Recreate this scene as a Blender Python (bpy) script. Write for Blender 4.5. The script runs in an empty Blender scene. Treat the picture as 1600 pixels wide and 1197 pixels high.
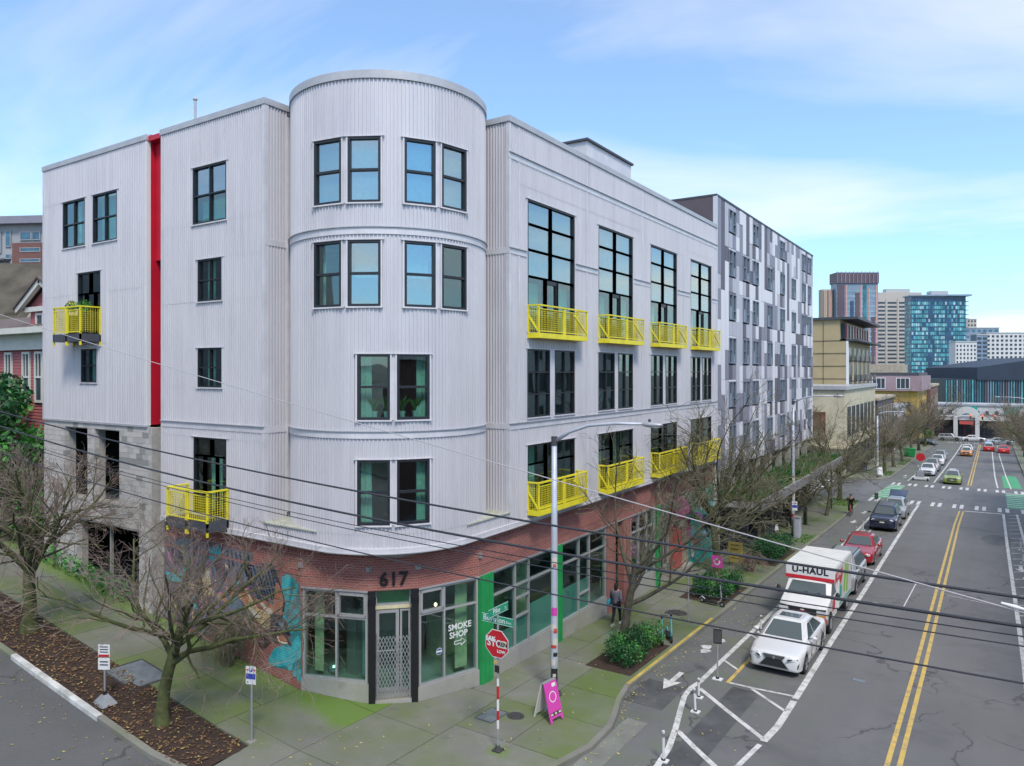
import bpy, math, random
from mathutils import Vector, Matrix, noise
R = math.radians
rnd = random.Random(11)
scene = bpy.context.scene
COL = scene.collection

# ---------------------------------------------------------------- camera, sky, sun, exposure
YAW = math.atan(753 / 1146)
cam_d = bpy.data.cameras.new('camera')
cam_d.sensor_width = 36.0
cam_d.lens = 36.0 * 1146 / 1600
cam_d.shift_y = -18.5 / 1600
cam_d.clip_start = 0.1
cam_d.clip_end = 6000
cam = bpy.data.objects.new('camera', cam_d)
cam.location = (0, 0, 10.1)
cam.rotation_euler = (R(90), 0, YAW)
COL.objects.link(cam)
scene.camera = cam

SUN_EL, SUN_AZ = R(52), R(132)          # azimuth clockwise from +Y (behind the camera, to its right)
world = bpy.data.worlds.new('World')
scene.world = world
world.use_nodes = True
nt = world.node_tree
for n in list(nt.nodes): nt.nodes.remove(n)
wo = nt.nodes.new('ShaderNodeOutputWorld')
bg = nt.nodes.new('ShaderNodeBackground'); bg.inputs['Strength'].default_value = 0.115
sky = nt.nodes.new('ShaderNodeTexSky'); sky.sky_type = 'NISHITA'; sky.sun_disc = False
sky.sun_elevation = SUN_EL; sky.sun_rotation = SUN_AZ
sky.air_density = 1.0; sky.dust_density = 0.4; sky.ozone_density = 2.0
tc = nt.nodes.new('ShaderNodeTexCoord')
# thin high cloud: noise on the view direction, flattened towards the horizon like a real layer
sep = nt.nodes.new('ShaderNodeSeparateXYZ'); nt.links.new(tc.outputs['Generated'], sep.inputs[0])
def wmath(op, a, b=None, clamp=False):
    m = nt.nodes.new('ShaderNodeMath'); m.operation = op; m.use_clamp = clamp
    for i, s in enumerate((a, b)):
        if s is None: continue
        if isinstance(s, (int, float)): m.inputs[i].default_value = s
        else: nt.links.new(s, m.inputs[i])
    return m.outputs[0]
zz = wmath('ADD', wmath('MAXIMUM', sep.outputs['Z'], 0.0), 0.16)
cx = wmath('DIVIDE', sep.outputs['X'], zz); cy = wmath('DIVIDE', sep.outputs['Y'], zz)
cmb = nt.nodes.new('ShaderNodeCombineXYZ')
nt.links.new(cx, cmb.inputs[0]); nt.links.new(cy, cmb.inputs[1])
mp = nt.nodes.new('ShaderNodeMapping'); mp.inputs['Location'].default_value = (1.7, 4.1, 0); mp.inputs['Scale'].default_value = (0.55, 0.9, 1)
mp.inputs['Rotation'].default_value = (0, 0, R(25))
nt.links.new(cmb.outputs[0], mp.inputs[0])
n1 = nt.nodes.new('ShaderNodeTexNoise'); n1.inputs['Scale'].default_value = 0.8; n1.inputs['Detail'].default_value = 7; n1.inputs['Roughness'].default_value = 0.52
n1.inputs['Distortion'].default_value = 0.5
nt.links.new(mp.outputs[0], n1.inputs['Vector'])
rp = nt.nodes.new('ShaderNodeValToRGB')
rp.color_ramp.elements[0].position = 0.44; rp.color_ramp.elements[0].color = (0.17, 0.17, 0.17, 1)
rp.color_ramp.elements[1].position = 0.68; rp.color_ramp.elements[1].color = (0.85, 0.85, 0.85, 1)
nt.links.new(n1.outputs[0], rp.inputs[0])
hz = wmath('MULTIPLY', wmath('POWER', wmath('SUBTRACT', 1.0, wmath('MAXIMUM', sep.outputs['Z'], 0.0)), 5.0), 0.34)
cf = wmath('ADD', rp.outputs[0], hz, True)
cmix = nt.nodes.new('ShaderNodeMixRGB'); nt.links.new(cf, cmix.inputs[0])
skyg = nt.nodes.new('ShaderNodeMixRGB'); skyg.blend_type = 'MULTIPLY'; skyg.inputs[0].default_value = 1
skyg.inputs[2].default_value = (0.52, 1.20, 1.62, 1)
nt.links.new(sky.outputs[0], skyg.inputs[1])
nt.links.new(skyg.outputs[0], cmix.inputs[1]); cmix.inputs[2].default_value = (7.7, 7.6, 7.4, 1)
nt.links.new(cmix.outputs[0], bg.inputs[0]); nt.links.new(bg.outputs[0], wo.inputs[0])

sun_d = bpy.data.lights.new('sun', 'SUN'); sun_d.energy = 2.1; sun_d.angle = R(12); sun_d.color = (1, 0.93, 0.83)
sun = bpy.data.objects.new('sun', sun_d); COL.objects.link(sun)
sun.location = (40, -40, 60)
sun.rotation_euler = Vector((-math.sin(SUN_AZ) * math.cos(SUN_EL), -math.cos(SUN_AZ) * math.cos(SUN_EL), -math.sin(SUN_EL))).to_track_quat('-Z', 'Y').to_euler()
scene.view_settings.view_transform = 'Standard'
scene.view_settings.look = 'None'
scene.view_settings.exposure = 0.46
scene.view_settings.gamma = 1.0
scene.view_settings.use_curve_mapping = False
try:
    scene.cycles.transparent_max_bounces = 8
    scene.cycles.adaptive_threshold = 0.02
    scene.cycles.caustics_reflective = False
    scene.cycles.caustics_refractive = False
    scene.cycles.max_bounces = 5
    scene.cycles.diffuse_bounces = 2
    scene.cycles.glossy_bounces = 2
except Exception:
    pass

# ---------------------------------------------------------------- mesh helpers
Z = Vector((0, 0, 1))
BASE = {}

def V(*a): return Vector(a)

class MB:
    def __init__(s): s.v = []; s.f = []
    def add(s, vs, fs):
        k = len(s.v); s.v += [tuple(p) for p in vs]; s.f += [tuple(i + k for i in f) for f in fs]
    def poly(s, *pts):
        s.add(pts, [tuple(range(len(pts)))])
    def hexa(s, b, t):     # bottom 4 (ccw from above) and top 4
        s.add(list(b) + list(t), [(3, 2, 1, 0), (4, 5, 6, 7), (0, 1, 5, 4), (1, 2, 6, 5), (2, 3, 7, 6), (3, 0, 4, 7)])
    def box(s, x0, x1, y0, y1, z0, z1):
        if x1 < x0: x0, x1 = x1, x0
        if y1 < y0: y0, y1 = y1, y0
        if z1 < z0: z0, z1 = z1, z0
        s.hexa([(x0, y0, z0), (x1, y0, z0), (x1, y1, z0), (x0, y1, z0)], [(x0, y0, z1), (x1, y0, z1), (x1, y1, z1), (x0, y1, z1)])
    def bar(s, p, q, w, h=None, up=Z):      # rectangular beam from p to q
        p, q = Vector(p), Vector(q); h = w if h is None else h
        d = (q - p).normalized()
        a = d.cross(up)
        if a.length < 1e-4: a = d.cross(Vector((1, 0, 0)))
        a.normalize(); b = a.cross(d).normalized()
        a *= w / 2; b *= h / 2
        s.add([p - a - b, p + a - b, p + a + b, p - a + b, q - a - b, q + a - b, q + a + b, q - a + b],
              [(0, 1, 2, 3), (7, 6, 5, 4), (0, 4, 5, 1), (1, 5, 6, 2), (2, 6, 7, 3), (3, 7, 4, 0)])
    def tube(s, pts, rads, n=8, cap=True):
        pts = [Vector(p) for p in pts]
        if isinstance(rads, (int, float)): rads = [rads] * len(pts)
        k = len(s.v)
        u = None
        for i, p in enumerate(pts):
            d = (pts[min(i + 1, len(pts) - 1)] - pts[max(i - 1, 0)])
            if d.length < 1e-9: d = Vector((0, 0, 1))
            d.normalize()
            if u is None:
                u = d.orthogonal().normalized()
            else:
                u = (u - d * u.dot(d))
                u = u.normalized() if u.length > 1e-6 else d.orthogonal().normalized()
            w = d.cross(u)
            for j in range(n):
                t = 2 * math.pi * j / n
                s.v.append(tuple(p + (u * math.cos(t) + w * math.sin(t)) * rads[i]))
        for i in range(len(pts) - 1):
            for j in range(n):
                a = k + i * n + j; b = k + i * n + (j + 1) % n
                s.f.append((a, b, b + n, a + n))
        if cap:
            s.f.append(tuple(k + j for j in reversed(range(n))))
            s.f.append(tuple(k + (len(pts) - 1) * n + j for j in range(n)))
    def cyl(s, p, q, r, n=12, r2=None): s.tube([p, q], [r, r if r2 is None else r2], n)
    def disc(s, c, r, n=20, nz=Z):
        nz = Vector(nz).normalized(); u = nz.orthogonal().normalized(); w = nz.cross(u); c = Vector(c)
        s.poly(*[c + (u * math.cos(2 * math.pi * j / n) + w * math.sin(2 * math.pi * j / n)) * r for j in range(n)])
    def ball(s, c, rx, ry=None, rz=None, n=10, m=6):
        ry = rx if ry is None else ry; rz = rx if rz is None else rz
        k = len(s.v); c = Vector(c)
        for i in range(1, m):
            t = math.pi * i / m
            for j in range(n):
                p = 2 * math.pi * j / n
                s.v.append((c.x + rx * math.sin(t) * math.cos(p), c.y + ry * math.sin(t) * math.sin(p), c.z + rz * math.cos(t)))
        top = len(s.v); s.v.append((c.x, c.y, c.z + rz)); bot = len(s.v); s.v.append((c.x, c.y, c.z - rz))
        for i in range(m - 2):
            for j in range(n):
                a = k + i * n + j; b = k + i * n + (j + 1) % n
                s.f.append((a, a + n, b + n, b))
        for j in range(n):
            s.f.append((top, k + j, k + (j + 1) % n))
            s.f.append((bot, k + (m - 2) * n + (j + 1) % n, k + (m - 2) * n + j))
    def loft(s, rings, cap=True, closed=True):
        k = len(s.v); n = len(rings[0])
        for r in rings: s.v += [tuple(p) for p in r]
        for i in range(len(rings) - 1):
            for j in range(n if closed else n - 1):
                a = k + i * n + j; b = k + i * n + (j + 1) % n
                s.f.append((a, b, b + n, a + n))
        if cap and closed:
            s.f.append(tuple(k + j for j in reversed(range(n))))
            s.f.append(tuple(k + (len(rings) - 1) * n + j for j in range(n)))
    def extr(s, pts2, fn, t0, t1):         # polygon in 2-D, mapped by fn(a,b,t), extruded from t0 to t1
        s.loft([[fn(a, b, t0) for a, b in pts2], [fn(a, b, t1) for a, b in pts2]])
    def mesh(s, name, off=None):
        me = bpy.data.meshes.new(name)
        vs = s.v if off is None else [(x - off[0], y - off[1], z - off[2]) for x, y, z in s.v]
        me.from_pydata(vs, [], s.f)
        return me
    def build(s, name, m, parent=None, smooth=False, base=None):
        if parent is not None:
            off = BASE[parent]
        elif base is not None:
            off = Vector(base)
        else:
            xs = [p[0] for p in s.v]; ys = [p[1] for p in s.v]; zs = [p[2] for p in s.v]
            off = Vector(((min(xs) + max(xs)) / 2, (min(ys) + max(ys)) / 2, min(zs)))
        me = s.mesh(name, off)
        o = bpy.data.objects.new(name, me)
        COL.objects.link(o)
        if m is not None: me.materials.append(M(m) if isinstance(m, str) else m)
        if smooth:
            me.polygons.foreach_set('use_smooth', [True] * len(me.polygons))
        if parent is not None: o.parent = parent
        else: o.location = off
        BASE[o] = off
        return o

def tag(o, label=None, cat=None, group=None, kind=None):
    if label: o['label'] = label
    if cat: o['category'] = cat
    if group: o['group'] = group
    if kind: o['kind'] = kind
    return o

def root(name, loc=(0, 0, 0), label=None, cat=None, group=None):
    o = bpy.data.objects.new(name, None); COL.objects.link(o)
    o.location = loc; o.empty_display_size = 0.3
    BASE[o] = Vector(loc)
    return tag(o, label, cat, group)

def inst(me, name, loc, scale=(1, 1, 1), parent=None, rotz=0.0):
    o = bpy.data.objects.new(name, me); COL.objects.link(o)
    off = BASE[parent] if parent is not None else Vector((0, 0, 0))
    o.location = Vector(loc) - off; o.scale = scale; o.rotation_euler = (0, 0, rotz)
    if parent is not None: o.parent = parent
    BASE[o] = off
    return o

def copy_tree(o, parent=None):
    c = o.copy(); COL.objects.link(c); c.parent = parent
    BASE[c] = BASE.get(o, Vector((0, 0, 0)))
    for ch in [x for x in bpy.data.objects if x.parent is o] if o.name not in KIDS else KIDS[o.name]:
        copy_tree(ch, c)
    return c
KIDS = {}

def remember(o):           # cache of children so that copies are quick
    ch = [x for x in o.children]
    KIDS[o.name] = ch
    for c in ch: remember(c)

def text_mesh(txt, size, extr=0.004, bold=0.0, spacing=1.0):
    cu = bpy.data.curves.new('lettering', 'FONT'); cu.body = txt; cu.size = size; cu.extrude = extr
    cu.align_x = 'CENTER'; cu.align_y = 'CENTER'; cu.offset = bold; cu.space_character = spacing; cu.resolution_u = 3
    ob = bpy.data.objects.new('lettering', cu); COL.objects.link(ob)
    dg = bpy.context.evaluated_depsgraph_get()
    me = bpy.data.meshes.new_from_object(ob.evaluated_get(dg))
    bpy.data.objects.remove(ob)
    return me

def text_obj(name, txt, size, loc, xdir, m, parent=None, up=Z, extr=0.004, bold=0.0, spacing=1.0, xs=1.0):
    me = text_mesh(txt, size, extr, bold, spacing)
    me.materials.clear(); me.materials.append(M(m))
    x = Vector(xdir).normalized(); u = Vector(up).normalized(); n = x.cross(u)
    mt = Matrix((x * xs, u, n)).transposed().to_4x4()
    off = BASE[parent] if parent is not None else Vector((0, 0, 0))
    me.transform(Matrix.Translation(Vector(loc) - off) @ mt)
    o = bpy.data.objects.new(name, me); COL.objects.link(o)
    if parent is not None: o.parent = parent
    BASE[o] = off
    return o

# ---------------------------------------------------------------- materials
MATS = {}
def M(n): return MATS[n]

class NT:
    def __init__(s, name):
        s.m = bpy.data.materials.new(name); s.m.use_nodes = True
        s.t = s.m.node_tree; s.p = s.t.nodes['Principled BSDF']; s.o = s.t.nodes['Material Output']
        s.tc = None
        MATS[name] = s.m
    def n(s, typ, **kw):
        x = s.t.nodes.new(typ)
        for k, v in kw.items(): setattr(x, k, v)
        return x
    def l(s, a, b): s.t.links.new(a, b)
    def coord(s, scale=(1, 1, 1), rot=(0, 0, 0), loc=(0, 0, 0)):
        if s.tc is None: s.tc = s.n('ShaderNodeTexCoord')
        mp = s.n('ShaderNodeMapping'); mp.inputs['Scale'].default_value = scale; mp.inputs['Rotation'].default_value = rot; mp.inputs['Location'].default_value = loc
        s.l(s.tc.outputs['Object'], mp.inputs[0]); return mp.outputs[0]
    def noise(s, scale, vec=None, detail=4, rough=0.55, dist=0.0):
        x = s.n('ShaderNodeTexNoise'); x.inputs['Scale'].default_value = scale; x.inputs['Detail'].default_value = detail
        x.inputs['Roughness'].default_value = rough; x.inputs['Distortion'].default_value = dist
        s.l(vec if vec is not None else s.coord(), x.inputs['Vector']); return x.outputs[0]
    def math(s, op, a, b=None, clamp=False):
        m = s.n('ShaderNodeMath', operation=op, use_clamp=clamp)
        for i, q in enumerate((a, b)):
            if q is None: continue
            if isinstance(q, (int, float)): m.inputs[i].default_value = q
            else: s.l(q, m.inputs[i])
        return m.outputs[0]
    def ramp(s, fac, p0, p1, c0=(0, 0, 0, 1), c1=(1, 1, 1, 1)):
        r = s.n('ShaderNodeValToRGB'); e = r.color_ramp.elements
        e[0].position = p0; e[0].color = c0; e[1].position = p1; e[1].color = c1
        s.l(fac, r.inputs[0]); return r.outputs[0]
    def mix(s, fac, a, b, mode='MIX'):
        m = s.n('ShaderNodeMixRGB', blend_type=mode)
        for i, q in enumerate((fac, a, b)):
            if isinstance(q, (int, float)): m.inputs[i].default_value = q
            elif isinstance(q, (tuple, list)): m.inputs[i].default_value = (*q[:3], 1)
            else: s.l(q, m.inputs[i])
        return m.outputs[0]
    def base(s, c):
        if isinstance(c, tuple): s.p.inputs['Base Color'].default_value = (*c[:3], 1)
        else: s.l(c, s.p.inputs['Base Color'])
    def bump(s, h, strength=0.3, dist=0.02):
        b = s.n('ShaderNodeBump'); b.inputs['Strength'].default_value = strength; b.inputs['Distance'].default_value = dist
        s.l(h, b.inputs['Height']); s.l(b.outputs[0], s.p.inputs['Normal']); return b
    def rough(s, v):
        if isinstance(v, (int, float)): s.p.inputs['Roughness'].default_value = v
        else: s.l(v, s.p.inputs['Roughness'])

def mat(name, col, rough=0.6, metal=0.0, var=0.0, vs=2.0, bump=0.0, bs=30.0, coat=0.0, emit=None, streak=0.0):
    t = NT(name)
    t.rough(rough); t.p.inputs['Metallic'].default_value = metal
    if coat: t.p.inputs['Coat Weight'].default_value = coat; t.p.inputs['Coat Roughness'].default_value = 0.06
    c = col
    if var:
        f = t.ramp(t.noise(vs, detail=6), 0.3, 0.7)
        c = t.mix(f, tuple(x * (1 - var) for x in col), tuple(min(1, x * (1 + var)) for x in col))
    if streak:
        f = t.ramp(t.noise(1.0, t.coord((5, 5, 0.35)), detail=5, rough=0.6), 0.35, 0.75)
        c = t.mix(t.math('MULTIPLY', f, streak), c, tuple(x * 0.55 for x in col))
    t.base(c)
    if bump: t.bump(t.noise(bs, detail=3), bump, 0.01)
    if emit:
        t.p.inputs['Emission Color'].default_value = (*emit[0], 1); t.p.inputs['Emission Strength'].default_value = emit[1]
    return t.m

def glass(name, tint, refl=0.2, wav=0.15, rough=0.015, gloss=(0.92, 0.97, 1.0)):
    t = NT(name); t.t.nodes.remove(t.p)
    tr = t.n('ShaderNodeBsdfTransparent'); tr.inputs[0].default_value = (*tint, 1)
    gl = t.n('ShaderNodeBsdfGlossy'); gl.inputs[0].default_value = (*gloss, 1); gl.inputs['Roughness'].default_value = rough
    ge = t.n('ShaderNodeNewGeometry'); dt = t.n('ShaderNodeVectorMath', operation='DOT_PRODUCT')
    t.l(ge.outputs['Incoming'], dt.inputs[0]); t.l(ge.outputs['Normal'], dt.inputs[1])
    sch = t.math('POWER', t.math('SUBTRACT', 1.0, t.math('ABSOLUTE', dt.outputs['Value'])), 5.0)      # Schlick, same for both sides of the thin pane
    f = t.math('ADD', t.math('MULTIPLY', sch, 1 - refl), refl, True)
    if wav:
        b = t.n('ShaderNodeBump'); b.inputs['Strength'].default_value = wav; b.inputs['Distance'].default_value = 0.02
        t.l(t.noise(1.1, detail=1), b.inputs['Height']); t.l(b.outputs[0], gl.inputs['Normal'])
    mx = t.n('ShaderNodeMixShader'); t.l(f, mx.inputs[0]); t.l(tr.outputs[0], mx.inputs[1]); t.l(gl.outputs[0], mx.inputs[2])
    t.l(mx.outputs[0], t.o.inputs[0]); return t.m

# corrugated off-white cladding: long vertical weather streaks, slight blotches
t = NT('cladding')
st = t.ramp(t.noise(1.0, t.coord((3.5, 3.5, 0.22)), 6, 0.62), 0.38, 0.72)
bl = t.ramp(t.noise(0.45, detail=5), 0.35, 0.7)
c = t.mix(st, (0.62, 0.60, 0.635), (0.54, 0.52, 0.56))
c = t.mix(t.math('MULTIPLY', bl, 0.45), c, (0.68, 0.66, 0.69))
fine = t.ramp(t.noise(9.0, t.coord((2, 2, 0.6)), 4, 0.7), 0.55, 0.8)
c = t.mix(t.math('MULTIPLY', fine, 0.14), c, (0.42, 0.40, 0.43))
run = t.ramp(t.noise(1.0, t.coord((1.7, 1.7, 0.11), loc=(4, 1, 2)), 5, 0.6), 0.57, 0.74)
c = t.mix(t.math('MULTIPLY', run, 0.3), c, (0.40, 0.37, 0.38))
t.base(c); t.rough(0.42); t.p.inputs['Metallic'].default_value = 0.15
mat('cladding_trim', (0.66, 0.64, 0.67), 0.45, 0.1, var=0.1, vs=1.5, streak=0.25)
mat('coping', (0.45, 0.45, 0.47), 0.45, 0.2, var=0.1, vs=2)
mat('mossy_ledge', (0.42, 0.43, 0.36), 0.8, var=0.25, vs=4)
mat('red_panel', (0.50, 0.012, 0.035), 0.45, var=0.12, vs=1, streak=0.2)
mat('window_frame', (0.018, 0.018, 0.024), 0.4)
mat('silver_frame', (0.42, 0.42, 0.43), 0.4, 0.3, var=0.08)
mat('yellow_paint', (0.82, 0.70, 0.03), 0.5, var=0.12, vs=2.5, streak=0.2)
mat('dark_deck', (0.06, 0.065, 0.08), 0.6, var=0.2)
mat('green_paint', (0.02, 0.30, 0.085), 0.4, var=0.12, vs=2)
mat('black_paint', (0.012, 0.013, 0.016), 0.35)
mat('room', (0.28, 0.29, 0.27), 0.9, var=0.3, vs=0.6)
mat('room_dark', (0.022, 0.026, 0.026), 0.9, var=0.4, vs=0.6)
mat('curtain', (0.62, 0.68, 0.64), 0.9, var=0.15, vs=8)
mat('curtain_warm', (0.62, 0.56, 0.36), 0.9, var=0.15, vs=8)
mat('white_plain', (0.72, 0.72, 0.72), 0.6)
mat('plant_green', (0.05, 0.20, 0.03), 0.6, var=0.4, vs=12)
glass('pane_teal', (0.66, 0.86, 0.81), 0.12)
glass('pane_sky', (0.60, 0.80, 0.82), 0.28, 0.06)
glass('pane_shop', (0.72, 0.88, 0.83), 0.06)
glass('car_glass', (0.10, 0.14, 0.15), 0.16, 0.0)
glass('far_glass', (0.1, 0.16, 0.2), 0.3, 0.1)
mat('frosted', (0.24, 0.42, 0.40), 0.35, var=0.08, vs=0.8)

# brick: running bond with pale joints
def brick_mat(name, c1, c2, mortar, rot=(R(90), 0, 0), sc=1.0, mask=None):
    t = NT(name)
    cs = t.n('ShaderNodeSeparateXYZ'); t.l(t.coord(), cs.inputs[0])
    cb = t.n('ShaderNodeCombineXYZ')
    t.l(t.math('ADD', cs.outputs[0], cs.outputs[1]), cb.inputs[0]); t.l(cs.outputs[2], cb.inputs[1])
    b = t.n('ShaderNodeTexBrick'); b.inputs['Scale'].default_value = 1.0
    b.inputs['Brick Width'].default_value = 0.23 * sc; b.inputs['Row Height'].default_value = 0.078 * sc
    b.inputs['Mortar Size'].default_value = 0.011 * sc; b.inputs['Mortar Smooth'].default_value = 0.3
    b.inputs['Color1'].default_value = (*c1, 1); b.inputs['Color2'].default_value = (*c2, 1); b.inputs['Mortar'].default_value = (*mortar, 1)
    t.l(cb.outputs[0], b.inputs['Vector'])
    f = t.ramp(t.noise(1.3, detail=5), 0.3, 0.75)
    t.base(t.mix(t.math('MULTIPLY', f, 0.35), b.outputs[0], tuple(x * 0.55 for x in c1)))
    t.rough(0.85); t.bump(b.outputs['Fac'], -0.6, 0.012)
    return t.m
brick_mat('brick', (0.30, 0.085, 0.07), (0.37, 0.12, 0.095), (0.36, 0.24, 0.21))
brick_mat('brick_dark', (0.16, 0.06, 0.05), (0.21, 0.08, 0.07), (0.2, 0.15, 0.14))

# road
t = NT('asphalt')
sp = t.n('ShaderNodeSeparateXYZ'); t.l(t.coord(), sp.inputs[0])
big = t.ramp(t.noise(0.22, detail=6, rough=0.6), 0.3, 0.72)
c = t.mix(big, (0.115, 0.115, 0.12), (0.158, 0.158, 0.164))
track = t.ramp(t.noise(1.0, t.coord((0.9, 0.03, 1)), 3, 0.5), 0.4, 0.65)
c = t.mix(t.math('MULTIPLY', track, 0.4), c, (0.10, 0.10, 0.105))
stain = t.ramp(t.noise(0.55, detail=7, rough=0.65), 0.52, 0.68)
c = t.mix(t.math('MULTIPLY', stain, 0.6), c, (0.075, 0.078, 0.082))
# moss and damp in the little used strips near the kerbs
near = t.math('MULTIPLY', t.ramp(sp.outputs[0], -0.001, 0.0), 1.0)
def band(a, b, soft):     # 1 between a and b along X
    m1 = t.n('ShaderNodeMapRange'); m1.inputs['From Min'].default_value = a - soft; m1.inputs['From Max'].default_value = a + soft; t.l(sp.outputs[0], m1.inputs[0])
    m2 = t.n('ShaderNodeMapRange'); m2.inputs['From Min'].default_value = b + soft; m2.inputs['From Max'].default_value = b - soft; t.l(sp.outputs[0], m2.inputs[0])
    return t.math('MULTIPLY', m1.outputs[0], m2.outputs[0])
mossn = t.ramp(t.noise(0.9, detail=6, rough=0.65), 0.42, 0.66)
c = t.mix(t.math('MULTIPLY', t.math('MULTIPLY', band(-10.0, -6.3, 0.8), mossn), 0.62), c, (0.115, 0.15, 0.075))
c = t.mix(t.math('MULTIPLY', t.math('MULTIPLY', band(-5.1, -4.3, 0.4), mossn), 0.4), c, (0.12, 0.135, 0.085))
c = t.mix(t.math('MULTIPLY', band(-80.0, -12.5, 1.5), 0.5), c, (0.055, 0.06, 0.058))
# cracks
vo = t.n('ShaderNodeTexVoronoi', feature='DISTANCE_TO_EDGE'); vo.inputs['Scale'].default_value = 0.2
wv = t.n('ShaderNodeVectorMath', operation='ADD')
nv = t.n('ShaderNodeTexNoise'); nv.inputs['Scale'].default_value = 0.8; nv.inputs['Detail'].default_value = 5; t.l(t.coord(), nv.inputs['Vector'])
t.l(t.coord((1, 0.55, 1)), wv.inputs[0])
sv = t.n('ShaderNodeVectorMath', operation='SCALE'); sv.inputs['Scale'].default_value = 1.6; t.l(nv.outputs['Color'], sv.inputs[0]); t.l(sv.outputs[0], wv.inputs[1])
t.l(wv.outputs[0], vo.inputs['Vector'])
cr = t.ramp(vo.outputs['Distance'], 0.003, 0.008, (1, 1, 1, 1), (0, 0, 0, 1))
crm = t.ramp(t.noise(0.16, detail=2), 0.44, 0.5)
c = t.mix(t.math('MULTIPLY', t.math('MULTIPLY', cr, crm), 0.75), c, (0.03, 0.03, 0.03))
spk = t.ramp(t.noise(60, detail=2), 0.35, 0.7)
c = t.mix(t.math('MULTIPLY', spk, 0.22), c, (0.24, 0.24, 0.25))
t.base(c); t.rough(0.8); t.bump(t.noise(90, detail=2), 0.25, 0.006)
mat('asphalt_dark', (0.085, 0.088, 0.092), 0.75, var=0.35, vs=1.3, bump=0.2, bs=80)
mat('asphalt_pale', (0.19, 0.20, 0.18), 0.8, var=0.22, vs=1.1, bump=0.2, bs=80)

def paint(name, col, wear=0.5):
    t = NT(name)
    w = t.ramp(t.noise(2.6, detail=9, rough=0.8), 0.47, 0.62)
    d = t.ramp(t.noise(0.7, detail=4), 0.3, 0.7)
    c = t.mix(t.math('MULTIPLY', d, 0.35), col, tuple(x * 0.72 for x in col))
    t.base(t.mix(t.math('MULTIPLY', w, wear), c, (0.16, 0.16, 0.16))); t.rough(0.7)
paint('paint_white', (0.66, 0.66, 0.65), 0.7)
paint('paint_yellow', (0.62, 0.43, 0.11), 0.6)
paint('paint_green', (0.06, 0.36, 0.16), 0.45)

def concrete(name, col, moss, mossamt, p0=0.45, p1=0.65, wall=None, spots=()):
    t = NT(name)
    d = t.ramp(t.noise(0.6, detail=7, rough=0.62), 0.32, 0.72)
    c = t.mix(d, tuple(x * 0.78 for x in col), tuple(x * 1.12 for x in col))
    m = t.ramp(t.noise(0.33, detail=7, rough=0.66, vec=t.coord(loc=(3, 8, 0))), p0, p1)
    c = t.mix(t.math('MULTIPLY', m, mossamt), c, moss)
    ln = t.noise(0.8, detail=8, rough=0.7, vec=t.coord(loc=(5, 2, 0)))
    sp = t.n('ShaderNodeSeparateXYZ'); t.l(t.coord(), sp.inputs[0])
    if wall:                                # moss thickens towards the foot of a wall at local y = wall
        k = t.n('ShaderNodeMapRange'); k.inputs['From Min'].default_value = wall - 1.5; k.inputs['From Max'].default_value = wall; t.l(sp.outputs[1], k.inputs[0])
        g = t.ramp(t.math('ADD', t.math('MULTIPLY', k.outputs[0], 0.62), t.math('MULTIPLY', ln, 0.75)), 0.58, 0.86)
        c = t.mix(t.math('MULTIPLY', g, 0.9), c, (0.115, 0.21, 0.025))
    for (sx_, sy_, r_) in spots:
        dx = t.math('SUBTRACT', sp.outputs[0], sx_); dy = t.math('SUBTRACT', sp.outputs[1], sy_)
        dd = t.math('SQRT', t.math('ADD', t.math('MULTIPLY', dx, dx), t.math('MULTIPLY', dy, dy)))
        g = t.ramp(t.math('ADD', t.math('MULTIPLY', dd, 0.8 / r_), t.math('MULTIPLY', ln, 0.9)), 0.55, 0.95, (1, 1, 1, 1), (0, 0, 0, 1))
        c = t.mix(t.math('MULTIPLY', g, 0.85), c, (0.12, 0.2, 0.03))
    s = t.ramp(t.noise(35, detail=3), 0.4, 0.75)
    c = t.mix(t.math('MULTIPLY', s, 0.18), c, tuple(x * 0.6 for x in col))
    bl = t.ramp(t.noise(1.4, detail=4, vec=t.coord(loc=(9, 1, 0))), 0.64, 0.74)
    c = t.mix(t.math('MULTIPLY', bl, 0.45), c, tuple(x * 0.5 for x in col))
    t.base(c); t.rough(0.85); t.bump(t.noise(50, detail=3), 0.15, 0.006)
SPOTS = ((1.0, -3.94, 0.7), (1.4, 1.7, 1.5), (-4.5, -4.2, 1.3))     # sign foot, kerb ramp, beside the corner (local to the pavement)
concrete('pave_wall', (0.20, 0.20, 0.18), (0.12, 0.165, 0.045), 0.7, 0.4, 0.6, wall=-4.7)
concrete('pave', (0.205, 0.205, 0.185), (0.125, 0.165, 0.05), 0.75, 0.40, 0.62, spots=SPOTS)
concrete('pave_b', (0.185, 0.185, 0.165), (0.12, 0.17, 0.04), 0.85, 0.36, 0.58, spots=SPOTS)
concrete('pave_moss', (0.17, 0.18, 0.14), (0.105, 0.165, 0.03), 0.85, 0.38, 0.6)
concrete('pave_lime', (0.15, 0.18, 0.08), (0.13, 0.24, 0.02), 0.9, 0.3, 0.6)
concrete('kerb_stone', (0.22, 0.215, 0.19), (0.15, 0.18, 0.07), 0.5)
concrete('concrete', (0.36, 0.35, 0.32), (0.2, 0.22, 0.12), 0.35)
mat('joint', (0.055, 0.058, 0.045), 0.9, var=0.3)
mat('kerb_yellow', (0.50, 0.37, 0.08), 0.8, var=0.3, vs=1.5)
mat('kerb_white', (0.55, 0.55, 0.53), 0.7, var=0.3, vs=3)
mat('iron', (0.085, 0.082, 0.085), 0.55, 0.4, var=0.3, vs=12)
mat('steel', (0.42, 0.43, 0.45), 0.45, 0.5, var=0.12, vs=4)
mat('pole_grey', (0.50, 0.53, 0.60), 0.5, 0.2, var=0.12, vs=2, streak=0.2)
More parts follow.
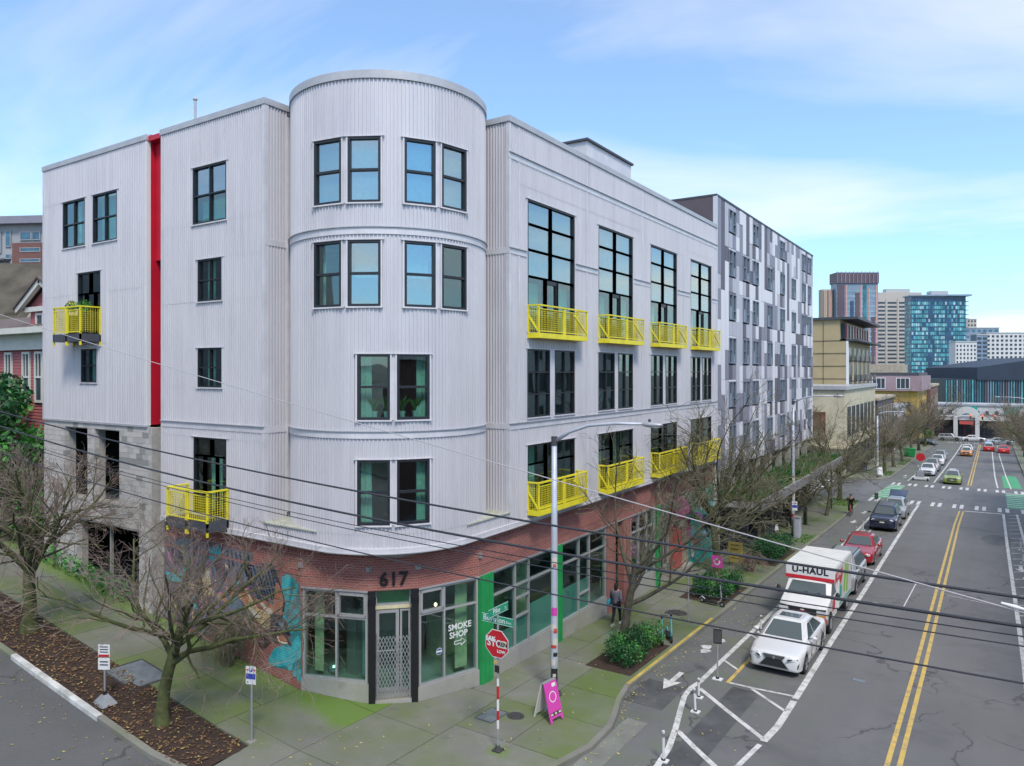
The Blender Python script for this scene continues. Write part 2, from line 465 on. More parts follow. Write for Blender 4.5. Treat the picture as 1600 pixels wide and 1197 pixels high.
mat('plate_steel', (0.22, 0.25, 0.28), 0.5, 0.4, var=0.25, vs=3)
t = NT('mulch')
c = t.mix(t.ramp(t.noise(14, detail=6, rough=0.7), 0.3, 0.7), (0.028, 0.018, 0.013), (0.085, 0.050, 0.036))
t.base(t.mix(t.math('MULTIPLY', t.ramp(t.noise(1.2, detail=4), 0.4, 0.7), 0.4), c, (0.05, 0.03, 0.026))); t.rough(0.95); t.bump(t.noise(26, detail=6, rough=0.7), 1.0, 0.05)
mat('leaf_pale', (0.42, 0.34, 0.12), 0.8, var=0.4, vs=9)
mat('leaf_brown', (0.20, 0.11, 0.05), 0.8, var=0.4, vs=9)
mat('grass', (0.06, 0.17, 0.015), 0.8, var=0.5, vs=3)
mat('bark', (0.085, 0.078, 0.055), 0.95, var=0.4, vs=6, bump=0.6, bs=25)
mat('bark_moss', (0.075, 0.085, 0.03), 0.95, var=0.5, vs=4, bump=0.6, bs=25)
mat('twig', (0.22, 0.165, 0.135), 0.9, var=0.3, vs=3)
mat('twig_green', (0.165, 0.15, 0.10), 0.9, var=0.35, vs=3)
mat('leaf_dark', (0.012, 0.085, 0.02), 0.5, var=0.6, vs=2.5)
mat('leaf_mid', (0.05, 0.21, 0.03), 0.5, var=0.5, vs=2.0)
mat('cable', (0.03, 0.034, 0.045), 0.6)
mat('cable_pale', (0.42, 0.40, 0.42), 0.6)
mat('skin', (0.45, 0.27, 0.2), 0.6)
mat('rubber', (0.018, 0.018, 0.02), 0.75)
mat('alloy', (0.42, 0.43, 0.45), 0.3, 0.8)
mat('plastic_black', (0.022, 0.023, 0.026), 0.5)
mat('lamp_clear', (0.75, 0.78, 0.8), 0.15, 0.2, coat=0.6)
mat('lamp_red', (0.45, 0.02, 0.02), 0.2, coat=0.5)
mat('lamp_amber', (0.75, 0.28, 0.03), 0.25, coat=0.5)
# ---------------------------------------------------------------- ground
def softplus(t, w=0.8):
    if t > 12 * w: return t
    if t < -12 * w: return 0.0
    return w * math.log(1 + math.exp(t / w))
def G(x, y):
    return -0.032 * (y - 17) + 0.118 * softplus(-16 - x)
RD = 0.15                                # the road lies this far below the pavements

def sheet(name, m, xs, ys, dz, kind='structure', fn=None):
    b = MB(); nx = len(xs)
    for y in ys:
        for x in xs: b.v.append((x, y, (fn(x, y) if fn else G(x, y)) + dz))
    for j in range(len(ys) - 1):
        for i in range(nx - 1):
            a = j * nx + i; b.f.append((a, a + 1, a + 1 + nx, a + nx))
    o = b.build(name, m, base=(0, 0, 0)); return tag(o, kind=kind)
def lin(a, b, n): return [a + (b - a) * i / n for i in range(n + 1)]

def terr(x, y):
    z = G(max(x, -130), min(max(y, -300), 420)) - 0.9
    return z
mat('far_ground', (0.16, 0.165, 0.15), 0.9, var=0.3, vs=0.02)
sheet('ground', 'far_ground', [-2600, -1200, -500, -250, -130, -90, -60, -40, -30, -20, -16, -14, 0, 20, 60, 150, 400, 1200, 2600],
      [-2500, -1000, -300, -100, -30, 0, 20, 40, 80, 140, 200, 260, 340, 420, 600, 1000, 2000, 4000], 0, fn=terr)
xs = sorted(set(lin(-60, -22, 19) + lin(-22, -12, 20) + lin(-12, 14, 13)))
sheet('road', 'asphalt', xs, lin(-30, 330, 72), -RD)

def clip(poly, nx, ny, c):               # keep nx*x+ny*y <= c
    out = []
    for i in range(len(poly)):
        p, q = poly[i], poly[(i + 1) % len(poly)]
        a = nx * p[0] + ny * p[1] - c; b = nx * q[0] + ny * q[1] - c
        if a <= 0: out.append(p)
        if (a < 0 < b) or (b < 0 < a):
            t = a / (a - b); out.append((p[0] + (q[0] - p[0]) * t, p[1] + (q[1] - p[1]) * t))
    return out
def area(p): return 0.5 * sum(p[i][0] * p[(i + 1) % len(p)][1] - p[(i + 1) % len(p)][0] * p[i][1] for i in range(len(p)))
def cell(poly, x0, x1, y0, y1):
    p = clip(poly, -1, 0, -x0); p = clip(p, 1, 0, x1) if p else p
    p = clip(p, 0, -1, -y0) if p else p; p = clip(p, 0, 1, y1) if p else p
    q = []
    for a in p:
        if not q or (abs(a[0] - q[-1][0]) + abs(a[1] - q[-1][1])) > 1e-4: q.append(a)
    return q
def slab(poly, dz, th, m, parent, name='paving_slab'):
    if len(poly) < 3 or abs(area(poly)) < 0.01: return None
    if area(poly) < 0: poly = poly[::-1]
    b = MB(); n = len(poly)
    top = [(x, y, G(x, y) + dz) for x, y in poly]; bot = [(x, y, z - th) for x, y, z in top]
    b.v = bot + top
    b.f = [tuple(range(n, 2 * n))] + [(i, (i + 1) % n, n + (i + 1) % n, n + i) for i in range(n)]
    return b.build(name, m, parent)

# outline of the loft building's brick base on the ground: left street, canted corner, right street
V1, V2, V3, V4 = (-17.86, 15.32), (-15.74, 16.09), (-14.69, 17.14), (-13.92, 19.28)
KERB = [(-60, 10.45), (-40, 10.45), (-28, 10.45), (-22, 10.45), (-17.9, 10.47), (-15.6, 10.75), (-13.6, 11.4), (-11.7, 12.6), (-10.3, 14.3), (-9.35, 16.4), (-9.08, 17.76), (-9.16, 19.2), (-9.42, 20.1), (-9.75, 21.1), (-9.97, 22.2),
        (-9.97, 26), (-9.97, 30), (-9.97, 40), (-9.97, 50), (-9.97, 60), (-10.05, 70), (-10.4, 73.2), (-11.4, 75.4), (-13, 76.2), (-22, 76.3)]
def offset(path, d):
    out = []
    for i in range(len(path)):
        a = Vector(path[max(i - 1, 0)]); b = Vector(path[min(i + 1, len(path) - 1)])
        t = (b - a).normalized(); out.append((path[i][0] - t.y * d, path[i][1] + t.x * d))
    return out
KIN = offset(KERB, 0.16)
base_path = [(-60, 15.32), (-25.1, 15.32), V1, V2, V3, V4, (-13.92, 76.0)]
strip = [(-60, 12.36), (-16.4, 12.36), (-16.2, 10.85)]

pav = tag(root('pavement', (-12, 20, 0)), kind='structure')
pav['kind'] = 'structure'
bed = MB()
poly_all = KIN[5:] + [(-13.92, 76.3)] + list(reversed(base_path[:-1])) + strip
walk = [p for p in KIN[6:]]
walkpoly = [(-16.2, 10.9)] + KIN[5:-2] + [(-13.92, 76.0)] + [V4, V3, V2, V1, (-25.1, 15.32), (-60, 15.32), (-60, 12.36), (-16.4, 12.36)]
gap = 0.012
cols = [(-13.95, -12.84), (-12.84, -11.62), (-11.62, -9.0)]
y = 17.49 - 0.0
ysP = []
yy = 18.9
while yy < 76:
    ysP.append((yy, min(yy + 2.05, 76.2))); yy += 2.05
k = 0
for (y0, y1) in ysP:
    for ci, (x0, x1) in enumerate(cols):
        p = cell(walkpoly, x0 + gap, x1 - gap, y0 + gap, y1 - gap)
        m = ('pave', 'pave', 'pave_moss')[ci]
        if ci < 2 and rnd.random() < 0.35: m = 'pave_b'
        if ci == 2 and y0 > 36: m = 'pave_lime' if rnd.random() < 0.2 else 'pave_moss'
        slab(p, rnd.uniform(-0.004, 0.004), 0.1, m, pav)
# corner fan: coarse slabs, and the rising pavement on the left street
for (x0, x1, y0, y1) in [(-17.9, -15.2, 10.6, 13.0), (-15.2, -12.84, 10.6, 13.0), (-12.84, -8.8, 10.6, 14.0), (-12.84, -8.8, 14.0, 16.6), (-15.2, -12.84, 13.0, 15.8), (-17.9, -15.2, 13.0, 15.8),
                         (-15.2, -12.84, 15.8, 18.9), (-12.84, -11.0, 16.6, 18.9), (-11.0, -8.8, 16.6, 18.9), (-17.9, -15.2, 15.8, 18.9)]:
    p = cell(walkpoly, x0 + gap, x1 - gap, y0 + gap, y1 - gap)
    slab(p, rnd.uniform(-0.003, 0.003), 0.1, 'pave_wall' if (x1 < -15 and y0 > 12.9) else ('pave_b' if y0 > 16.5 else 'pave'), pav)
x = -17.9
k = 0
while x > -60:
    w = 2.6 if k < 12 else 4
    m = ('pave_b', 'pave_b', 'pave', 'pave_b')[k % 4]
    for (y0, y1, mm) in ((12.36, 13.9, m), (13.9, 15.3, 'pave_wall')):
        p = cell(walkpoly, x - w + gap, x - gap, y0 + gap, y1 - gap)
        if len(p) >= 3:
            slab(p, 0.0, 0.1, mm, pav)
    x -= w; k += 1
# bed under the slabs (shows only in the joints)
b = MB()
def strip_sheet(b, path_a, path_b, dz):
    n = len(path_a)
    vs = [(x, y, G(x, y) + dz) for x, y in path_a] + [(x, y, G(x, y) + dz) for x, y in path_b]
    b.add(vs, [(i, i + 1, n + i + 1, n + i) for i in range(n - 1)])
ysb = lin(10, 76.2, 66); xsb = lin(-60, -8.5, 90)
for j in range(len(ysb) - 1):
    for i in range(len(xsb) - 1):
        p = cell([(q[0], q[1]) for q in walkpoly], xsb[i], xsb[i + 1], ysb[j], ysb[j + 1])
        if len(p) >= 3 and abs(area(p)) > 1e-4:
            if area(p) < 0: p = p[::-1]
            b.poly(*[(x, y, G(x, y) - 0.018) for x, y in p])
b.build('bed', 'joint', pav)

def kerb_run(name, path, m, parent, dz=0.0, w=0.16):
    b = MB(); pin = offset(path, w)
    rings = []
    for (xo, yo), (xi, yi) in zip(path, pin):
        z = G(xo, yo) + dz
        f = 0.12
        xm, ym = xo + (xi - xo) * f, yo + (yi - yo) * f
        rings.append([(xi, yi, z - 0.3), (xo, yo, z - 0.3), (xo, yo, z - 0.03), (xm, ym, z), (xi, yi, z)])
    b.loft(rings)
    return b.build(name, m, parent)
def densify(path, step=1.0):
    out = [path[0]]
    for p, q in zip(path, path[1:]):
        n = max(1, int(math.dist(p, q) / step))
        out += [(p[0] + (q[0] - p[0]) * i / n, p[1] + (q[1] - p[1]) * i / n) for i in range(1, n + 1)]
    return out
KD = densify(KERB, 0.8)
i_y0 = next(i for i, p in enumerate(KD) if p[1] > 22.1 and p[0] > -11)
i_y1 = next(i for i, p in enumerate(KD) if p[1] > 30.5 and p[0] > -11)
i_w0 = next(i for i, p in enumerate(KD) if p[0] > -25.8)
i_w1 = next(i for i, p in enumerate(KD) if p[0] > -20.6)
kerb = tag(root('kerb', (-10, 22, 0)), kind='structure')
kerb_run('kerb_stone', KD[:i_w0 + 1], 'kerb_stone', kerb)
kerb_run('kerb_stone', KD[i_w0:i_w1 + 1], 'kerb_white', kerb, 0.001)
kerb_run('kerb_stone', KD[i_w1:i_y0 + 1], 'kerb_stone', kerb)
kerb_run('kerb_stone', KD[i_y0:i_y1 + 1], 'kerb_stone', kerb, 0.001)
b = MB(); ya, yb = offset(KD[i_y0:i_y1 + 1], 0.02), offset(KD[i_y0:i_y1 + 1], 0.14); strip_sheet(b, ya, yb, 0.006); b.build('yellow_stripe', 'kerb_yellow', kerb)
kerb_run('kerb_stone', KD[i_y1:], 'kerb_stone', kerb)

# planting strip with mulch
b = MB(); nx, ny = 150, 16
for j in range(ny + 1):
    for i in range(nx + 1):
        x = -45 + (45 - 16.35) * i / nx; y = 10.6 + (12.34 - 10.6) * j / ny
        if i == nx: x += (10.9 + 1.5 - y) * 0.05
        e = min(1, min(j, ny - j) / 3)
        b.v.append((x, y, G(x, y) - 0.03 + e * (0.03 + 0.05 * noise.noise((x * 2.3, y * 2.3, 0)))))
for j in range(ny):
    for i in range(nx):
        a = j * (nx + 1) + i; b.f.append((a, a + 1, a + nx + 2, a + nx + 1))
ob = b.build('planting_strip', 'mulch', base=(0, 0, 0), smooth=True); tag(ob, kind='structure')

# fallen leaves: small bent quads
def leaves(name, label, m, pts, size=0.07):
    b = MB()
    for x, y, dz in pts:
        a = rnd.uniform(0, 6.28); s = size * rnd.uniform(0.5, 1.3); z = G(x, y) + dz
        u = Vector((math.cos(a), math.sin(a), rnd.uniform(-0.3, 0.3))) * s; w = Vector((-math.sin(a), math.cos(a), rnd.uniform(-0.3, 0.3))) * s * 0.6
        c0 = Vector((x, y, z + 0.012 + abs(u.z) * 0.8))
        b.add([c0 - u, c0 + w * 0.8, c0 + u + V(0, 0, 0.012), c0 - w * 0.8], [(0, 3, 2, 1)])
    o = b.build(name, m, base=(0, 0, 0)); return tag(o, label, 'leaves', kind='stuff')
P = [(rnd.uniform(-30, -16.5), rnd.uniform(10.6, 12.3), 0.02) for _ in range(1500)]
leaves('fallen_leaves', 'brown fallen leaves scattered over the dark mulch strip', 'leaf_brown', P, 0.055)
P = [(rnd.uniform(-30, -16.5), rnd.uniform(10.6, 12.3), 0.02) for _ in range(330)]
P += [(rnd.uniform(-28, -13), rnd.gauss(9.6, 1.2), -RD) for _ in range(300)]
P = [p for p in P if not (p[2] < 0 and p[1] > 10.4)]
for _ in range(210):
    t_ = rnd.random() ** 1.3
    P.append((-9.97 + abs(rnd.gauss(0, 0.35)) + 0.06, 20 + t_ * 26, -RD))
for _ in range(120):
    P.append((rnd.uniform(-9.8, -5.5), rnd.uniform(16, 34), -RD))
for _ in range(150):
    P.append((rnd.uniform(-13.5, -10.2), rnd.uniform(15, 40), 0.0))
for _ in range(60):
    P.append((rnd.uniform(-17, -13.5), rnd.uniform(11.5, 15), 0.0))
for _ in range(90):
    i = rnd.randrange(4, 14); q = KERB[i]; r_ = KERB[i + 1]; f = rnd.random()
    nrm = (Vector(r_) - Vector(q)).normalized()
    P.append((q[0] + (r_[0] - q[0]) * f + nrm.y * rnd.uniform(0.05, 0.3), q[1] + (r_[1] - q[1]) * f - nrm.x * rnd.uniform(0.05, 0.3), -RD))
leaves('fallen_leaves', 'pale yellow fallen leaves dotted over the gutters, road and pavement', 'leaf_pale', P, 0.043)

# pavements beyond the side street and on the right
def block(name, path_k, inner, m='pave'):
    r_ = tag(root(name, (path_k[0][0], path_k[0][1], 0)), kind='structure')
    b = MB(); pk = densify(path_k, 2.0); pi_ = densify(inner, 2.0)
    n = max(len(pk), len(pi_))
    def res(p, n):
        L = [0]
        for a, c in zip(p, p[1:]): L.append(L[-1] + math.dist(a, c))
        out = []
        for i in range(n):
            s = L[-1] * i / (n - 1); j = max(j for j in range(len(L)) if L[j] <= s + 1e-9); j = min(j, len(p) - 2)
            f = (s - L[j]) / max(1e-9, L[j + 1] - L[j]); out.append((p[j][0] + (p[j + 1][0] - p[j][0]) * f, p[j][1] + (p[j + 1][1] - p[j][1]) * f))
        return out
    strip_sheet(b, res(pk, n), res(pi_, n), 0)
    b.build('paving', m, r_)
    kerb_run('kerb_stone', pk, 'kerb_stone', r_, 0.012)
    return r_
block('pavement_far', [(-40, 94.2), (-15.5, 94.2), (-12.4, 94.5), (-11.0, 95.6), (-10.5, 97.5), (-10.3, 102), (-10.3, 150), (-10.3, 190), (-16, 192)],
      [(-40, 98), (-16, 98), (-15.6, 98.1), (-15.5, 98.2), (-15.4, 98.4), (-15.4, 104), (-15.4, 150), (-15.4, 188), (-17, 190)], 'pave')
block('pavement_right', [(8, 76.2), (4.6, 76.0), (3.6, 75), (3.2, 73), (3.1, 40), (3.1, -30)], [(8, 76.1), (7.6, 75.9), (7.5, 75), (7.4, 73), (7.4, 40), (7.4, -30)])
block('pavement_right_far', [(3.2, 200), (3.2, 150), (3.2, 100), (3.6, 97), (5, 95.5), (9, 95.3)], [(7.5, 200), (7.5, 150), (7.5, 100), (7.6, 97.5), (8, 96), (9, 95.6)])

# road patches and paint, each a thin sheet that follows the road
def on_road(pts, dz): return [(x, y, G(x, y) - RD + dz) for x, y in pts]
def road_poly(name, pts, m, dz, parent=None):
    b = MB(); b.poly(*on_road(pts if area(pts) > 0 else pts[::-1], dz)); o = b.build(name, m, parent)
    if parent is None: tag(o, kind='structure')
    return o
def ribbon(b, path, w, dz, step=1.5):
    path = densify(path, step)
    L = offset(path, w / 2); Rr = offset(path, -w / 2)
    vs = on_road(L, dz) + on_road(Rr, dz); n = len(L)
    b.add(vs, [(i, n + i, n + i + 1, i + 1) for i in range(n - 1)])
rp_ = tag(root('road_patch', (-7, 20, 0)), kind='structure')
def grid_patch(name, x0, x1, y0, y1, m, dz, skew=0.0):
    b = MB(); ribbon(b, [((x0 + x1) / 2 + skew * (y - y0), y) for y in lin(y0, y1, max(2, int((y1 - y0) / 2)))], x1 - x0, dz); return b.build(name, m, rp_)
grid_patch('asphalt_patch', -7.45, -6.55, 8.0, 24.4, 'asphalt_dark', 0.004, 0.012)
grid_patch('asphalt_patch', -9.15, -8.5, 14.0, 20.2, 'asphalt_pale', 0.004)
grid_patch('asphalt_patch', -9.8, -8.5, 21.3, 23.4, 'asphalt_dark', 0.005)
b = MB(); b.disc((0, 0, 0), 1.0, 24)
b.v = [(0.2 + 0.95 * x, 60.6 + 2.2 * y, G(0.2 + 0.95 * x, 60.6 + 2.2 * y) - RD + 0.004) for x, y, z in b.v]
b.build('asphalt_patch', 'asphalt_dark', rp_)
mk = tag(root('road_marking', (-5, 30, 0)), kind='structure')
def line(path, w, m='paint_white', name='painted_line', dz=0.008):
    b = MB(); ribbon(b, path, w, dz); return b.build(name, m, mk)
# bike lane edge with its swing at the corner
line([(-8.45, 73.5), (-8.3, 60), (-8.28, 45), (-8.28, 30), (-8.29, 26.6), (-8.28, 24.2), (-8.36, 23.5), (-8.3, 22.7), (-8.08, 21.8), (-7.72, 20.4), (-7.45, 19.2), (-7.32, 18.0), (-7.4, 16.8), (-7.7, 15.4)], 0.17)
for y in lin(26.6, 72, 13):
    if not (26.5 < y < 70): continue
    line([(-8.2, y), (-7.55, y - 0.6)], 0.1)
line([(-7.5, 24.6), (-7.49, 30), (-7.5, 37)], 0.12, 'paint_yellow')
line([(-7.5, 50), (-7.52, 62), (-7.6, 69)], 0.12)
line([(-7.45, 24.66), (-6.6, 24.68), (-5.42, 24.78)], 0.12)
line([(-6.7, 24.6), (-5.36, 23.45)], 0.12)
line([(-8.12, 23.62), (-6.8, 22.4), (-5.46, 21.2)], 0.16)
line([(-7.62, 20.28), (-6.9, 19.6), (-6.1, 18.9), (-4.9, 17.8)], 0.17)
line([(-5.4, 21.05), (-5.3, 22.2), (-5.3, 23.3), (-5.31, 24.4)], 0.2)
line([(-5.31, 24.6), (-5.38, 31), (-5.42, 40), (-5.55, 53), (-5.66, 66), (-5.72, 70.5), (-5.72, 75.5)], 0.2)
line([(-5.43, 20.8), (-5.6, 19.2), (-5.9, 17.2), (-6.4, 15.2)], 0.14)
line([(-8.2, 71), (-6.0, 70.6)], 0.1); line([(-8.2, 72.6), (-6.0, 72.2)], 0.1)
for dx in (-0.14, 0.14):
    line([(-2.2 + dx, -10), (-2.22 + dx, 30), (-2.32 + dx, 50), (-2.4 + dx, 66), (-2.34 + dx, 74.2)], 0.13, 'paint_yellow')
    line([(-2.3 + dx, 96.5), (-2.35 + dx, 120), (-2.4 + dx, 150), (-2.5 + dx, 185)], 0.13, 'paint_yellow')
line([(-2.1, 74.4), (0.6, 74.6)], 0.4)
line([(0.93, 12), (0.93, 33), (0.74, 59), (0.67, 74.6)], 0.17)
line([(2.1, 12), (2.1, 33), (1.75, 59), (1.62, 75)], 0.15)
for y in lin(24, 74, 25): line([(0.95, y), (1.85, y + 0.7)], 0.1)
line([(0.35, 96), (0.1, 110), (-0.2, 150), (-0.4, 185)], 0.15); line([(1.55, 96), (1.25, 112), (0.8, 150), (0.6, 185)], 0.13)
line([(-8.4, 97), (-8.2, 115), (-8.1, 150)], 0.14); line([(-5.75, 97), (-5.65, 120), (-5.6, 150), (-5.7, 185)], 0.16)
# zebra bars at the side street
def bars(xa, xb, y0, y1, n, w=0.28, pair=True):
    for i in range(n):
        x = xa + (xb - xa) * i / (n - 1)
        for o_ in ((-0.28, 0.28) if pair else (0,)):
            road = [(x + o_ - w / 2, y0), (x + o_ + w / 2, y0), (x + o_ + w / 2, y1), (x + o_ - w / 2, y1)]
            road_poly('zebra_bar', road, 'paint_white', 0.008, mk)
bars(-9.5, 2.4, 75.8, 78.6, 8); bars(-9.2, 2.2, 91.6, 94.0, 8); bars(-8, 1.5, 188, 190, 7)
for i in range(6):
    yb = 79.6 + i * 2.0
    road_poly('zebra_bar', [(-19.5, yb), (-15.2, yb), (-15.2, yb + 0.7), (-19.5, yb + 0.7)], 'paint_white', 0.008, mk)
for i in range(8):
    yb = 79.0 + i * 1.55
    road_poly('green_bike_bar', [(-10.0 + 0.05 * i, yb), (-8.3 + 0.02 * i, yb), (-8.3 + 0.02 * i, yb + 1.0), (-10.0 + 0.05 * i, yb + 1.0)], 'paint_green', 0.007, mk)
    road_poly('zebra_bar', [(-10.0 + 0.05 * i, yb + 1.02), (-8.3 + 0.02 * i, yb + 1.02), (-8.3 + 0.02 * i, yb + 1.42), (-10.0 + 0.05 * i, yb + 1.42)], 'paint_white', 0.008, mk)
    road_poly('green_bike_bar', [(1.0, yb), (2.9, yb), (2.9, yb + 1.0), (1.0, yb + 1.0)], 'paint_green', 0.007, mk)
    road_poly('zebra_bar', [(1.0, yb + 1.02), (2.9, yb + 1.02), (2.9, yb + 1.42), (1.0, yb + 1.42)], 'paint_white', 0.008, mk)
road_poly('green_bike_bar', [(0.9, 97), (2.6, 97), (2.3, 112), (0.8, 112)], 'paint_green', 0.006, mk)
road_poly('green_bike_bar', [(0.5, 168), (2.3, 168), (2.2, 184), (0.4, 184)], 'paint_green', 0.006, mk)
def arrow(x, y, L, w, dirn=-1):
    p = [(x - 0.09, y), (x + 0.09, y), (x + 0.09, y - L * 0.55), (x + w, y - L * 0.5), (x, y - L), (x - w, y - L * 0.5), (x - 0.09, y - L * 0.55)]
    road_poly('painted_arrow', p, 'paint_white', 0.009, mk)
arrow(-9.08, 24.6, 1.75, 0.32); arrow(-9.1, 63.0, 1.6, 0.3); arrow(-9.1, 68.5, 1.6, 0.3); arrow(-9.2, 104, 1.8, 0.32); arrow(1.3, 52, 1.8, 0.3)
# bicycle mark scraps, worn
for (x, y) in ((-9.1, 27.2), (-9.2, 27.7), (-9.0, 28.6), (-9.05, 100.5)):
    p = [(x + rnd.uniform(0.1, 0.3) * math.cos(a), y + rnd.uniform(0.15, 0.35) * math.sin(a)) for a in (0.2, 1.2, 2.4, 3.3, 4.4, 5.5)]
    road_poly('painted_bicycle', p, 'paint_white', 0.009, mk)
# faint white utility lines sprayed on the road
line([(-4.6, 44), (-2.7, 43.7)], 0.05); line([(-3.4, 43.7), (-3.5, 38.5)], 0.05); line([(-1.9, 42), (0.4, 41.2)], 0.05); line([(-4.8, 38.4), (-3.2, 38)], 0.04)
# iron covers
def cover(x, y, r, label, road=False):
    z = G(x, y) - (RD if road else 0)
    ro = root('manhole_cover', (x, y, z), label, 'manhole cover', 'manhole covers')
    b = MB(); b.tube([(x, y, z - 0.03), (x, y, z + 0.006)], [r, r], 28); b.build('rim', 'iron', ro)
    b = MB(); b.tube([(x, y, z - 0.02), (x, y, z + 0.011)], [r * 0.86, r * 0.86], 28); lid = b.build('lid', 'iron', ro)
    b = MB()
    for i in range(5):
        o_ = (i - 2) * r * 0.28; h = math.sqrt(max(0.01, (r * 0.75) ** 2 - o_ ** 2))
        b.box(x - h, x + h, y + o_ - 0.02, y + o_ + 0.02, z + 0.011, z + 0.016)
    b.build('tread_bar', 'iron', lid)
cover(-11.55, 30.6, 0.47, 'round iron manhole cover in the pavement behind the two scooters')
cover(-11.75, 18.05, 0.27, 'small round iron cover in the pavement by the stop sign')
def plate(x, y, w, l, m, label, lab2='utility cover', rot=0.0):
    b = MB(); z = G(x, y)
    c0 = Vector((x, y, z)); u = V(math.cos(rot), math.sin(rot), (G(x + 0.5, y) - G(x - 0.5, y)) * math.cos(rot)); w_ = V(-math.sin(rot), math.cos(rot), -0.032)
    q = [c0 - u * w / 2 - w_ * l / 2, c0 + u * w / 2 - w_ * l / 2, c0 + u * w / 2 + w_ * l / 2, c0 - u * w / 2 + w_ * l / 2]
    b.hexa([p - V(0, 0, 0.03) for p in q], [p + V(0, 0, 0.008) for p in q]); r_ = root('utility_cover', (x, y, z), label, lab2); b.build('lid', m, r_)
    b = MB(); q2 = [c0 + (p - c0) * 1.12 for p in q]; b.hexa([p - V(0, 0, 0.03) for p in q2], [p + V(0, 0, 0.004) for p in q2]); b.build('frame', 'iron', r_)
plate(-11.6, 27.75, 1.0, 1.2, 'kerb_stone', 'pale square concrete utility cover beside the parked scooters')
plate(-12.35, 17.7, 0.55, 0.8, 'plate_steel', 'small steel cover plate in the pavement left of the stop sign')
plate(-21.9, 12.45, 1.5, 1.15, 'plate_steel', 'large grey steel cover plate at the edge of the mulch strip')
plate(-11.0, 46.6, 0.9, 1.6, 'kerb_stone', 'pale utility slab in the verge beyond the third hedge')
b = MB(); b.box(-4.05, -3.65, 27.4, 27.6, G(-4, 27.5) - RD, G(-4, 27.5) - RD + 0.012)
tag(b.build('road_marker', 'plate_steel'), 'small flattened metal scrap lying in the left traffic lane', 'road marker')
# ---------------------------------------------------------------- the corner loft building
YL, XP = 15.19, -13.8                     # planes of the left and right street fronts
CC, CR = (-16.98, 18.37), 3.18            # axis and radius of the round corner
ROOF = 18.8
loft = root('loft_building', (-20, 20, 0), 'pale corrugated metal loft building with a round corner, yellow balconies and brick base', 'building')
def PL(u, o, z): return (u, YL - o, z)
def PP(u, o, z): return (XP + o, u, z)
PITCH = 0.118
PROF = [(0.0, 0.0), (0.058, 0.0), (0.07, 0.032), (0.104, 0.032)]
def corr_profile(u0, u1):
    pts = [(u0, 0.0)]
    k = math.floor(u0 / PITCH)
    while k * PITCH < u1:
        for a, o in PROF:
            u = k * PITCH + a
            if u0 + 0.003 < u < u1 - 0.003: pts.append((u, o))
        k += 1
    pts.append((u1, 0.0)); return pts
def corr(P, u0, u1, z0, z1, parent, name='cladding_panel', m='cladding', fl=False):
    if u1 - u0 < 0.02 or z1 - z0 < 0.02: return
    lap = 0.004 + 0.009 * ((int(z1 * 7) + int(u0 * 3)) % 3) / 2          # sheets lap over one another
    b = MB(); pr = corr_profile(u0, u1); n = len(pr)
    b.v = [P(u, o + lap, z0) for u, o in pr] + [P(u, o + lap, z1) for u, o in pr]
    for i in range(n - 1):
        b.f.append((i, i + 1, n + i + 1, n + i))
    return b.build(name, m, parent)
def corr_wall(P, u0, u1, z0, z1, holes, parent, zc=(), uc=()):
    us = sorted(set([u0, u1] + [c for c in uc if u0 < c < u1]))
    for ua, ub in zip(us, us[1:]):
        hs = [h for h in holes if h[0] < ub - 1e-6 and h[1] > ua + 1e-6 and h[2] < z1 and h[3] > z0]
        zs = sorted(set([z0, z1] + [c for c in zc if z0 < c < z1] + [min(max(v, z0), z1) for h in hs for v in (h[2], h[3])]))
        for za, zb in zip(zs, zs[1:]):
            zm = (za + zb) / 2
            cut = sorted([(max(h[0], ua), min(h[1], ub)) for h in hs if h[2] < zm < h[3]])
            u = ua
            for a, c in cut:
                if a > u: corr(P, u, a, za, zb, parent)
                u = max(u, c)
            if u < ub: corr(P, u, ub, za, zb, parent)

def pbox(b, P, u0, u1, o0, o1, z0, z1):
    b.hexa([P(u0, o0, z0), P(u1, o0, z0), P(u1, o1, z0), P(u0, o1, z0)], [P(u0, o0, z1), P(u1, o0, z1), P(u1, o1, z1), P(u0, o1, z1)])
def trim(name, P, u0, u1, o0, o1, z0, z1, m, parent):
    b = MB(); pbox(b, P, u0, u1, o0, o1, z0, z1); return b.build(name, m, parent)

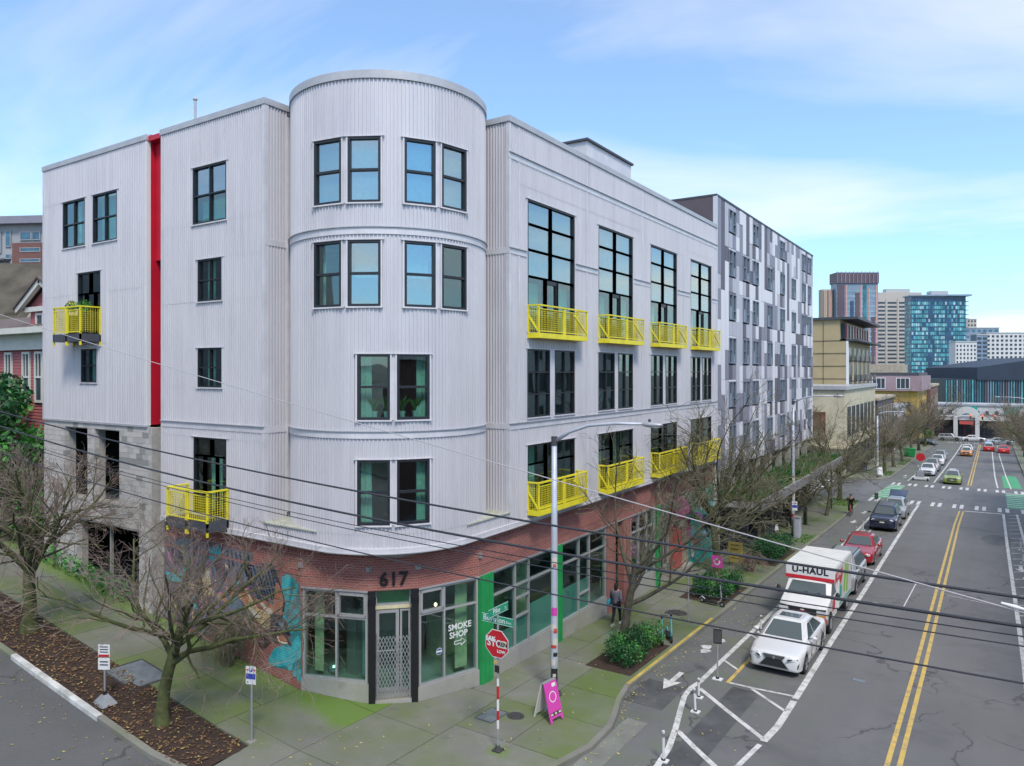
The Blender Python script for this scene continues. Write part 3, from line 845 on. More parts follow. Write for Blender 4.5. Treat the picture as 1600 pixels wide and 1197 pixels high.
def window(P, u0, u1, z0, z1, vc, hc, parent, pane='pane_teal', fm='window_frame', fw=0.055, name='window', o_in=-0.13, o_out=0.035, sill=True, cells=None, mw=0.045, flash='cladding_trim'):
    """frame with bars; every pane is a sheet of its own. cells overrides the pane rectangles."""
    b = MB()
    pbox(b, P, u0, u0 + fw, o_in, o_out, z0, z1); pbox(b, P, u1 - fw, u1, o_in, o_out, z0, z1)
    pbox(b, P, u0 + fw, u1 - fw, o_in, o_out, z0, z0 + fw); pbox(b, P, u0 + fw, u1 - fw, o_in, o_out, z1 - fw, z1)
    if cells is None:
        ue = [u0 + fw * 0.5] + list(vc) + [u1 - fw * 0.5]; ze = [z0 + fw * 0.5] + list(hc) + [z1 - fw * 0.5]
        cells = [(ua, ub, za, zb) for ua, ub in zip(ue, ue[1:]) for za, zb in zip(ze, ze[1:])]
        for v in vc: pbox(b, P, v - mw / 2, v + mw / 2, o_in + 0.03, o_out - 0.012, z0 + fw, z1 - fw)
        for h in hc: pbox(b, P, u0 + fw, u1 - fw, o_in + 0.032, o_out - 0.015, h - mw / 2, h + mw / 2)
    else:
        for (ua, ub, za, zb) in cells:
            for (a, c, d, e) in ((ua - mw / 2, ua + mw / 2, za, zb), (ub - mw / 2, ub + mw / 2, za, zb)):
                if a > u0 + fw and c < u1 - fw: pbox(b, P, a, c, o_in + 0.03, o_out - 0.012, d, e)
            for h in (za, zb):
                if z0 + fw < h < z1 - fw: pbox(b, P, ua, ub, o_in + 0.032, o_out - 0.015, h - mw / 2, h + mw / 2)
    w = b.build(name, fm, parent)
    for i, (ua, ub, za, zb) in enumerate(cells):
        t = rnd.uniform(-0.004, 0.004); t2 = rnd.uniform(-0.004, 0.004)
        q = MB(); o = -0.05
        q.hexa([P(ua, o + t - 0.008, za), P(ub, o - t - 0.008, za), P(ub, o - t, za), P(ua, o + t, za)],
               [P(ua, o + t + t2 - 0.008, zb), P(ub, o - t + t2 - 0.008, zb), P(ub, o - t + t2, zb), P(ua, o + t + t2, zb)])
        pm = pane[i] if isinstance(pane, (list, tuple)) else pane
        q.build('pane', pm, w)
    if sill:
        trim('sill', P, u0 - 0.06, u1 + 0.06, -0.02, 0.075, z0 - 0.045, z0 - 0.002, flash, w)
        trim('head_flashing', P, u0 - 0.1, u1 + 0.1, -0.02, 0.065, z1 + 0.002, z1 + 0.03, flash, w)
        trim('jamb_trim', P, u0 - 0.05, u0 - 0.002, -0.02, 0.04, z0, z1, flash, w)
        trim('jamb_trim', P, u1 + 0.002, u1 + 0.05, -0.02, 0.04, z0, z1, flash, w)
    return w
def curtain(P, u0, u1, z0, z1, parent, m='curtain', o=-0.3):
    b = MB(); n = max(4, int((u1 - u0) / 0.035)); top = []
    for i in range(n + 1):
        u = u0 + (u1 - u0) * i / n; d = 0.028 * math.sin(i * 2.1) + 0.01 * math.sin(i * 5.3)
        b.v.append(P(u + 0.02 * math.sin(i), o + d, z0)); top.append(P(u, o + d * 0.6, z1))
    b.v += top
    b.f = [(i, i + 1, n + 2 + i, n + 1 + i) for i in range(n)]
    return b.build('curtain', m, parent, smooth=True)

# --- left street front -----------------------------------------------------
W = []                                    # (u0,u1,z0,z1)
wing = (-33.87, -26.05); ctr = (-25.08, -19.4)
holes = [(-32.2, -30.42, 15.15, 17.06), (-29.83, -28.04, 15.15, 17.06), (-30.99, -29.24, 11.55, 14.05), (-30.74, -29.53, 9.65, 10.99),
         (-23.19, -21.32, 15.15, 17.11), (-22.91, -21.57, 12.48, 13.92), (-22.91, -21.57, 9.55, 10.89), (-23.14, -21.31, 5.22, 7.84)]
corr_wall(PL, wing[0], wing[1], 8.1, 18.6, holes, loft, (15.79, 13.2, 11.2), (-31.3, -28.7))
corr_wall(PL, ctr[0], ctr[1], 8.32, 18.6, holes, loft, (15.79, 13.2, 11.2), (-22.24,))
corr_wall(PL, ctr[0], ctr[1], 4.86, 8.12, holes, loft, (), (-22.24,))
def win4(P, h, parent, **k):
    return window(P, h[0], h[1], h[2], h[3], [(h[0] + h[1]) / 2], [(h[2] + h[3]) / 2], parent, **k)
w = win4(PL, holes[0], loft); curtain(PL, -31.9, -31.4, 15.2, 17, w); curtain(PL, -31.2, -30.6, 15.2, 16.4, w)
w = win4(PL, holes[1], loft); curtain(PL, -29.75, -28.1, 15.2, 17, w, 'frosted')
w = win4(PL, holes[4], loft, pane=['pane_teal', 'pane_sky'] * 2); curtain(PL, -23.1, -21.4, 15.2, 16.0, w, 'frosted')
for i in (5, 6):
    w = win4(PL, holes[i], loft); curtain(PL, holes[i][0] + 0.1, holes[i][0] + 0.55, holes[i][2], holes[i][3], w)
w = win4(PL, holes[3], loft); curtain(PL, -30.7, -29.55, 9.7, 10.95, w)
h = holes[2]
window(PL, h[0], h[1], h[2], h[3], [], [], loft, name='balcony_window', cells=[(h[0] + .03, -30.1, 13.2, h[3] - .03), (-30.1, h[1] - .03, 13.2, h[3] - .03), (h[0] + .03, -30.45, h[2] + .03, 13.2), (-30.45, -29.75, h[2] + .03, 13.2), (-29.75, h[1] - .03, h[2] + .03, 13.2)])
h = holes[7]
w = window(PL, h[0], h[1], h[2], h[3], [], [], loft, name='balcony_window', cells=[(h[0] + .03, -22.2, 7.2, h[3] - .03), (-22.2, h[1] - .03, 7.2, h[3] - .03), (h[0] + .03, -22.6, h[2] + .03, 7.2), (-22.6, -21.9, h[2] + .03, 7.2), (-21.9, h[1] - .03, h[2] + .03, 7.2)])
curtain(PL, -22.6, -22.0, 5.3, 7.2, w)

def band(P, u0, u1, z0, z1, name='belt', lip=True, m='cladding_trim', o=0.05):
    t_ = trim(name, P, u0, u1, -0.03, o, z0, z1, m, loft)
    if lip: trim('drip_edge', P, u0, u1, -0.03, o + 0.05, z1, z1 + 0.025, 'coping', t_)
    return t_
band(PL, ctr[0], ctr[1] + 0.05, 8.12, 8.32)
for (a, c) in (wing, ctr): 
    trim('coping', PL, a - 0.06, c + 0.06, -0.35, 0.07, 18.6, ROOF, 'coping', loft)
trim('base_flashing', PL, wing[0] - .02, wing[1] + .02, -0.1, 0.06, 8.03, 8.1, 'coping', loft)
trim('corner_trim', PL, wing[0] - 0.05, wing[0] + 0.06, -0.12, 0.04, 8.1, 18.6, 'cladding_trim', loft)
trim('corner_trim', PL, wing[1] - 0.1, wing[1] + 0.03, -0.12, 0.04, 8.1, 18.6, 'white_plain', loft)
trim('corner_trim', PL, ctr[0] - 0.03, ctr[0] + 0.08, -0.12, 0.04, 4.86, 18.6, 'cladding_trim', loft)
trim('corner_trim', PL, ctr[1] - 0.08, ctr[1] + 0.04, -0.12, 0.045, 5.3, 18.6, 'cladding_trim', loft)
# side walls of wing and centre
def PX(x0, sgn): return lambda u, o, z: (x0 + sgn * o, u, z)
corr_wall(PX(-33.87, -1), 15.19, 33, 8.1, 18.6, [], loft)
corr_wall(PX(-19.4, 1), 15.22, 16.5, 5.3, 18.6, [], loft, (14.12, 14.32, 8.12, 8.32))
corr_wall(lambda u, o, z: (u, 20.81 - o, z), -15.4, -13.83, 5.3, 18.6, [], loft, (14.12, 14.32))
for z0 in (8.12, 14.12):
    trim('belt', PX(-19.4, 1), 15.17, 16.4, -0.03, 0.047, z0 + 0.003, z0 + 0.197, 'cladding_trim', loft)
    trim('belt', lambda u, o, z: (u, 20.81 - o, z), -15.2, -13.83, -0.03, 0.047, z0 + 0.003, z0 + 0.197, 'cladding_trim', loft)
trim('coping', PX(-19.4, 1), 15.3, 16.6, -0.3, 0.07, 18.6, ROOF, 'coping', loft)
trim('coping', lambda u, o, z: (u, 20.81 - o, z), -15.4, -14.1, -0.3, 0.07, 18.6, ROOF - .002, 'coping', loft)
trim('downpipe', PX(-19.4, 1), 16.0, 16.12, 0.02, 0.12, 5.5, 18.4, 'cladding_trim', loft)

# red slot between wing and centre
b = MB(); b.box(-26.05, -25.08, 16.35, 16.45, 8.12, 18.55); b.build('red_panel', 'red_panel', loft)
for x in (-26.04, -25.09):
    b = MB(); b.box(x - 0.012, x + 0.012, YL + 0.08, 16.35, 8.12, 18.6); b.build('red_panel', 'red_panel', loft)
b = MB(); b.box(-26.02, -25.1, 15.5, 16.34, 14.2, 18.55); b.build('red_panel', 'red_panel', loft)
for i in range(5):
    x = -25.95 + i * 0.2
    b = MB(); b.box(x, x + 0.03, 16.3, 16.36, 8.12, 14.2); b.build('red_rib', 'red_panel', loft)
b = MB(); b.box(-26.05, -25.08, 15.2, 16.4, 18.56, 18.74); b.build('red_coping', 'red_panel', loft)
window(lambda u, o, z: (u, 15.5 - o, z), -25.42, -25.12, 15.85, 16.4, [], [], loft, sill=False)

# --- right street front ----------------------------------------------------
BAY = [21.95 + 5.555 * i for i in range(4)]
hp = []
for y0 in BAY:
    hp += [(y0, y0 + 3.49, 11.5, 16.2), (y0, y0 + 3.49, 8.45, 10.89), (y0, y0 + 3.49, 5.2, 7.48)]
PY0, PY1 = 20.81, 43.2
seams = [21.41, 26.5, 32.06, 37.6, 42.75]
corr_wall(PP, PY0, PY1, 8.3, 18.6, hp, loft, (17.36, 17.56, 16.6, 14.0, 12.0), seams)
corr_wall(PP, PY0, PY1, 4.86, 8.1, hp, loft, (), seams)
band(PP, PY0 - 0.05, PY1, 17.36, 17.56); band(PP, PY0 - 0.05, PY1, 8.1, 8.3)
ub = PY0 - 0.05
for y0 in BAY + [PY1 + 0.06]:
    if y0 - 0.06 > ub: band(PP, ub, min(y0 - 0.06, PY1), 14.12, 14.31)
    ub = y0 + 3.55
trim('coping', PP, PY0 - 0.08, PY1, -0.35, 0.08, 18.6, ROOF, 'coping', loft)
for s in seams:
    for (za, zb) in ((4.9, 8.08), (8.35, 14.1), (14.36, 17.34), (17.6, 18.58)):
        trim('seam_batten', PP, s - 0.05, s + 0.05, -0.02, 0.04, za, zb, 'cladding_trim', loft)
trim('corner_trim', PP, PY0 - 0.04, PY0 + 0.09, -0.1, 0.042, 5.3, 18.6, 'cladding_trim', loft)
trim('corner_trim', PP, PY1 - 0.1, PY1, -0.1, 0.042, 4.9, 18.6, 'cladding_trim', loft)

def balcony(P, u0, u1, dep, zd, zr, parent, fascia, near='u0', fh=0.18, plants=False):
    """deck with fascia; posts, rails, wire mesh panels and braces hang on it"""
    b = MB(); pbox(b, P, u0, u1, 0.03, dep, zd - fh, zd)
    bal = b.build('balcony', fascia, parent)
    h = zr - zd
    mid = (u0 + u1) / 2
    posts = [(u0 + 0.03, 0.06), (u0 + 0.03, dep - 0.03), (u1 - 0.03, dep - 0.03), (u1 - 0.03, 0.06), (mid - 0.04, dep - 0.03), (mid + 0.05, dep - 0.03)]
    for u, o in posts: trim('post', P, u - 0.03, u + 0.03, o - 0.03, o + 0.03, zd - fh * (1.5 if fascia == 'dark_deck' else 0.0), zr - 0.05, 'yellow_paint', bal)
    trim('top_rail', P, u0 - 0.01, u1 + 0.01, dep - 0.075, dep + 0.015, zr - 0.05, zr, 'yellow_paint', bal)
    for u in (u0 + 0.035, u1 - 0.035): trim('top_rail', P, u - 0.045, u + 0.045, 0.03, dep - 0.075, zr - 0.05, zr, 'yellow_paint', bal)
    trim('bottom_rail', P, u0, u1, dep - 0.05, dep - 0.01, zd + 0.05, zd + 0.09, 'yellow_paint', bal)
    trim('mid_rail', P, u0, u1, dep - 0.05, dep - 0.01, zr - 0.17, zr - 0.14, 'yellow_paint', bal)
    b = MB(); n = int((u1 - u0) / 0.1)
    for i in range(1, n):
        u = u0 + (u1 - u0) * i / n; b.bar(P(u, dep - 0.03, zd + 0.08), P(u, dep - 0.03, zr - 0.15), 0.011)
    nz = int(h / 0.095)
    for j in range(1, nz):
        z = zd + 0.08 + (h - 0.23) * j / nz; b.bar(P(u0, dep - 0.03, z), P(u1, dep - 0.03, z), 0.011)
    b.build('mesh_panel', 'yellow_paint', bal)
    for u in (u0 + 0.03, u1 - 0.03):
        b = MB(); m_ = max(3, int(dep / 0.1))
        for i in range(1, m_):
            o = 0.05 + (dep - 0.08) * i / m_; b.bar(P(u, o, zd + 0.05), P(u, o, zr - 0.06), 0.011)
        for j in range(1, nz):
            z = zd + 0.08 + (h - 0.23) * j / nz; b.bar(P(u, 0.05, z), P(u, dep - 0.03, z), 0.011)
        b.build('mesh_panel', 'yellow_paint', bal)
    if fascia != 'dark_deck':
        b = MB(); b.bar(P(u0 + 0.02, 0.05, zr - 0.35), P(u0 + 0.02, dep - 0.04, zd + 0.05), 0.05); b.build('brace', 'yellow_paint', bal)
        b = MB(); b.bar(P(mid + 0.75, dep - 0.02, zr - 0.25), P(u1 - 0.05, dep - 0.02, zd + 0.1), 0.05); b.build('brace', 'yellow_paint', bal)
    return bal
bay_panes = {}
for i, y0 in enumerate(BAY):
    a, c = y0, y0 + 3.49; m1 = a + 1.72
    cells = [(a + .03, m1, 13.48, 14.43), (m1, c - .03, 13.48, 14.43), (a + .03, m1, 14.43, 15.34), (m1, c - .03, 14.43, 15.34), (a + .03, m1, 15.34, 16.17), (m1, c - .03, 15.34, 16.17),
             (a + .03, a + 1.35, 11.53, 13.48), (a + 1.35, a + 2.15, 11.53, 13.48), (a + 2.15, c - .03, 11.53, 13.48)]
    w = window(PP, a, c, 11.5, 16.2, [], [], loft, name='tall_window', cells=cells, pane=['pane_sky'] * 6 + ['pane_teal'] * 3, fw=0.065, mw=0.06)
    trim('blind_and_sheen', PP, a + .1, c - .1, -0.12, -0.10, 13.55, 16.12, 'curtain', w)  # pale sheet close behind the upper panes, imitating the sky's reflection by its colour
    b = MB(); pbox(b, PP, a + 1.32, a + 1.40, -0.1, 0.01, 11.53, 13.45); pbox(b, PP, a + 2.08, a + 2.24, -0.1, 0.01, 11.53, 13.45); pbox(b, PP, a + 1.4, a + 2.08, -0.1, 0.005, 13.3, 13.44)
    b.build('door_frame', 'window_frame', w)
    if i in (0, 1): curtain(PP, a + 0.1, a + 1.2, 11.6, 13.3, w, 'frosted'); curtain(PP, a + 2.3, c - 0.1, 11.6, 13.3, w, 'frosted')
    else: curtain(PP, a + 0.1, a + 1.25, 11.6, 13.3, w)
    w2 = []
    for (p, q) in ((a, a + 1.58), (a + 1.95, c)):
        w = window(PP, p, q, 8.45, 10.89, [(p + q) / 2], [9.27, 10.06], loft, name='window', fw=0.05, sill=False)
        if rnd.random() < 0.7: curtain(PP, p + 0.05, p + rnd.uniform(0.3, 0.6), 8.5, 10.85, w)
        trim('sill', PP, p - 0.04, q + 0.04, -0.02, 0.07, 8.405, 8.448, 'cladding_trim', w)
    trim('mullion_panel', PP, a + 1.58, a + 1.95, -0.1, 0.02, 8.45, 10.89, 'cladding_trim', loft)
    trim('head_flashing', PP, a - 0.1, c + 0.1, -0.02, 0.06, 10.895, 10.925, 'cladding_trim', loft)
    for e in (a, c): trim('jamb_trim', PP, e - 0.055 if e == a else e + 0.005, e - 0.005 if e == a else e + 0.055, -0.02, 0.045, 8.45, 10.89, 'cladding_trim', loft)
    cells = [(a + .03, a + 1.38, 6.77, 7.45), (a + .03, a + 1.38, 5.23, 6.77), (a + 1.38, a + 2.12, 5.23, 7.45), (a + 2.12, c - .03, 6.77, 7.45), (a + 2.12, c - .03, 5.23, 6.77)]
    w = window(PP, a, c, 5.2, 7.48, [], [], loft, name='window', cells=cells, fw=0.06)
    b = MB(); pbox(b, PP, a + 1.36, a + 1.48, -0.1, 0.01, 5.23, 7.42); pbox(b, PP, a + 2.02, a + 2.16, -0.1, 0.01, 5.23, 7.42); b.build('door_frame', 'window_frame', w)
    curtain(PP, a + 0.08, a + 1.3, 5.3, 7.4, w, 'curtain_warm' if i == 1 else 'curtain', -0.5)
    if i == 1: curtain(PP, a + 2.2, c - 0.1, 5.3, 7.4, w, 'curtain_warm', -0.5)
    balcony(PP, a - 0.02, a + 3.66, 0.52, 11.45, 12.45, loft, 'yellow_paint')
    balcony(PP, a - 0.02, a + 3.66, 0.52, 5.2, 6.2, loft, 'yellow_paint')
balL = balcony(PL, -31.3, -29.2, 0.83, 11.55, 12.62, loft, 'dark_deck', fh=0.3)
balL2 = balcony(PL, -23.48, -21.2, 0.83, 5.17, 6.2, loft, 'dark_deck', fh=0.3)

# --- round corner ----------------------------------------------------------
def PC(r0=CR):
    return lambda a, o, z: (CC[0] + (r0 + o) * math.cos(a), CC[1] + (r0 + o) * math.sin(a), z)
def corr_cyl(a0, a1, z0, z1):            # degrees
    n = 0; da = PITCH / CR; b = MB(); pts = [(R(a0), 0)]
    k = math.floor(R(a0) / da)
    while k * da < R(a1):
        for p, o in PROF:
            a = k * da + p / CR
            if R(a0) + 0.001 < a < R(a1) - 0.001: pts.append((a, o))
        k += 1
    pts.append((R(a1), 0)); P = PC(); n = len(pts)
    b.v = [P(a, o, z0) for a, o in pts] + [P(a, o, z1) for a, o in pts]
    b.f = [(i, i + 1, n + i + 1, n + i) for i in range(n - 1)]
    b.build('cladding_panel', 'cladding', loft)
WR = [((-91.5, -73), (-69.7, -51.9), 15.05, 16.98), ((-40, -22.5), (-19, -0.5), 15.05, 16.98), ((-91.5, -73), (-69.7, -51.9), 12.0, 13.95), ((-40, -22.5), (-19, -0.5), 12.0, 13.95),
      ((-64.5, -47.1), (-43.9, -26), 8.67, 10.6), ((-64.5, -47.1), (-43.9, -26), 5.58, 7.5)]
A0, A1 = -140, 50.5
def cyl_band(z0, z1):
    hs = [(w[0][0], w[1][1], w[2], w[3]) for w in WR if w[2] < z1 and w[3] > z0]
    zs = sorted(set([z0, z1] + [v for h in hs for v in h[2:]]))
    for za, zb in zip(zs, zs[1:]):
        a = A0
        for h in sorted(h for h in hs if h[2] < (za + zb) / 2 < h[3]):
            corr_cyl(a, h[0], za, zb); a = h[1]
        corr_cyl(a, A1, za, zb)
cyl_band(5.3, 8.12); cyl_band(8.32, 14.12); cyl_band(14.32, 17.9)
corr_cyl(A0, A1, 17.9, 18.68)
def ring(a0, a1, r0, r1, z0, z1, name, m, n=60, parent=None):
    b = MB(); P = PC(0.0); rs = []
    for i in range(n + 1):
        a = R(a0 + (a1 - a0) * i / n); rs.append([P(a, r0, z0), P(a, r1, z0), P(a, r1, z1), P(a, r0, z1)])
    b.loft(rs); return b.build(name, m, parent or loft)
for z0 in (8.12, 14.12):
    bb = ring(A0, A1, CR - 0.05, CR + 0.055, z0, z0 + 0.2, 'belt', 'cladding_trim')
    ring(A0, A1, CR - 0.05, CR + 0.1, z0 + 0.2, z0 + 0.225, 'drip_edge', 'coping', parent=bb)
ring(-180, 178, CR - 0.3, CR + 0.07, 18.68, 18.92, 'coping', 'coping', 90)
b = MB(); b.tube([(CC[0], CC[1], 18.4), (CC[0], CC[1], 18.55)], [CR - 0.2, CR - 0.2], 40); b.build('roof', 'dark_deck', loft)
def chord(a0, a1, push=0.0):
    p = Vector((CC[0] + CR * math.cos(R(a0)), CC[1] + CR * math.sin(R(a0)), 0)); q = Vector((CC[0] + CR * math.cos(R(a1)), CC[1] + CR * math.sin(R(a1)), 0))
    d = (q - p); L = d.length; d.normalize(); n = Vector((d.y, -d.x, 0))
    return (lambda u, o, z: (p.x + d.x * u + n.x * (o + push), p.y + d.y * u + n.y * (o + push), z)), L
for wi, (l, r, z0, z1) in enumerate(WR):
    for si, (a0, a1) in enumerate((l, r)):
        P, L = chord(a0, a1, 0.03)
        pane = 'pane_sky' if wi < 2 or (wi in (2, 3) and (si == 1) == (wi == 2)) else 'pane_teal'
        w = window(P, 0, L, z0, z1, [], [(z0 + z1) / 2], loft, pane=pane, fw=0.075, mw=0.07, o_in=-0.16)
        if wi < 2: trim('blind_and_sheen', P, 0.08, L - 0.08, -0.14, -0.12, z0 + 0.05, z1 - 0.05, 'curtain', w)  # top row: pale backing puts the bright sky reflection into the colour
        if wi == 2 and si == 0: curtain(P, 0.08, 0.22, z0, z1, w, 'curtain')
        if wi == 2 and si == 1: trim('blind_and_sheen', P, 0.08, L - 0.08, -0.45, -0.43, z0 + 0.9, z1, 'curtain', w)
        if wi == 3 and si == 0: trim('blind_and_sheen', P, 0.08, L - 0.08, -0.45, -0.43, z0 + 0.9, z1, 'curtain', w)
        if wi >= 4:
            if si == 0: curtain(P, 0.05, 0.36, z0, z1, w)
            else: curtain(P, L - 0.32, L - 0.05, z0, z1, w)
        if wi == 4:
            for t_ in range(2):
                u = 0.45 + 0.35 * t_ if si == 0 else 0.25 + 0.4 * t_
                b = MB(); b.tube([P(u, -0.35, z0 + 0.06), P(u, -0.35, z0 + 0.24)], [0.07, 0.1], 10); pot = b.build('flower_pot', 'white_plain', w)
                b = MB()
                for q in range(9):
                    an = q * 2.4; l_ = 0.35 + 0.25 * rnd.random()
                    c0 = Vector(P(u, -0.35, z0 + 0.24)); d = Vector((math.cos(an) * 0.4, math.sin(an) * 0.4, 1)).normalized()
                    s_ = d.cross(Z).normalized() * 0.035; mid = c0 + d * l_ * 0.6; tip = c0 + d * l_ + V(math.cos(an), math.sin(an), -0.6) * 0.08
                    b.add([c0 - s_ * 0.4, c0 + s_ * 0.4, mid + s_, tip, mid - s_], [(0, 1, 2, 3, 4)])
                b.build('leaf', 'plant_green', pot)
    P, L = chord(l[1], r[0], 0.03)
    trim('mullion_panel', P, 0.0, L, -0.1, 0.0, z0, z1, 'cladding_trim', loft)
# ledge skirt under the notches, tangent to both fronts
def skirt_path(off=0.0, n=24):
    pts = [(-25.08, YL - off)] + [(x, YL - off) for x in lin(-19.4, CC[0], 3)]
    pts += [(CC[0] + (CR + off) * math.cos(R(a)), CC[1] + (CR + off) * math.sin(R(a))) for a in lin(-90, 0, n)][1:]
    pts += [(XP + off, y) for y in lin(CC[1], PY0, 3)][1:]
    return pts
def path_corr(path, z0, z1, name):
    b = MB(); L = 0; pts = []
    for p, q in zip(path, path[1:]):
        d = Vector((q[0] - p[0], q[1] - p[1])); l = d.length; d.normalize(); nrm = Vector((d.y, -d.x))
        k = math.floor(L / PITCH)
        while k * PITCH < L + l:
            for a, o in PROF:
                u = k * PITCH + a
                if L <= u < L + l: pts.append((p[0] + d.x * (u - L) + nrm.x * o, p[1] + d.y * (u - L) + nrm.y * o))
            k += 1
        L += l
    n = len(pts); b.v = [(x, y, z0) for x, y in pts] + [(x, y, z1) for x, y in pts]
    b.f = [(i, i + 1, n + i + 1, n + i) for i in range(n - 1)]
    return b.build(name, 'cladding', loft)
path_corr(skirt_path()[1:], 4.9, 5.3, 'cladding_panel')
def path_band(path_in, path_out, z0, z1, name, m, parent=None):
    b = MB(); b.loft([[(xi, yi, z0), (xo, yo, z0), (xo, yo, z1), (xi, yi, z1)] for (xi, yi), (xo, yo) in zip(path_in, path_out)])
    return b.build(name, m, parent or loft)
full_in = skirt_path(-0.12) + [(XP - 0.12, PY1)]; full_out = skirt_path(0.09) + [(XP + 0.09, PY1)]
path_band(full_in, full_out, 4.76, 4.9, 'base_flashing', 'cladding_trim')
path_band(skirt_path(-0.12) + [(XP - 0.12, PY1)], skirt_path(0.13) + [(XP + 0.13, PY1)], 4.735, 4.762, 'drip_edge', 'coping')
for pts in ([(-19.4, YL - 0.06), (CC[0], YL - 0.06), (CC[0], YL + 0.1), (-18.4, 15.6), (-19.35, 16.35), (-19.4, 16.4)], [(XP + 0.06, CC[1]), (XP + 0.06, PY0), (-15.2, PY0), (-15.1, 20.8), (-14.3, 20.1), (-13.9, 18.6)]):
    b = MB(); pp = pts if area(pts) > 0 else pts[::-1]; n = len(pp)
    b.v = [(x, y, 5.27) for x, y in pp] + [(x, y, 5.31) for x, y in pp]
    b.f = [tuple(range(n, 2 * n)), tuple(reversed(range(n)))] + [(i, (i + 1) % n, n + (i + 1) % n, n + i) for i in range(n)]
    b.build('ledge', 'mossy_ledge', loft)

# --- inside: floors and core so that the rooms have depth -------------------
foot = [(-33.6, 15.4), (-26.2, 15.4), (-26.2, 16.6), (-24.9, 16.6), (-24.9, 15.4), (-19.6, 15.4), (-19.2, 16.6), (-16.98, 15.5), (-14.8, 16.4), (-14.1, 18.4), (-15.2, 20.7), (-14.05, 21.0), (-14.05, 43.0), (-33.6, 43.0)]
for z in (4.55, 8.12, 11.2, 14.15, 18.35):
    if z == 14.15:
        pp = [(-33.6, 15.4), (-26.2, 15.4), (-26.2, 16.6), (-24.9, 16.6), (-24.9, 15.4), (-19.6, 15.4), (-19.2, 16.6), (-16.98, 15.5), (-14.8, 16.4), (-14.1, 18.4), (-15.2, 20.7), (-18, 21), (-18, 43), (-33.6, 43)]
    else: pp = foot
    n = len(pp); b = MB(); b.v = [(x, y, z) for x, y in pp] + [(x, y, z + 0.18) for x, y in pp]
    b.f = [tuple(range(n, 2 * n)), tuple(reversed(range(n)))] + [(i, (i + 1) % n, n + (i + 1) % n, n + i) for i in range(n)]
    b.build('floor_slab', 'room' if z < 18 else 'dark_deck', loft)
b = MB(); b.box(-33.2, -18.2, 19.6, 42.8, 8.3, 18.3); b.build('core_wall', 'room', loft)
b = MB(); b.box(-24.9, -18.2, 19.6, 42.8, 0.2, 8.1); b.build('core_wall', 'room', loft)
for y in (20.9, 26.6, 32.1, 37.7, 43.1):
    b = MB(); b.box(-18.2, -14.1, y - 0.06, y + 0.06, 4.75, 18.3); b.build('party_wall', 'room', loft)
b = MB(); b.box(-33.87, -13.8, 43.0, 43.18, 0, 18.6); b.build('rear_wall', 'cladding_trim', loft)
b = MB(); b.box(-33.87, -33.7, 33, 43, 1.5, 18.6); b.build('rear_wall', 'cladding_trim', loft)

# roof things
b = MB(); b.box(-17.6, -15.2, 29.2, 34.0, 18.5, 20.4); pent = b.build('roof_penthouse', 'cladding_trim', loft)
b = MB(); b.box(-17.7, -15.1, 29.1, 34.1, 20.4, 20.5); b.build('penthouse_cap', 'dark_deck', pent)
b = MB(); b.box(-17.2, -15.4, 34.6, 38.0, 18.5, 19.7); b.build('roof_unit', 'coping', loft)
b = MB(); b.tube([(-23.72, 15.6, 18.7), (-23.72, 15.6, 19.7)], 0.045, 10); pp_ = b.build('vent_pipe', 'coping', loft)
b = MB(); b.tube([(-23.72, 15.6, 19.68), (-23.72, 15.6, 19.76), (-23.72, 15.6, 19.84)], [0.04, 0.085, 0.03], 10); b.build('vent_cap', 'coping', pp_)
b = MB(); b.tube([(-26.5, 15.6, 18.7), (-26.5, 15.6, 18.9), (-26.5, 15.6, 18.98)], [0.1, 0.05, 0.07], 8); b.build('roof_vent', 'red_panel', loft)

# --- wing base in concrete block ---------------------------------------------
def cmu_mat(name, col):
    return mat(name, col, 0.9, var=0.14, vs=6, bump=0.3, bs=40)
cmu_mat('block_pale', (0.50, 0.47, 0.45)); cmu_mat('block_mid', (0.40, 0.385, 0.365)); cmu_mat('block_dark', (0.27, 0.265, 0.25)); mat('mortar', (0.36, 0.345, 0.33), 0.95, var=0.2)
open_ = [(-32.1, -30.3, 5.0, 7.8), (-29.77, -27.95, 5.0, 7.78), (-31.1, -26.6, 0, 4.1), (-33.5, -32.8, 0, 4.36)]
bw, bh = 0.405, 0.203
blocks = []
nz = int(7.2 / bh)
for j in range(nz):
    z0 = 8.03 - (j + 1) * bh
    u = -33.87 - (bw / 2 if j % 2 else 0)
    while u < -25.76:
        a, c = max(u, -33.87), min(u + bw, -25.76)
        segs = [(a, c)]
        for (o0, o1, oz0, oz1) in open_:
            if oz0 - 0.05 < z0 + bh / 2 < oz1:
                ns = []
                for (p, q) in segs:
                    if q <= o0 or p >= o1: ns.append((p, q)); continue
                    if p < o0: ns.append((p, o0))
                    if q > o1: ns.append((o1, q))
                segs = ns
        for (p, q) in segs:
            if q - p > 0.04 and z0 > G(p, YL) - 0.25: blocks.append((p, q, z0))
        u += bw
wingb = MB(); unit = {}
for mname in ('block_pale', 'block_mid', 'block_dark'):
    q = MB(); q.box(0, 1, -0.5, 0.5, 0, 1); me = q.mesh('block'); me.materials.append(M(mname)); unit[mname] = me
blocks.sort(key=lambda t_: -t_[0])
rest = MB()
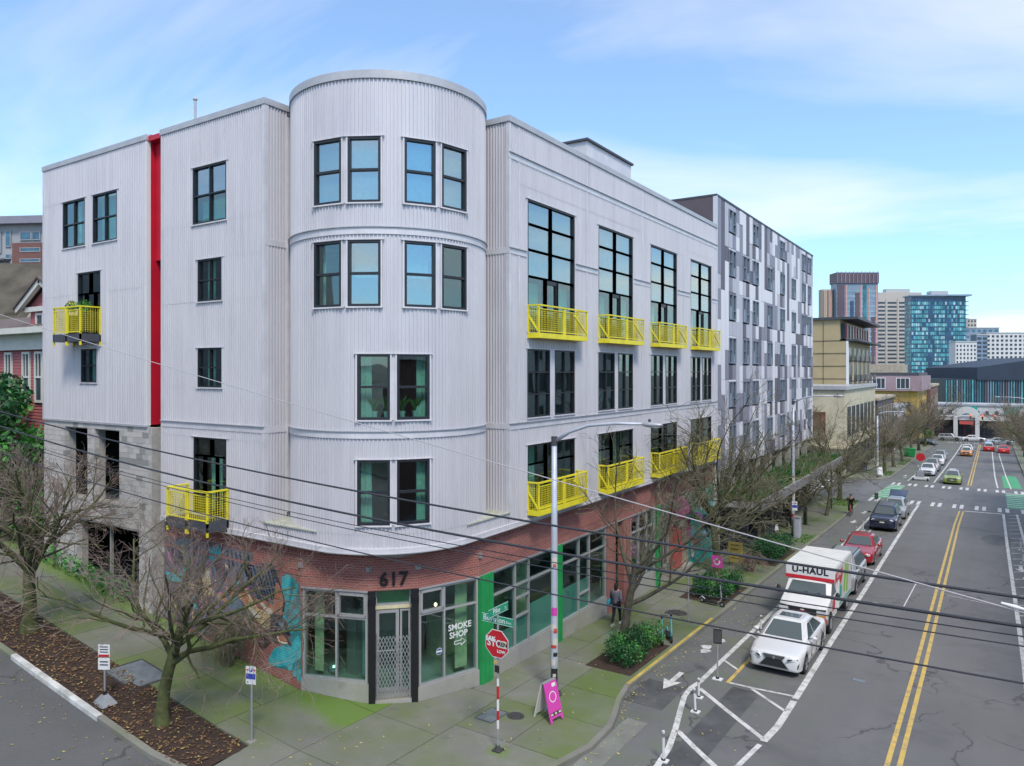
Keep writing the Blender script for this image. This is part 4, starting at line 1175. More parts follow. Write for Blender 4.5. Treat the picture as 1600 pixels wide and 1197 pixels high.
for i, (p, q, z0) in enumerate(blocks):
    dark = rnd.random() < (0.38 if p > -28 and z0 > 6.3 else 0.12)
    mname = 'block_dark' if dark and rnd.random() < 0.5 else ('block_mid' if dark or rnd.random() < 0.2 else 'block_pale')
    o = rnd.uniform(-0.006, 0.006)
    if i < 290:
        inst(unit[mname], 'block', (p + 0.005, YL + 0.1 - o, z0 + 0.005), (q - p - 0.01, 0.2, bh - 0.01), loft)
    else:
        rest.box(p + 0.005, q - 0.005, YL - o, YL + 0.2, z0 + 0.005, z0 + bh - 0.005)
tag(rest.build('block_courses', 'block_pale', loft), kind='stuff')
b = MB()
for (x0, x1, z0, z1) in [(-33.8, -32.1, 4.36, 8.0), (-32.8, -31.1, 0.5, 4.36), (-30.3, -29.77, 4.1, 8.0), (-27.95, -25.8, 4.1, 8.0), (-32.1, -27.95, 7.8, 8.0), (-32.1, -27.95, 4.12, 4.98), (-26.6, -25.8, 0.5, 4.1)]:
    b.box(x0 + 0.02, x1 - 0.02, YL + 0.02, YL + 0.45, z0, z1)
b.build('block_core', 'mortar', loft)
trim('end_face', PX(-25.76, 1), YL, YL + 0.6, -0.2, 0.01, 1.0, 8.02, 'block_mid', loft)
for (o0, o1, z0, z1) in open_[:2]:
    trim('sill', PL, o0 - 0.02, o1 + 0.02, -0.45, 0.03, z0 - 0.06, z0, 'concrete', loft)
# garage decks inside the wing
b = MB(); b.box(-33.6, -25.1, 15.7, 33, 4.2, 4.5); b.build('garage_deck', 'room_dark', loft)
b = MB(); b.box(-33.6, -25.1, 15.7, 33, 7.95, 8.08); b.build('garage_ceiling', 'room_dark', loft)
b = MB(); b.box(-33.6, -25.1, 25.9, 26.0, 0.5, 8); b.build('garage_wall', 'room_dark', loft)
b = MB(); b.box(-29.9, -27.6, 17.6, 17.7, 7.0, 7.94); b.build('garage_brick_panel', 'brick', loft)
b = MB(); b.box(-29.72, -29.62, 17.0, 17.1, 5.9, 7.9); b.build('garage_post', 'yellow_paint', loft)
b = MB(); b.box(-29.62, -27.6, 17.0, 17.06, 6.55, 6.63); b.build('garage_beam', 'curtain_warm', loft)
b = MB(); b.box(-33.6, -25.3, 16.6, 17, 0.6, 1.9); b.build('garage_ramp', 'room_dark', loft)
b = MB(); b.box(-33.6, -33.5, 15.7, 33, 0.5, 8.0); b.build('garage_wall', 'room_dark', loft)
b = MB(); b.box(-29.2, -29.1, 15.5, 15.6, 1.5, 4.1); b.build('garage_column', 'concrete', loft)
b = MB(); b.hexa([(-26.5, 15.6, 3.4), (-25.05, 15.6, 3.4), (-25.05, 19, 3.4), (-26.5, 19, 3.4)], [(-26.5, 15.6, 3.5), (-25.05, 15.6, 3.6), (-25.05, 19, 3.6), (-26.5, 19, 3.5)]); b.build('canopy', 'white_plain', loft)

# --- brick base ----------------------------------------------------------------
BT = 4.74
def seg_frame(A, B, inset=0.0):
    A, B = Vector((A[0], A[1], 0)), Vector((B[0], B[1], 0)); d = B - A; L = d.length; d.normalize(); n = Vector((d.y, -d.x, 0))
    return (lambda u, o, z: (A.x + d.x * u + n.x * (o - inset), A.y + d.y * u + n.y * (o - inset), z)), L
def brick_seg(A, B, z0, z1, th=0.3, u0=0, u1=None, o=0.0, m='brick', name='brick_wall'):
    P, L = seg_frame(A, B); b = MB(); pbox(b, P, u0, L if u1 is None else u1, -th, o, z0, z1); return b.build(name, m, loft)
LA = (-25.06, 15.32); PE = (-13.92, 43.2)
brick_seg(LA, V1, 0.0, BT)
for A, B in ((V1, V2), (V2, V3), (V3, V4), (V4, PE)):
    brick_seg(A, B, 3.47, BT)
for A, B in ((LA, V1), (V1, V2), (V2, V3), (V3, V4), (V4, PE)):
    for (z0, z1, o) in ((4.58, BT - 0.002, 0.035), (4.43, 4.50, 0.02), (3.80, 3.87, 0.018)):
        P, L = seg_frame(A, B); b = MB(); pbox(b, P, -0.005, L + 0.005, -0.05, o, z0, z1); b.build('brick_course', 'brick', loft)
    if A != V2:
        P, L = seg_frame(A, B); b = MB(); n = int(L / 0.17)
        for i in range(n): pbox(b, P, (i + 0.25) * L / n, (i + 0.75) * L / n, 0.0, 0.03, 4.505, 4.578)
        o_ = b.build('dentil_course', 'brick', loft); tag(o_, kind='stuff')
for (A, B) in ((V1, V2), (V3, V4), (V4, PE)):
    P, L = seg_frame(A, B); trim('lintel', P, 0.02, L - 0.02, -0.1, 0.025, 3.42, 3.47, 'silver_frame', loft)
for p in (V1, V2, V3, V4):
    b = MB(); b.box(p[0] - 0.06, p[0] + 0.06, p[1] - 0.06, p[1] + 0.06, 4.05, 4.2); b.build('corner_light', 'steel', loft)

def shopfront(A, B, z0, z1, vc, hc, boxed=None, sillh=None, frost=None, u0=0.05, u1=None, pane='pane_shop'):
    P, L = seg_frame(A, B, 0.06); u1 = L - 0.05 if u1 is None else u1
    cells = None
    w = window(P, u0, u1, z0, z1, [u0 + (u1 - u0) * v for v in vc], hc, loft, pane=pane, fm='silver_frame', fw=0.07, mw=0.06, name='shop_window', sill=False)
    if boxed:
        a, c, d, e = boxed; a = u0 + (u1 - u0) * a; c = u0 + (u1 - u0) * c
        b = MB(); f = 0.075
        for r_ in ((a, a + f, d, e), (c - f, c, d, e), (a, c, d, d + f), (a, c, e - f, e)): pbox(b, P, r_[0], r_[1], -0.06, 0.05, r_[2], r_[3])
        b.build('vent_sash', 'silver_frame', w)
    g0 = min(G(*P(u0, 0, 0)[:2]), G(*P(u1, 0, 0)[:2])) - 0.1
    b = MB(); pbox(b, P, u0 - 0.05, u1 + 0.05, -0.25, 0.05, g0, z0); b.build('plinth', 'concrete', loft)
    if frost:
        for (fa, fb, fz) in frost:
            b = MB(); pbox(b, P, u0 + (u1 - u0) * fa, u0 + (u1 - u0) * fb, -0.085, -0.075, z0 + 0.05, fz); b.build('frosted_film', 'frosted', w)
    return w, P, u0, u1
w, P, u0, u1 = shopfront(V1, V2, 0.66, 3.42, [0.52], [2.6], boxed=(0.54, 0.98, 2.64, 3.36))
trim('inner_blind', P, 0.2, 0.5, -0.5, -0.46, 0.7, 3.4, 'curtain_warm', w); trim('inner_column', P, 1.75, 1.95, -0.8, -0.6, 0.6, 3.4, 'frosted', w)
b = MB(); b.ball(P(0.9, -0.4, 0.86), 0.22, 0.22, 0.2, 12, 8); b.build('display_globe', 'alloy', w)
w, P, u0, u1 = shopfront(V3, V4, 0.42, 3.42, [0.42], [2.62], boxed=(0.02, 0.40, 2.66, 3.36))
trim('inner_blind', P, 1.6, 2.05, -0.4, -0.36, 0.5, 3.4, 'curtain_warm', w); trim('inner_column', P, 0.3, 0.45, -0.8, -0.65, 0.6, 3.4, 'frosted', w)
text_obj('lettering', 'SMOKE', 0.27, P(1.55, 0.0, 1.98), Vector(P(1, 0, 0)) - Vector(P(0, 0, 0)), 'white_plain', w, bold=0.006)
text_obj('lettering', 'SHOP', 0.27, P(1.5, 0.0, 1.73), Vector(P(1, 0, 0)) - Vector(P(0, 0, 0)), 'white_plain', w, bold=0.006)
b = MB()
ar = [(-0.2, 0.05), (0.05, 0.05), (0.05, 0.12), (0.22, 0), (0.05, -0.12), (0.05, -0.05), (-0.2, -0.05)]
for (a, c), (d, e) in zip(ar, ar[1:] + ar[:1]): b.bar(P(1.55 + a, 0.0, 1.48 + c), P(1.55 + d, 0.0, 1.48 + e), 0.025, 0.012)
b.build('arrow_sign', 'white_plain', w)
mat('sticker_blue', (0.05, 0.10, 0.30), 0.5)
b = MB(); d_ = Vector(P(0, 1, 0)) - Vector(P(0, 0, 0)); b.disc(P(0.78, 0.004, 1.35), 0.11, 20, d_); b.build('round_sticker', 'white_plain', w)
b = MB(); b.disc(P(0.78, 0.008, 1.35), 0.095, 20, d_); b.build('round_sticker', 'sticker_blue', w)
b = MB(); pbox(b, P, 0.69, 0.87, 0.009, 0.012, 1.325, 1.375); b.build('sticker_band', 'white_plain', w)

# door bay
P, L = seg_frame(V2, V3)
for (a, c) in ((0.0, 0.2), (L - 0.2, L)):
    b = MB(); pbox(b, P, a, c, -0.3, 0.03, -0.05, 3.47); pil = b.build('pillar', 'black_paint', loft)
    b = MB()
    for z in (3.05, 3.12, 3.19): pbox(b, P, a - 0.02, c + 0.02, -0.2, 0.05, z, z + 0.03)
    b.build('pillar_ring', 'black_paint', pil)
PD = lambda u, o, z: P(u, o - 0.28, z)
b = MB(); pbox(b, PD, 0.2, L - 0.2, -0.08, 0.06, 2.83, 2.93); b.build('door_beam', 'curtain_warm', loft)
w = window(PD, 0.2, L - 0.2, 2.93, 3.44, [], [], loft, pane='pane_shop', fm='silver_frame', sill=False, name='transom_window')
b = MB(); pbox(b, PD, 0.2, L - 0.2, -1.2, -0.1, 3.0, 3.4); b.build('green_light_box', 'green_paint', w)
dr = window(PD, 0.22, 0.92, 0.3, 2.8, [], [], loft, pane='pane_shop', fm='silver_frame', fw=0.1, sill=False, name='door')
b = MB(); b.tube([PD(0.86, 0.06, 1.2), PD(0.86, 0.09, 1.25), PD(0.86, 0.09, 1.5), PD(0.86, 0.06, 1.55)], 0.015, 6); b.build('handle', 'alloy', dr)
window(PD, 0.95, L - 0.22, 0.3, 2.8, [], [], loft, pane='pane_shop', fm='silver_frame', fw=0.06, sill=False, name='side_light')
b = MB(); pbox(b, P, 0.0, L, -0.5, 0.02, -0.25, 0.12); pbox(b, PD, 0.2, L - 0.2, -0.2, 0.0, 0.1, 0.3); b.build('threshold', 'concrete', loft)
# folding gate
gate = MB(); ga, gb, gz0, gz1 = 0.24, L - 0.24, 0.2, 2.05
gate.bar(P(ga, -0.05, 0.12), P(ga, -0.05, gz1 + 0.1), 0.035); gate.bar(P(gb, -0.05, 0.12), P(gb, -0.05, gz1 + 0.1), 0.035)
gt = gate.build('folding_gate', 'steel', loft)
n = 10; du = (gb - ga) / n; dz = (gz1 - gz0) / 4
for s in range(2):
    for i in range(-8, n):
        b = MB(); pa = (ga + i * du, gz0 if s == 0 else gz1); 
        u_a, z_a = ga + i * du, gz0; u_b, z_b = ga + (i + 8) * du, gz1
        t0 = max(0, (ga - u_a) / (u_b - u_a)); t1 = min(1, (gb - u_a) / (u_b - u_a))
        if t1 - t0 < 0.05: continue
        f = lambda t_: (u_a + (u_b - u_a) * t_, (z_a + (z_b - z_a) * t_) if s == 0 else (gz1 - (z_b - z_a) * t_))
        p0, p1 = f(t0), f(t1)
        b.bar(P(p0[0], -0.05 + 0.012 * (s * 2 - 1), p0[1]), P(p1[0], -0.05 + 0.012 * (s * 2 - 1), p1[1]), 0.018, 0.008, up=Vector(P(0, 1, 0)) - Vector(P(0, 0, 0)))
        b.build('gate_slat', 'steel', gt)
b = MB(); b.bar(P(ga, -0.05, 1.62), P(ga + (gb - ga) * 0.55, -0.05, 1.62), 0.025); b.build('gate_bar', 'steel', gt)
text_obj('house_number', '617', 0.56, P(L / 2, 0.03, 3.79), Vector(P(1, 0, 0)) - Vector(P(0, 0, 0)), 'black_paint', loft, extr=0.02, bold=0.012, spacing=1.05)

# right street shopfront: green piers, silver windows, brick piers
def PF(u, o, z): return (-13.92 + o, u, z)
def green_pier(a, c):
    b = MB(); pbox(b, PF, a, c, -0.25, 0.08, -0.5, 3.46); g = b.build('green_pier', 'green_paint', loft)
    b = MB(); pbox(b, PF, a + (c - a) * 0.3, a + (c - a) * 0.38, 0.08, 0.1, -0.4, 3.4); pbox(b, PF, a + (c - a) * 0.62, a + (c - a) * 0.7, 0.08, 0.1, -0.4, 3.4); b.build('pier_rib', 'green_paint', g)
green_pier(19.31, 19.96); green_pier(24.31, 24.61); green_pier(34.09, 34.55)
fs = lambda y: (-13.92, y)
shopfront(fs(19.96), fs(24.31), 0.42, 3.42, [0.345, 0.555], [2.6], frost=[(0.02, 0.33, 1.2), (0.35, 0.54, 1.42), (0.57, 0.98, 1.68)])
P_, L_ = seg_frame(fs(19.96), fs(24.31), 0.06)
for z in (1.45, 2.1):
    b = MB(); pbox(b, P_, 0.05 + (L_ - 0.1) * 0.345, 0.05 + (L_ - 0.1) * 0.555, -0.08, 0.03, z, z + 0.06); b.build('window_bar', 'silver_frame', loft)
trim('inner_column', P_, 3.0, 3.9, -1.1, -0.9, 0.4, 3.4, 'curtain_warm', loft)
w, P, u0, u1 = shopfront(fs(24.61), fs(28.66), 0.36, 3.42, [0.385, 0.615], [2.6], frost=[(0.02, 0.375, 1.6), (0.395, 0.605, 1.6)])
b = MB(); pbox(b, P, 0.05 + 3.95 * 0.385, 0.05 + 3.95 * 0.615, -0.08, 0.03, 1.05, 1.11); b.build('window_bar', 'silver_frame', w)
brick_seg(fs(28.66), fs(29.5), -0.6, 3.47); brick_seg(fs(30.35), fs(31.1), -0.6, 3.47)
b = MB(); pbox(b, PF, 29.5, 30.35, -1.3, -1.2, -0.5, 3.4); b.build('recessed_door', 'brick_dark', loft)
shopfront(fs(31.1), fs(34.09), 0.25, 3.42, [0.34, 0.67], [2.6], pane='pane_sky')
shopfront(fs(34.55), fs(35.92), 0.2, 3.42, [0.5], [2.6])
mat('coral', (0.55, 0.10, 0.09), 0.5, var=0.15); mat('teal_art', (0.03, 0.38, 0.34), 0.4, var=0.4, vs=2); mat('purple_art', (0.22, 0.06, 0.42), 0.4, var=0.2); mat('pink_art', (0.55, 0.05, 0.30), 0.45, var=0.3, vs=5)
mat('cyan_art', (0.10, 0.45, 0.62), 0.4, var=0.3); mat('tan_wall', (0.42, 0.36, 0.28), 0.8, var=0.2)
brick_seg(fs(35.92), fs(36.3), -0.9, 3.47, o=0.02)
b = MB(); pbox(b, PF, 36.3, 37.1, -0.2, 0.25, -0.9, 1.9); b.build('coral_column', 'coral', loft)
b = MB(); pbox(b, PF, 36.2, 38.0, -0.2, 0.5, -1.2, -0.1); b.build('plinth', 'concrete', loft)
b = MB(); pbox(b, PF, 37.1, 38.8, -0.3, -0.05, -1.0, 3.47); b.build('shop_wall', 'tan_wall', loft)
b = MB(); pbox(b, PF, 38.8, 43.2, -0.3, -0.05, -1.0, 3.47); b.build('art_wall', 'teal_art', loft)
def art(pts, m, o=0.0, name='painted_shape'):
    b = MB(); b.loft([[PF(u, o - 0.006, z) for u, z in pts], [PF(u, o, z) for u, z in pts]]); b.build(name, m, loft)
for i in range(26):
    u = rnd.uniform(38.8, 43.0); z = rnd.uniform(-0.1, 3.2); r_ = rnd.uniform(0.14, 0.42)
    art([(u + r_ * math.cos(a) * rnd.uniform(0.6, 1.1), z + r_ * 1.5 * math.sin(a) * rnd.uniform(0.6, 1.1)) for a in lin(0, 6.28, 8)[:-1]], rnd.choice(['cyan_art', 'cyan_art', 'curtain', 'frosted', 'purple_art', 'green_paint', 'black_paint', 'pink_art']), -0.04 + 0.003 * i)
# round hanging sign and coloured globes on the last shop
b = MB(); b.ball((-13.6, 36.6, 3.0), 0.5, 0.16, 0.62, 12, 8); sg = b.build('hanging_sign', 'pink_art', loft)
b = MB(); b.bar((-13.95, 36.6, 3.5), (-13.3, 36.6, 3.5), 0.05); b.build('bracket', 'black_paint', sg)
for (u, z, r_, mm) in ((41.6, 1.45, 0.24, 'purple_art'), (39.6, 2.1, 0.2, 'purple_art'), (40.6, 0.9, 0.2, 'cyan_art'), (39.3, 0.75, 0.18, 'coral')):
    b = MB(); b.ball((-13.7, u, z), r_, r_, r_, 12, 8); b.build('painted_ball', mm, loft, smooth=True)
# shop interior
b = MB(); b.box(-18.2, -14.2, 19.4, 43, -0.6, 0.2); b.build('shop_floor', 'room', loft)
b = MB(); b.extr([(-18.0, 15.6), (-17.8, 15.6), (-15.85, 16.4), (-14.95, 17.3), (-14.2, 19.4), (-18.0, 19.4)], lambda a, c, t_: (a, c, t_), -0.3, 0.28); b.build('shop_floor', 'room', loft)
b = MB(); b.box(-24.8, -18.0, 15.7, 19.5, 0.0, 0.35); b.build('shop_floor', 'room', loft)
b = MB(); b.box(-16.6, -15.9, 19.8, 23.6, 0.2, 1.6); b.build('shop_counter', 'curtain_warm', loft)
b = MB(); b.box(-17.6, -17.2, 17.0, 27.0, 0.2, 2.4); b.build('shop_shelf', 'room', loft)
# lit pendant lamps inside the shop, as the photograph shows
mat('warm_bulb', (1, 0.7, 0.3), 0.4, emit=((1, 0.62, 0.25), 6.0))
for (x, y, z) in ((-14.9, 21.0, 2.25), (-15.2, 18.6, 2.5)):
    b = MB(); b.ball((x, y, z), 0.05, 0.05, 0.06, 8, 6); lp = b.build('pendant_bulb', 'warm_bulb', loft)
    b = MB(); b.bar((x, y, z + 0.05), (x, y, 4.5), 0.012); b.build('pendant_cord', 'black_paint', lp)

# --- mural on the left brick wall: thin painted shapes, each its own patch ------------
def PM(u, o, z): return (u, 15.32 - o, z)
def mur(pts, m, lay, name='mural_patch'):
    b = MB(); o = 0.004 + 0.0025 * lay
    b.loft([[PM(u, 0.0, z) for u, z in pts], [PM(u, o, z) for u, z in pts]]); return b.build(name, m, loft)
def mmat(n, c, c2):
    """paint over brick: the joints stay visible"""
    t = NT(n)
    cs = t.n('ShaderNodeSeparateXYZ'); t.l(t.coord(), cs.inputs[0])
    cb = t.n('ShaderNodeCombineXYZ'); t.l(cs.outputs[0], cb.inputs[0]); t.l(cs.outputs[2], cb.inputs[1])
    b = t.n('ShaderNodeTexBrick'); b.inputs['Scale'].default_value = 1.0; b.inputs['Brick Width'].default_value = 0.23; b.inputs['Row Height'].default_value = 0.078; b.inputs['Mortar Size'].default_value = 0.012
    t.l(cb.outputs[0], b.inputs['Vector'])
    f = t.ramp(t.noise(2.2, detail=5, rough=0.6), 0.35, 0.68)
    col = t.mix(f, c, c2)
    t.base(t.mix(t.math('MULTIPLY', b.outputs['Fac'], 0.45), col, tuple(x * 0.45 for x in c))); t.rough(0.7); t.bump(b.outputs['Fac'], -0.5, 0.01)
mmat('mur_teal', (0.015, 0.34, 0.40), (0.10, 0.56, 0.60)); mmat('mur_blue', (0.07, 0.16, 0.25), (0.22, 0.30, 0.38)); mmat('mur_dark', (0.010, 0.018, 0.035), (0.02, 0.05, 0.09))
mmat('mur_slate', (0.09, 0.11, 0.17), (0.20, 0.22, 0.30)); mmat('mur_gold', (0.55, 0.38, 0.17), (0.78, 0.64, 0.38)); mmat('mur_rust', (0.46, 0.15, 0.08), (0.66, 0.32, 0.20))
mmat('mur_pink', (0.50, 0.10, 0.34), (0.62, 0.40, 0.48)); mmat('mur_cream', (0.70, 0.62, 0.46), (0.80, 0.76, 0.66)); mmat('mur_brown', (0.07, 0.045, 0.04), (0.16, 0.10, 0.09)); mmat('mur_mauve', (0.13, 0.075, 0.085), (0.22, 0.20, 0.25))
mmat('mur_tealdark', (0.02, 0.16, 0.19), (0.05, 0.36, 0.40))
mur([(-18.79, 3.61), (-18.49, 3.76), (-18.19, 3.7), (-17.95, 3.54), (-17.84, 2.9), (-17.84, 0.89), (-18.24, 0.77), (-19.26, 0.71), (-19.31, 1.0), (-18.64, 1.48), (-18.24, 1.96), (-18.59, 2.4), (-18.55, 2.84)], 'mur_tealdark', 0)
rm = random.Random(12)
for i in range(95):
    u = rm.uniform(-24.8, -20.4); z = rm.uniform(0.9, 4.0); a = rm.uniform(0.6, 2.2); l_ = rm.uniform(0.18, 0.6); w_ = rm.uniform(0.03, 0.12)
    d_ = (math.cos(a) * l_, math.sin(a) * l_); n_ = (-math.sin(a) * w_, math.cos(a) * w_)
    if z + d_[1] > 4.2 or z < 0.5 + (u + 24.8) * 0.02 or u + d_[0] > -20.2: continue
    mur([(u, z), (u + d_[0] * .5 + n_[0], z + d_[1] * .5 + n_[1]), (u + d_[0], z + d_[1]), (u + d_[0] * .5 - n_[0], z + d_[1] * .5 - n_[1])], rm.choice(['mur_blue', 'mur_teal', 'mur_slate', 'mur_dark', 'mur_mauve', 'mur_pink', 'mur_gold', 'mur_rust', 'mur_brown', 'mur_blue']), 1 + i % 3)
mur([(-25.16, 4.11), (-23.19, 4.27), (-20.15, 4.22), (-20.09, 1.63), (-22.55, 1.12), (-25.16, 1.17)], 'mur_mauve', 0)
mur([(-18.72, 3.62), (-18.52, 3.74), (-18.34, 3.68), (-18.32, 3.32), (-18.38, 3.0), (-18.44, 2.69), (-18.54, 2.21), (-18.67, 2.38), (-18.59, 2.83), (-18.74, 3.21)], 'mur_teal', 1)
mur([(-18.44, 2.66), (-18.24, 3.13), (-18.07, 3.52), (-17.98, 3.47), (-18.04, 3.16), (-18.24, 2.7), (-18.38, 2.37)], 'mur_teal', 2)
mur([(-18.54, 2.14), (-18.34, 2.44), (-17.99, 2.86), (-17.86, 2.86), (-17.92, 2.46), (-18.04, 2.17), (-18.24, 1.93), (-18.44, 1.96)], 'mur_teal', 3)
mur([(-19.39, 0.89), (-19.1, 1.29), (-18.64, 1.52), (-18.24, 1.66), (-17.99, 1.95), (-17.84, 1.75), (-17.84, 1.28), (-18.14, 1.05), (-18.44, 0.89), (-18.84, 0.78), (-19.26, 0.71)], 'mur_teal', 2)
mur([(-18.49, 0.88), (-18.24, 0.97), (-18.24, 0.8), (-18.39, 0.73)], 'mur_teal', 3)
mur([(-18.24, 0.7), (-17.99, 0.89), (-17.84, 0.89), (-17.84, 0.53), (-17.99, 0.56)], 'mur_teal', 3)
mur([(-20.68, 3.78), (-19.31, 3.97), (-19.0, 3.58), (-18.74, 3.18), (-18.64, 2.86), (-18.95, 2.64), (-19.26, 2.69), (-19.94, 2.72), (-20.32, 3.09)], 'mur_slate', 4)
mur([(-20.57, 3.79), (-20.5, 3.8), (-20.05, 3.17), (-19.76, 2.7), (-19.84, 2.68), (-20.16, 3.14)], 'mur_dark', 5)
mur([(-20.39, 3.82), (-20.32, 3.83), (-19.89, 3.17), (-19.63, 2.71), (-19.71, 2.69), (-20.0, 3.14)], 'mur_dark', 6)
mur([(-20.21, 3.84), (-20.14, 3.85), (-19.73, 3.17), (-19.5, 2.72), (-19.58, 2.7), (-19.84, 3.13)], 'mur_dark', 5)
mur([(-20.03, 3.87), (-19.96, 3.88), (-19.57, 3.17), (-19.38, 2.74), (-19.45, 2.72), (-19.68, 3.13)], 'mur_dark', 6)
mur([(-19.85, 3.89), (-19.78, 3.9), (-19.41, 3.16), (-19.25, 2.75), (-19.33, 2.73), (-19.52, 3.13)], 'mur_dark', 5)
mur([(-19.68, 3.92), (-19.61, 3.93), (-19.26, 3.16), (-19.13, 2.76), (-19.2, 2.74), (-19.36, 3.13)], 'mur_dark', 6)
mur([(-19.5, 3.94), (-19.43, 3.95), (-19.1, 3.16), (-19.0, 2.77), (-19.08, 2.75), (-19.2, 3.13)], 'mur_dark', 5)
mur([(-19.33, 3.97), (-19.26, 3.98), (-18.95, 3.16), (-18.88, 2.78), (-18.96, 2.76), (-19.05, 3.12)], 'mur_dark', 6)
mur([(-19.33, 3.97), (-19.18, 3.99), (-18.92, 3.59), (-18.67, 3.12), (-18.55, 2.84), (-18.68, 2.4), (-18.77, 2.38), (-18.68, 2.82), (-18.84, 3.23)], 'mur_dark', 7)
mur([(-20.0, 2.71), (-19.57, 2.75), (-19.13, 2.66), (-19.05, 3.03), (-19.0, 3.39), (-18.87, 3.41), (-18.69, 3.09), (-18.64, 2.86), (-18.72, 2.44), (-19.05, 2.4), (-19.36, 2.46), (-19.73, 2.53)], 'mur_rust', 8)
mur([(-20.85, 2.9), (-20.57, 2.97), (-20.24, 2.72), (-19.89, 2.4), (-19.47, 2.39), (-19.2, 2.42), (-19.23, 1.97), (-19.47, 1.81), (-19.73, 1.91), (-20.05, 2.13), (-20.43, 2.38), (-20.82, 2.62)], 'mur_gold', 9)
mur([(-20.85, 2.9), (-20.57, 2.97), (-20.32, 2.74), (-20.38, 2.42), (-20.68, 2.54)], 'mur_rust', 10)
mur([(-19.81, 2.68), (-19.65, 2.65), (-19.13, 2.47), (-19.2, 2.37), (-19.57, 2.46)], 'mur_cream', 11)
mur([(-20.38, 2.4), (-20.16, 2.39), (-19.73, 2.19), (-19.84, 2.1), (-20.21, 2.24)], 'mur_cream', 11)
mur([(-19.26, 2.38), (-18.72, 2.41), (-18.44, 2.19), (-18.33, 1.85), (-18.59, 1.88), (-18.95, 1.89), (-19.26, 1.8)], 'mur_dark', 10)
mur([(-18.95, 2.27), (-18.64, 2.19), (-18.49, 1.95), (-18.64, 1.95), (-18.84, 2.12)], 'mur_blue', 11)
mur([(-19.78, 1.7), (-19.2, 1.89), (-18.84, 1.88), (-18.44, 1.79), (-18.22, 1.56), (-18.64, 1.57), (-19.26, 1.49), (-19.52, 1.23), (-19.84, 1.27)], 'mur_brown', 12)
mur([(-18.9, 1.75), (-18.64, 1.78), (-18.44, 1.69), (-18.59, 1.61), (-18.79, 1.62)], 'mur_rust', 13)
mur([(-18.94, 1.72), (-18.88, 1.74), (-18.79, 1.61), (-18.57, 1.61), (-18.42, 1.65), (-18.44, 1.58), (-18.67, 1.54), (-18.84, 1.58)], 'mur_cream', 14)
mur([(-24.4, 4.04), (-23.85, 4.25), (-23.39, 3.94), (-23.59, 3.28), (-23.92, 3.35)], 'mur_blue', 3)
mur([(-22.49, 4.02), (-21.99, 4.18), (-21.77, 3.96), (-22.3, 3.6), (-22.49, 3.63)], 'mur_teal', 3)
mur([(-21.68, 4.12), (-20.21, 4.15), (-20.23, 3.66), (-20.78, 3.43), (-21.56, 3.61)], 'mur_slate', 3)
mur([(-21.5, 4.09), (-21.41, 4.1), (-21.32, 3.57), (-21.4, 3.52)], 'mur_dark', 4)
mur([(-21.28, 4.1), (-21.19, 4.11), (-21.1, 3.6), (-21.19, 3.55)], 'mur_dark', 5)
mur([(-21.07, 4.11), (-20.98, 4.12), (-20.89, 3.63), (-20.97, 3.58)], 'mur_dark', 4)
mur([(-20.85, 4.12), (-20.77, 4.13), (-20.68, 3.66), (-20.76, 3.62)], 'mur_dark', 5)
mur([(-20.64, 4.13), (-20.56, 4.14), (-20.47, 3.7), (-20.55, 3.65)], 'mur_dark', 4)
mur([(-20.43, 4.14), (-20.35, 4.15), (-20.26, 3.73), (-20.34, 3.68)], 'mur_dark', 5)
mur([(-23.89, 2.64), (-23.65, 2.7), (-23.06, 2.58), (-22.81, 3.0), (-22.65, 3.34), (-22.46, 3.35), (-22.39, 2.8), (-22.42, 2.37), (-22.81, 2.19), (-23.32, 2.38)], 'mur_gold', 5)
mur([(-22.61, 3.3), (-22.47, 3.25), (-22.55, 2.93), (-22.68, 2.99)], 'mur_cream', 6)
mur([(-25.06, 2.86), (-24.33, 2.81), (-23.85, 3.2), (-23.69, 2.99), (-24.19, 2.59), (-24.88, 2.52)], 'mur_teal', 4)
mur([(-23.65, 2.2), (-23.19, 2.24), (-22.81, 2.0), (-23.19, 1.77), (-23.65, 1.85)], 'mur_teal', 4)
mur([(-25.02, 1.89), (-24.67, 1.99), (-24.53, 1.89), (-24.88, 1.71)], 'mur_pink', 6)
mur([(-23.39, 2.25), (-22.61, 2.18), (-22.74, 1.91), (-23.06, 1.89)], 'mur_pink', 6)
mur([(-20.58, 3.79), (-20.21, 3.88), (-20.15, 3.16), (-20.61, 3.07)], 'mur_blue', 4)
mur([(-21.38, 2.51), (-20.72, 2.66), (-20.72, 2.07), (-21.26, 1.86)], 'mur_blue', 4)
mur([(-21.99, 2.6), (-21.56, 2.59), (-21.5, 2.34), (-21.99, 2.37)], 'mur_rust', 4)
# ---------------------------------------------------------------- patterned apartment block next door
mat('panel_white', (0.72, 0.70, 0.73), 0.5, var=0.05, vs=1); mat('panel_pale', (0.47, 0.46, 0.51), 0.5, var=0.06, vs=1); mat('panel_grey', (0.225, 0.22, 0.27), 0.5, var=0.08, vs=1); mat('panel_dark', (0.10, 0.085, 0.115), 0.5, var=0.08, vs=1)
mat('brown_wall', (0.105, 0.085, 0.10), 0.7, var=0.12, vs=0.7, bump=0.1); mat('grille', (0.20, 0.24, 0.31), 0.5, var=0.1); mat('pale_frame', (0.58, 0.60, 0.66), 0.5)
mat('apt_glass', (0.035, 0.06, 0.075), 0.22, var=0.5, vs=0.6)
apt = root('apartment_building', (-19, 57, -1), 'tall apartment block clad in a mosaic of white and grey panels', 'building')
AX = -13.85; AY0, AY1 = 43.3, 71.2; AZ0, AZ1 = 4.05, 20.6
b = MB(); b.box(-26, AX - 0.2, AY0, AY1, AZ0, AZ1 - 0.02); b.build('wall', 'brown_wall', apt)
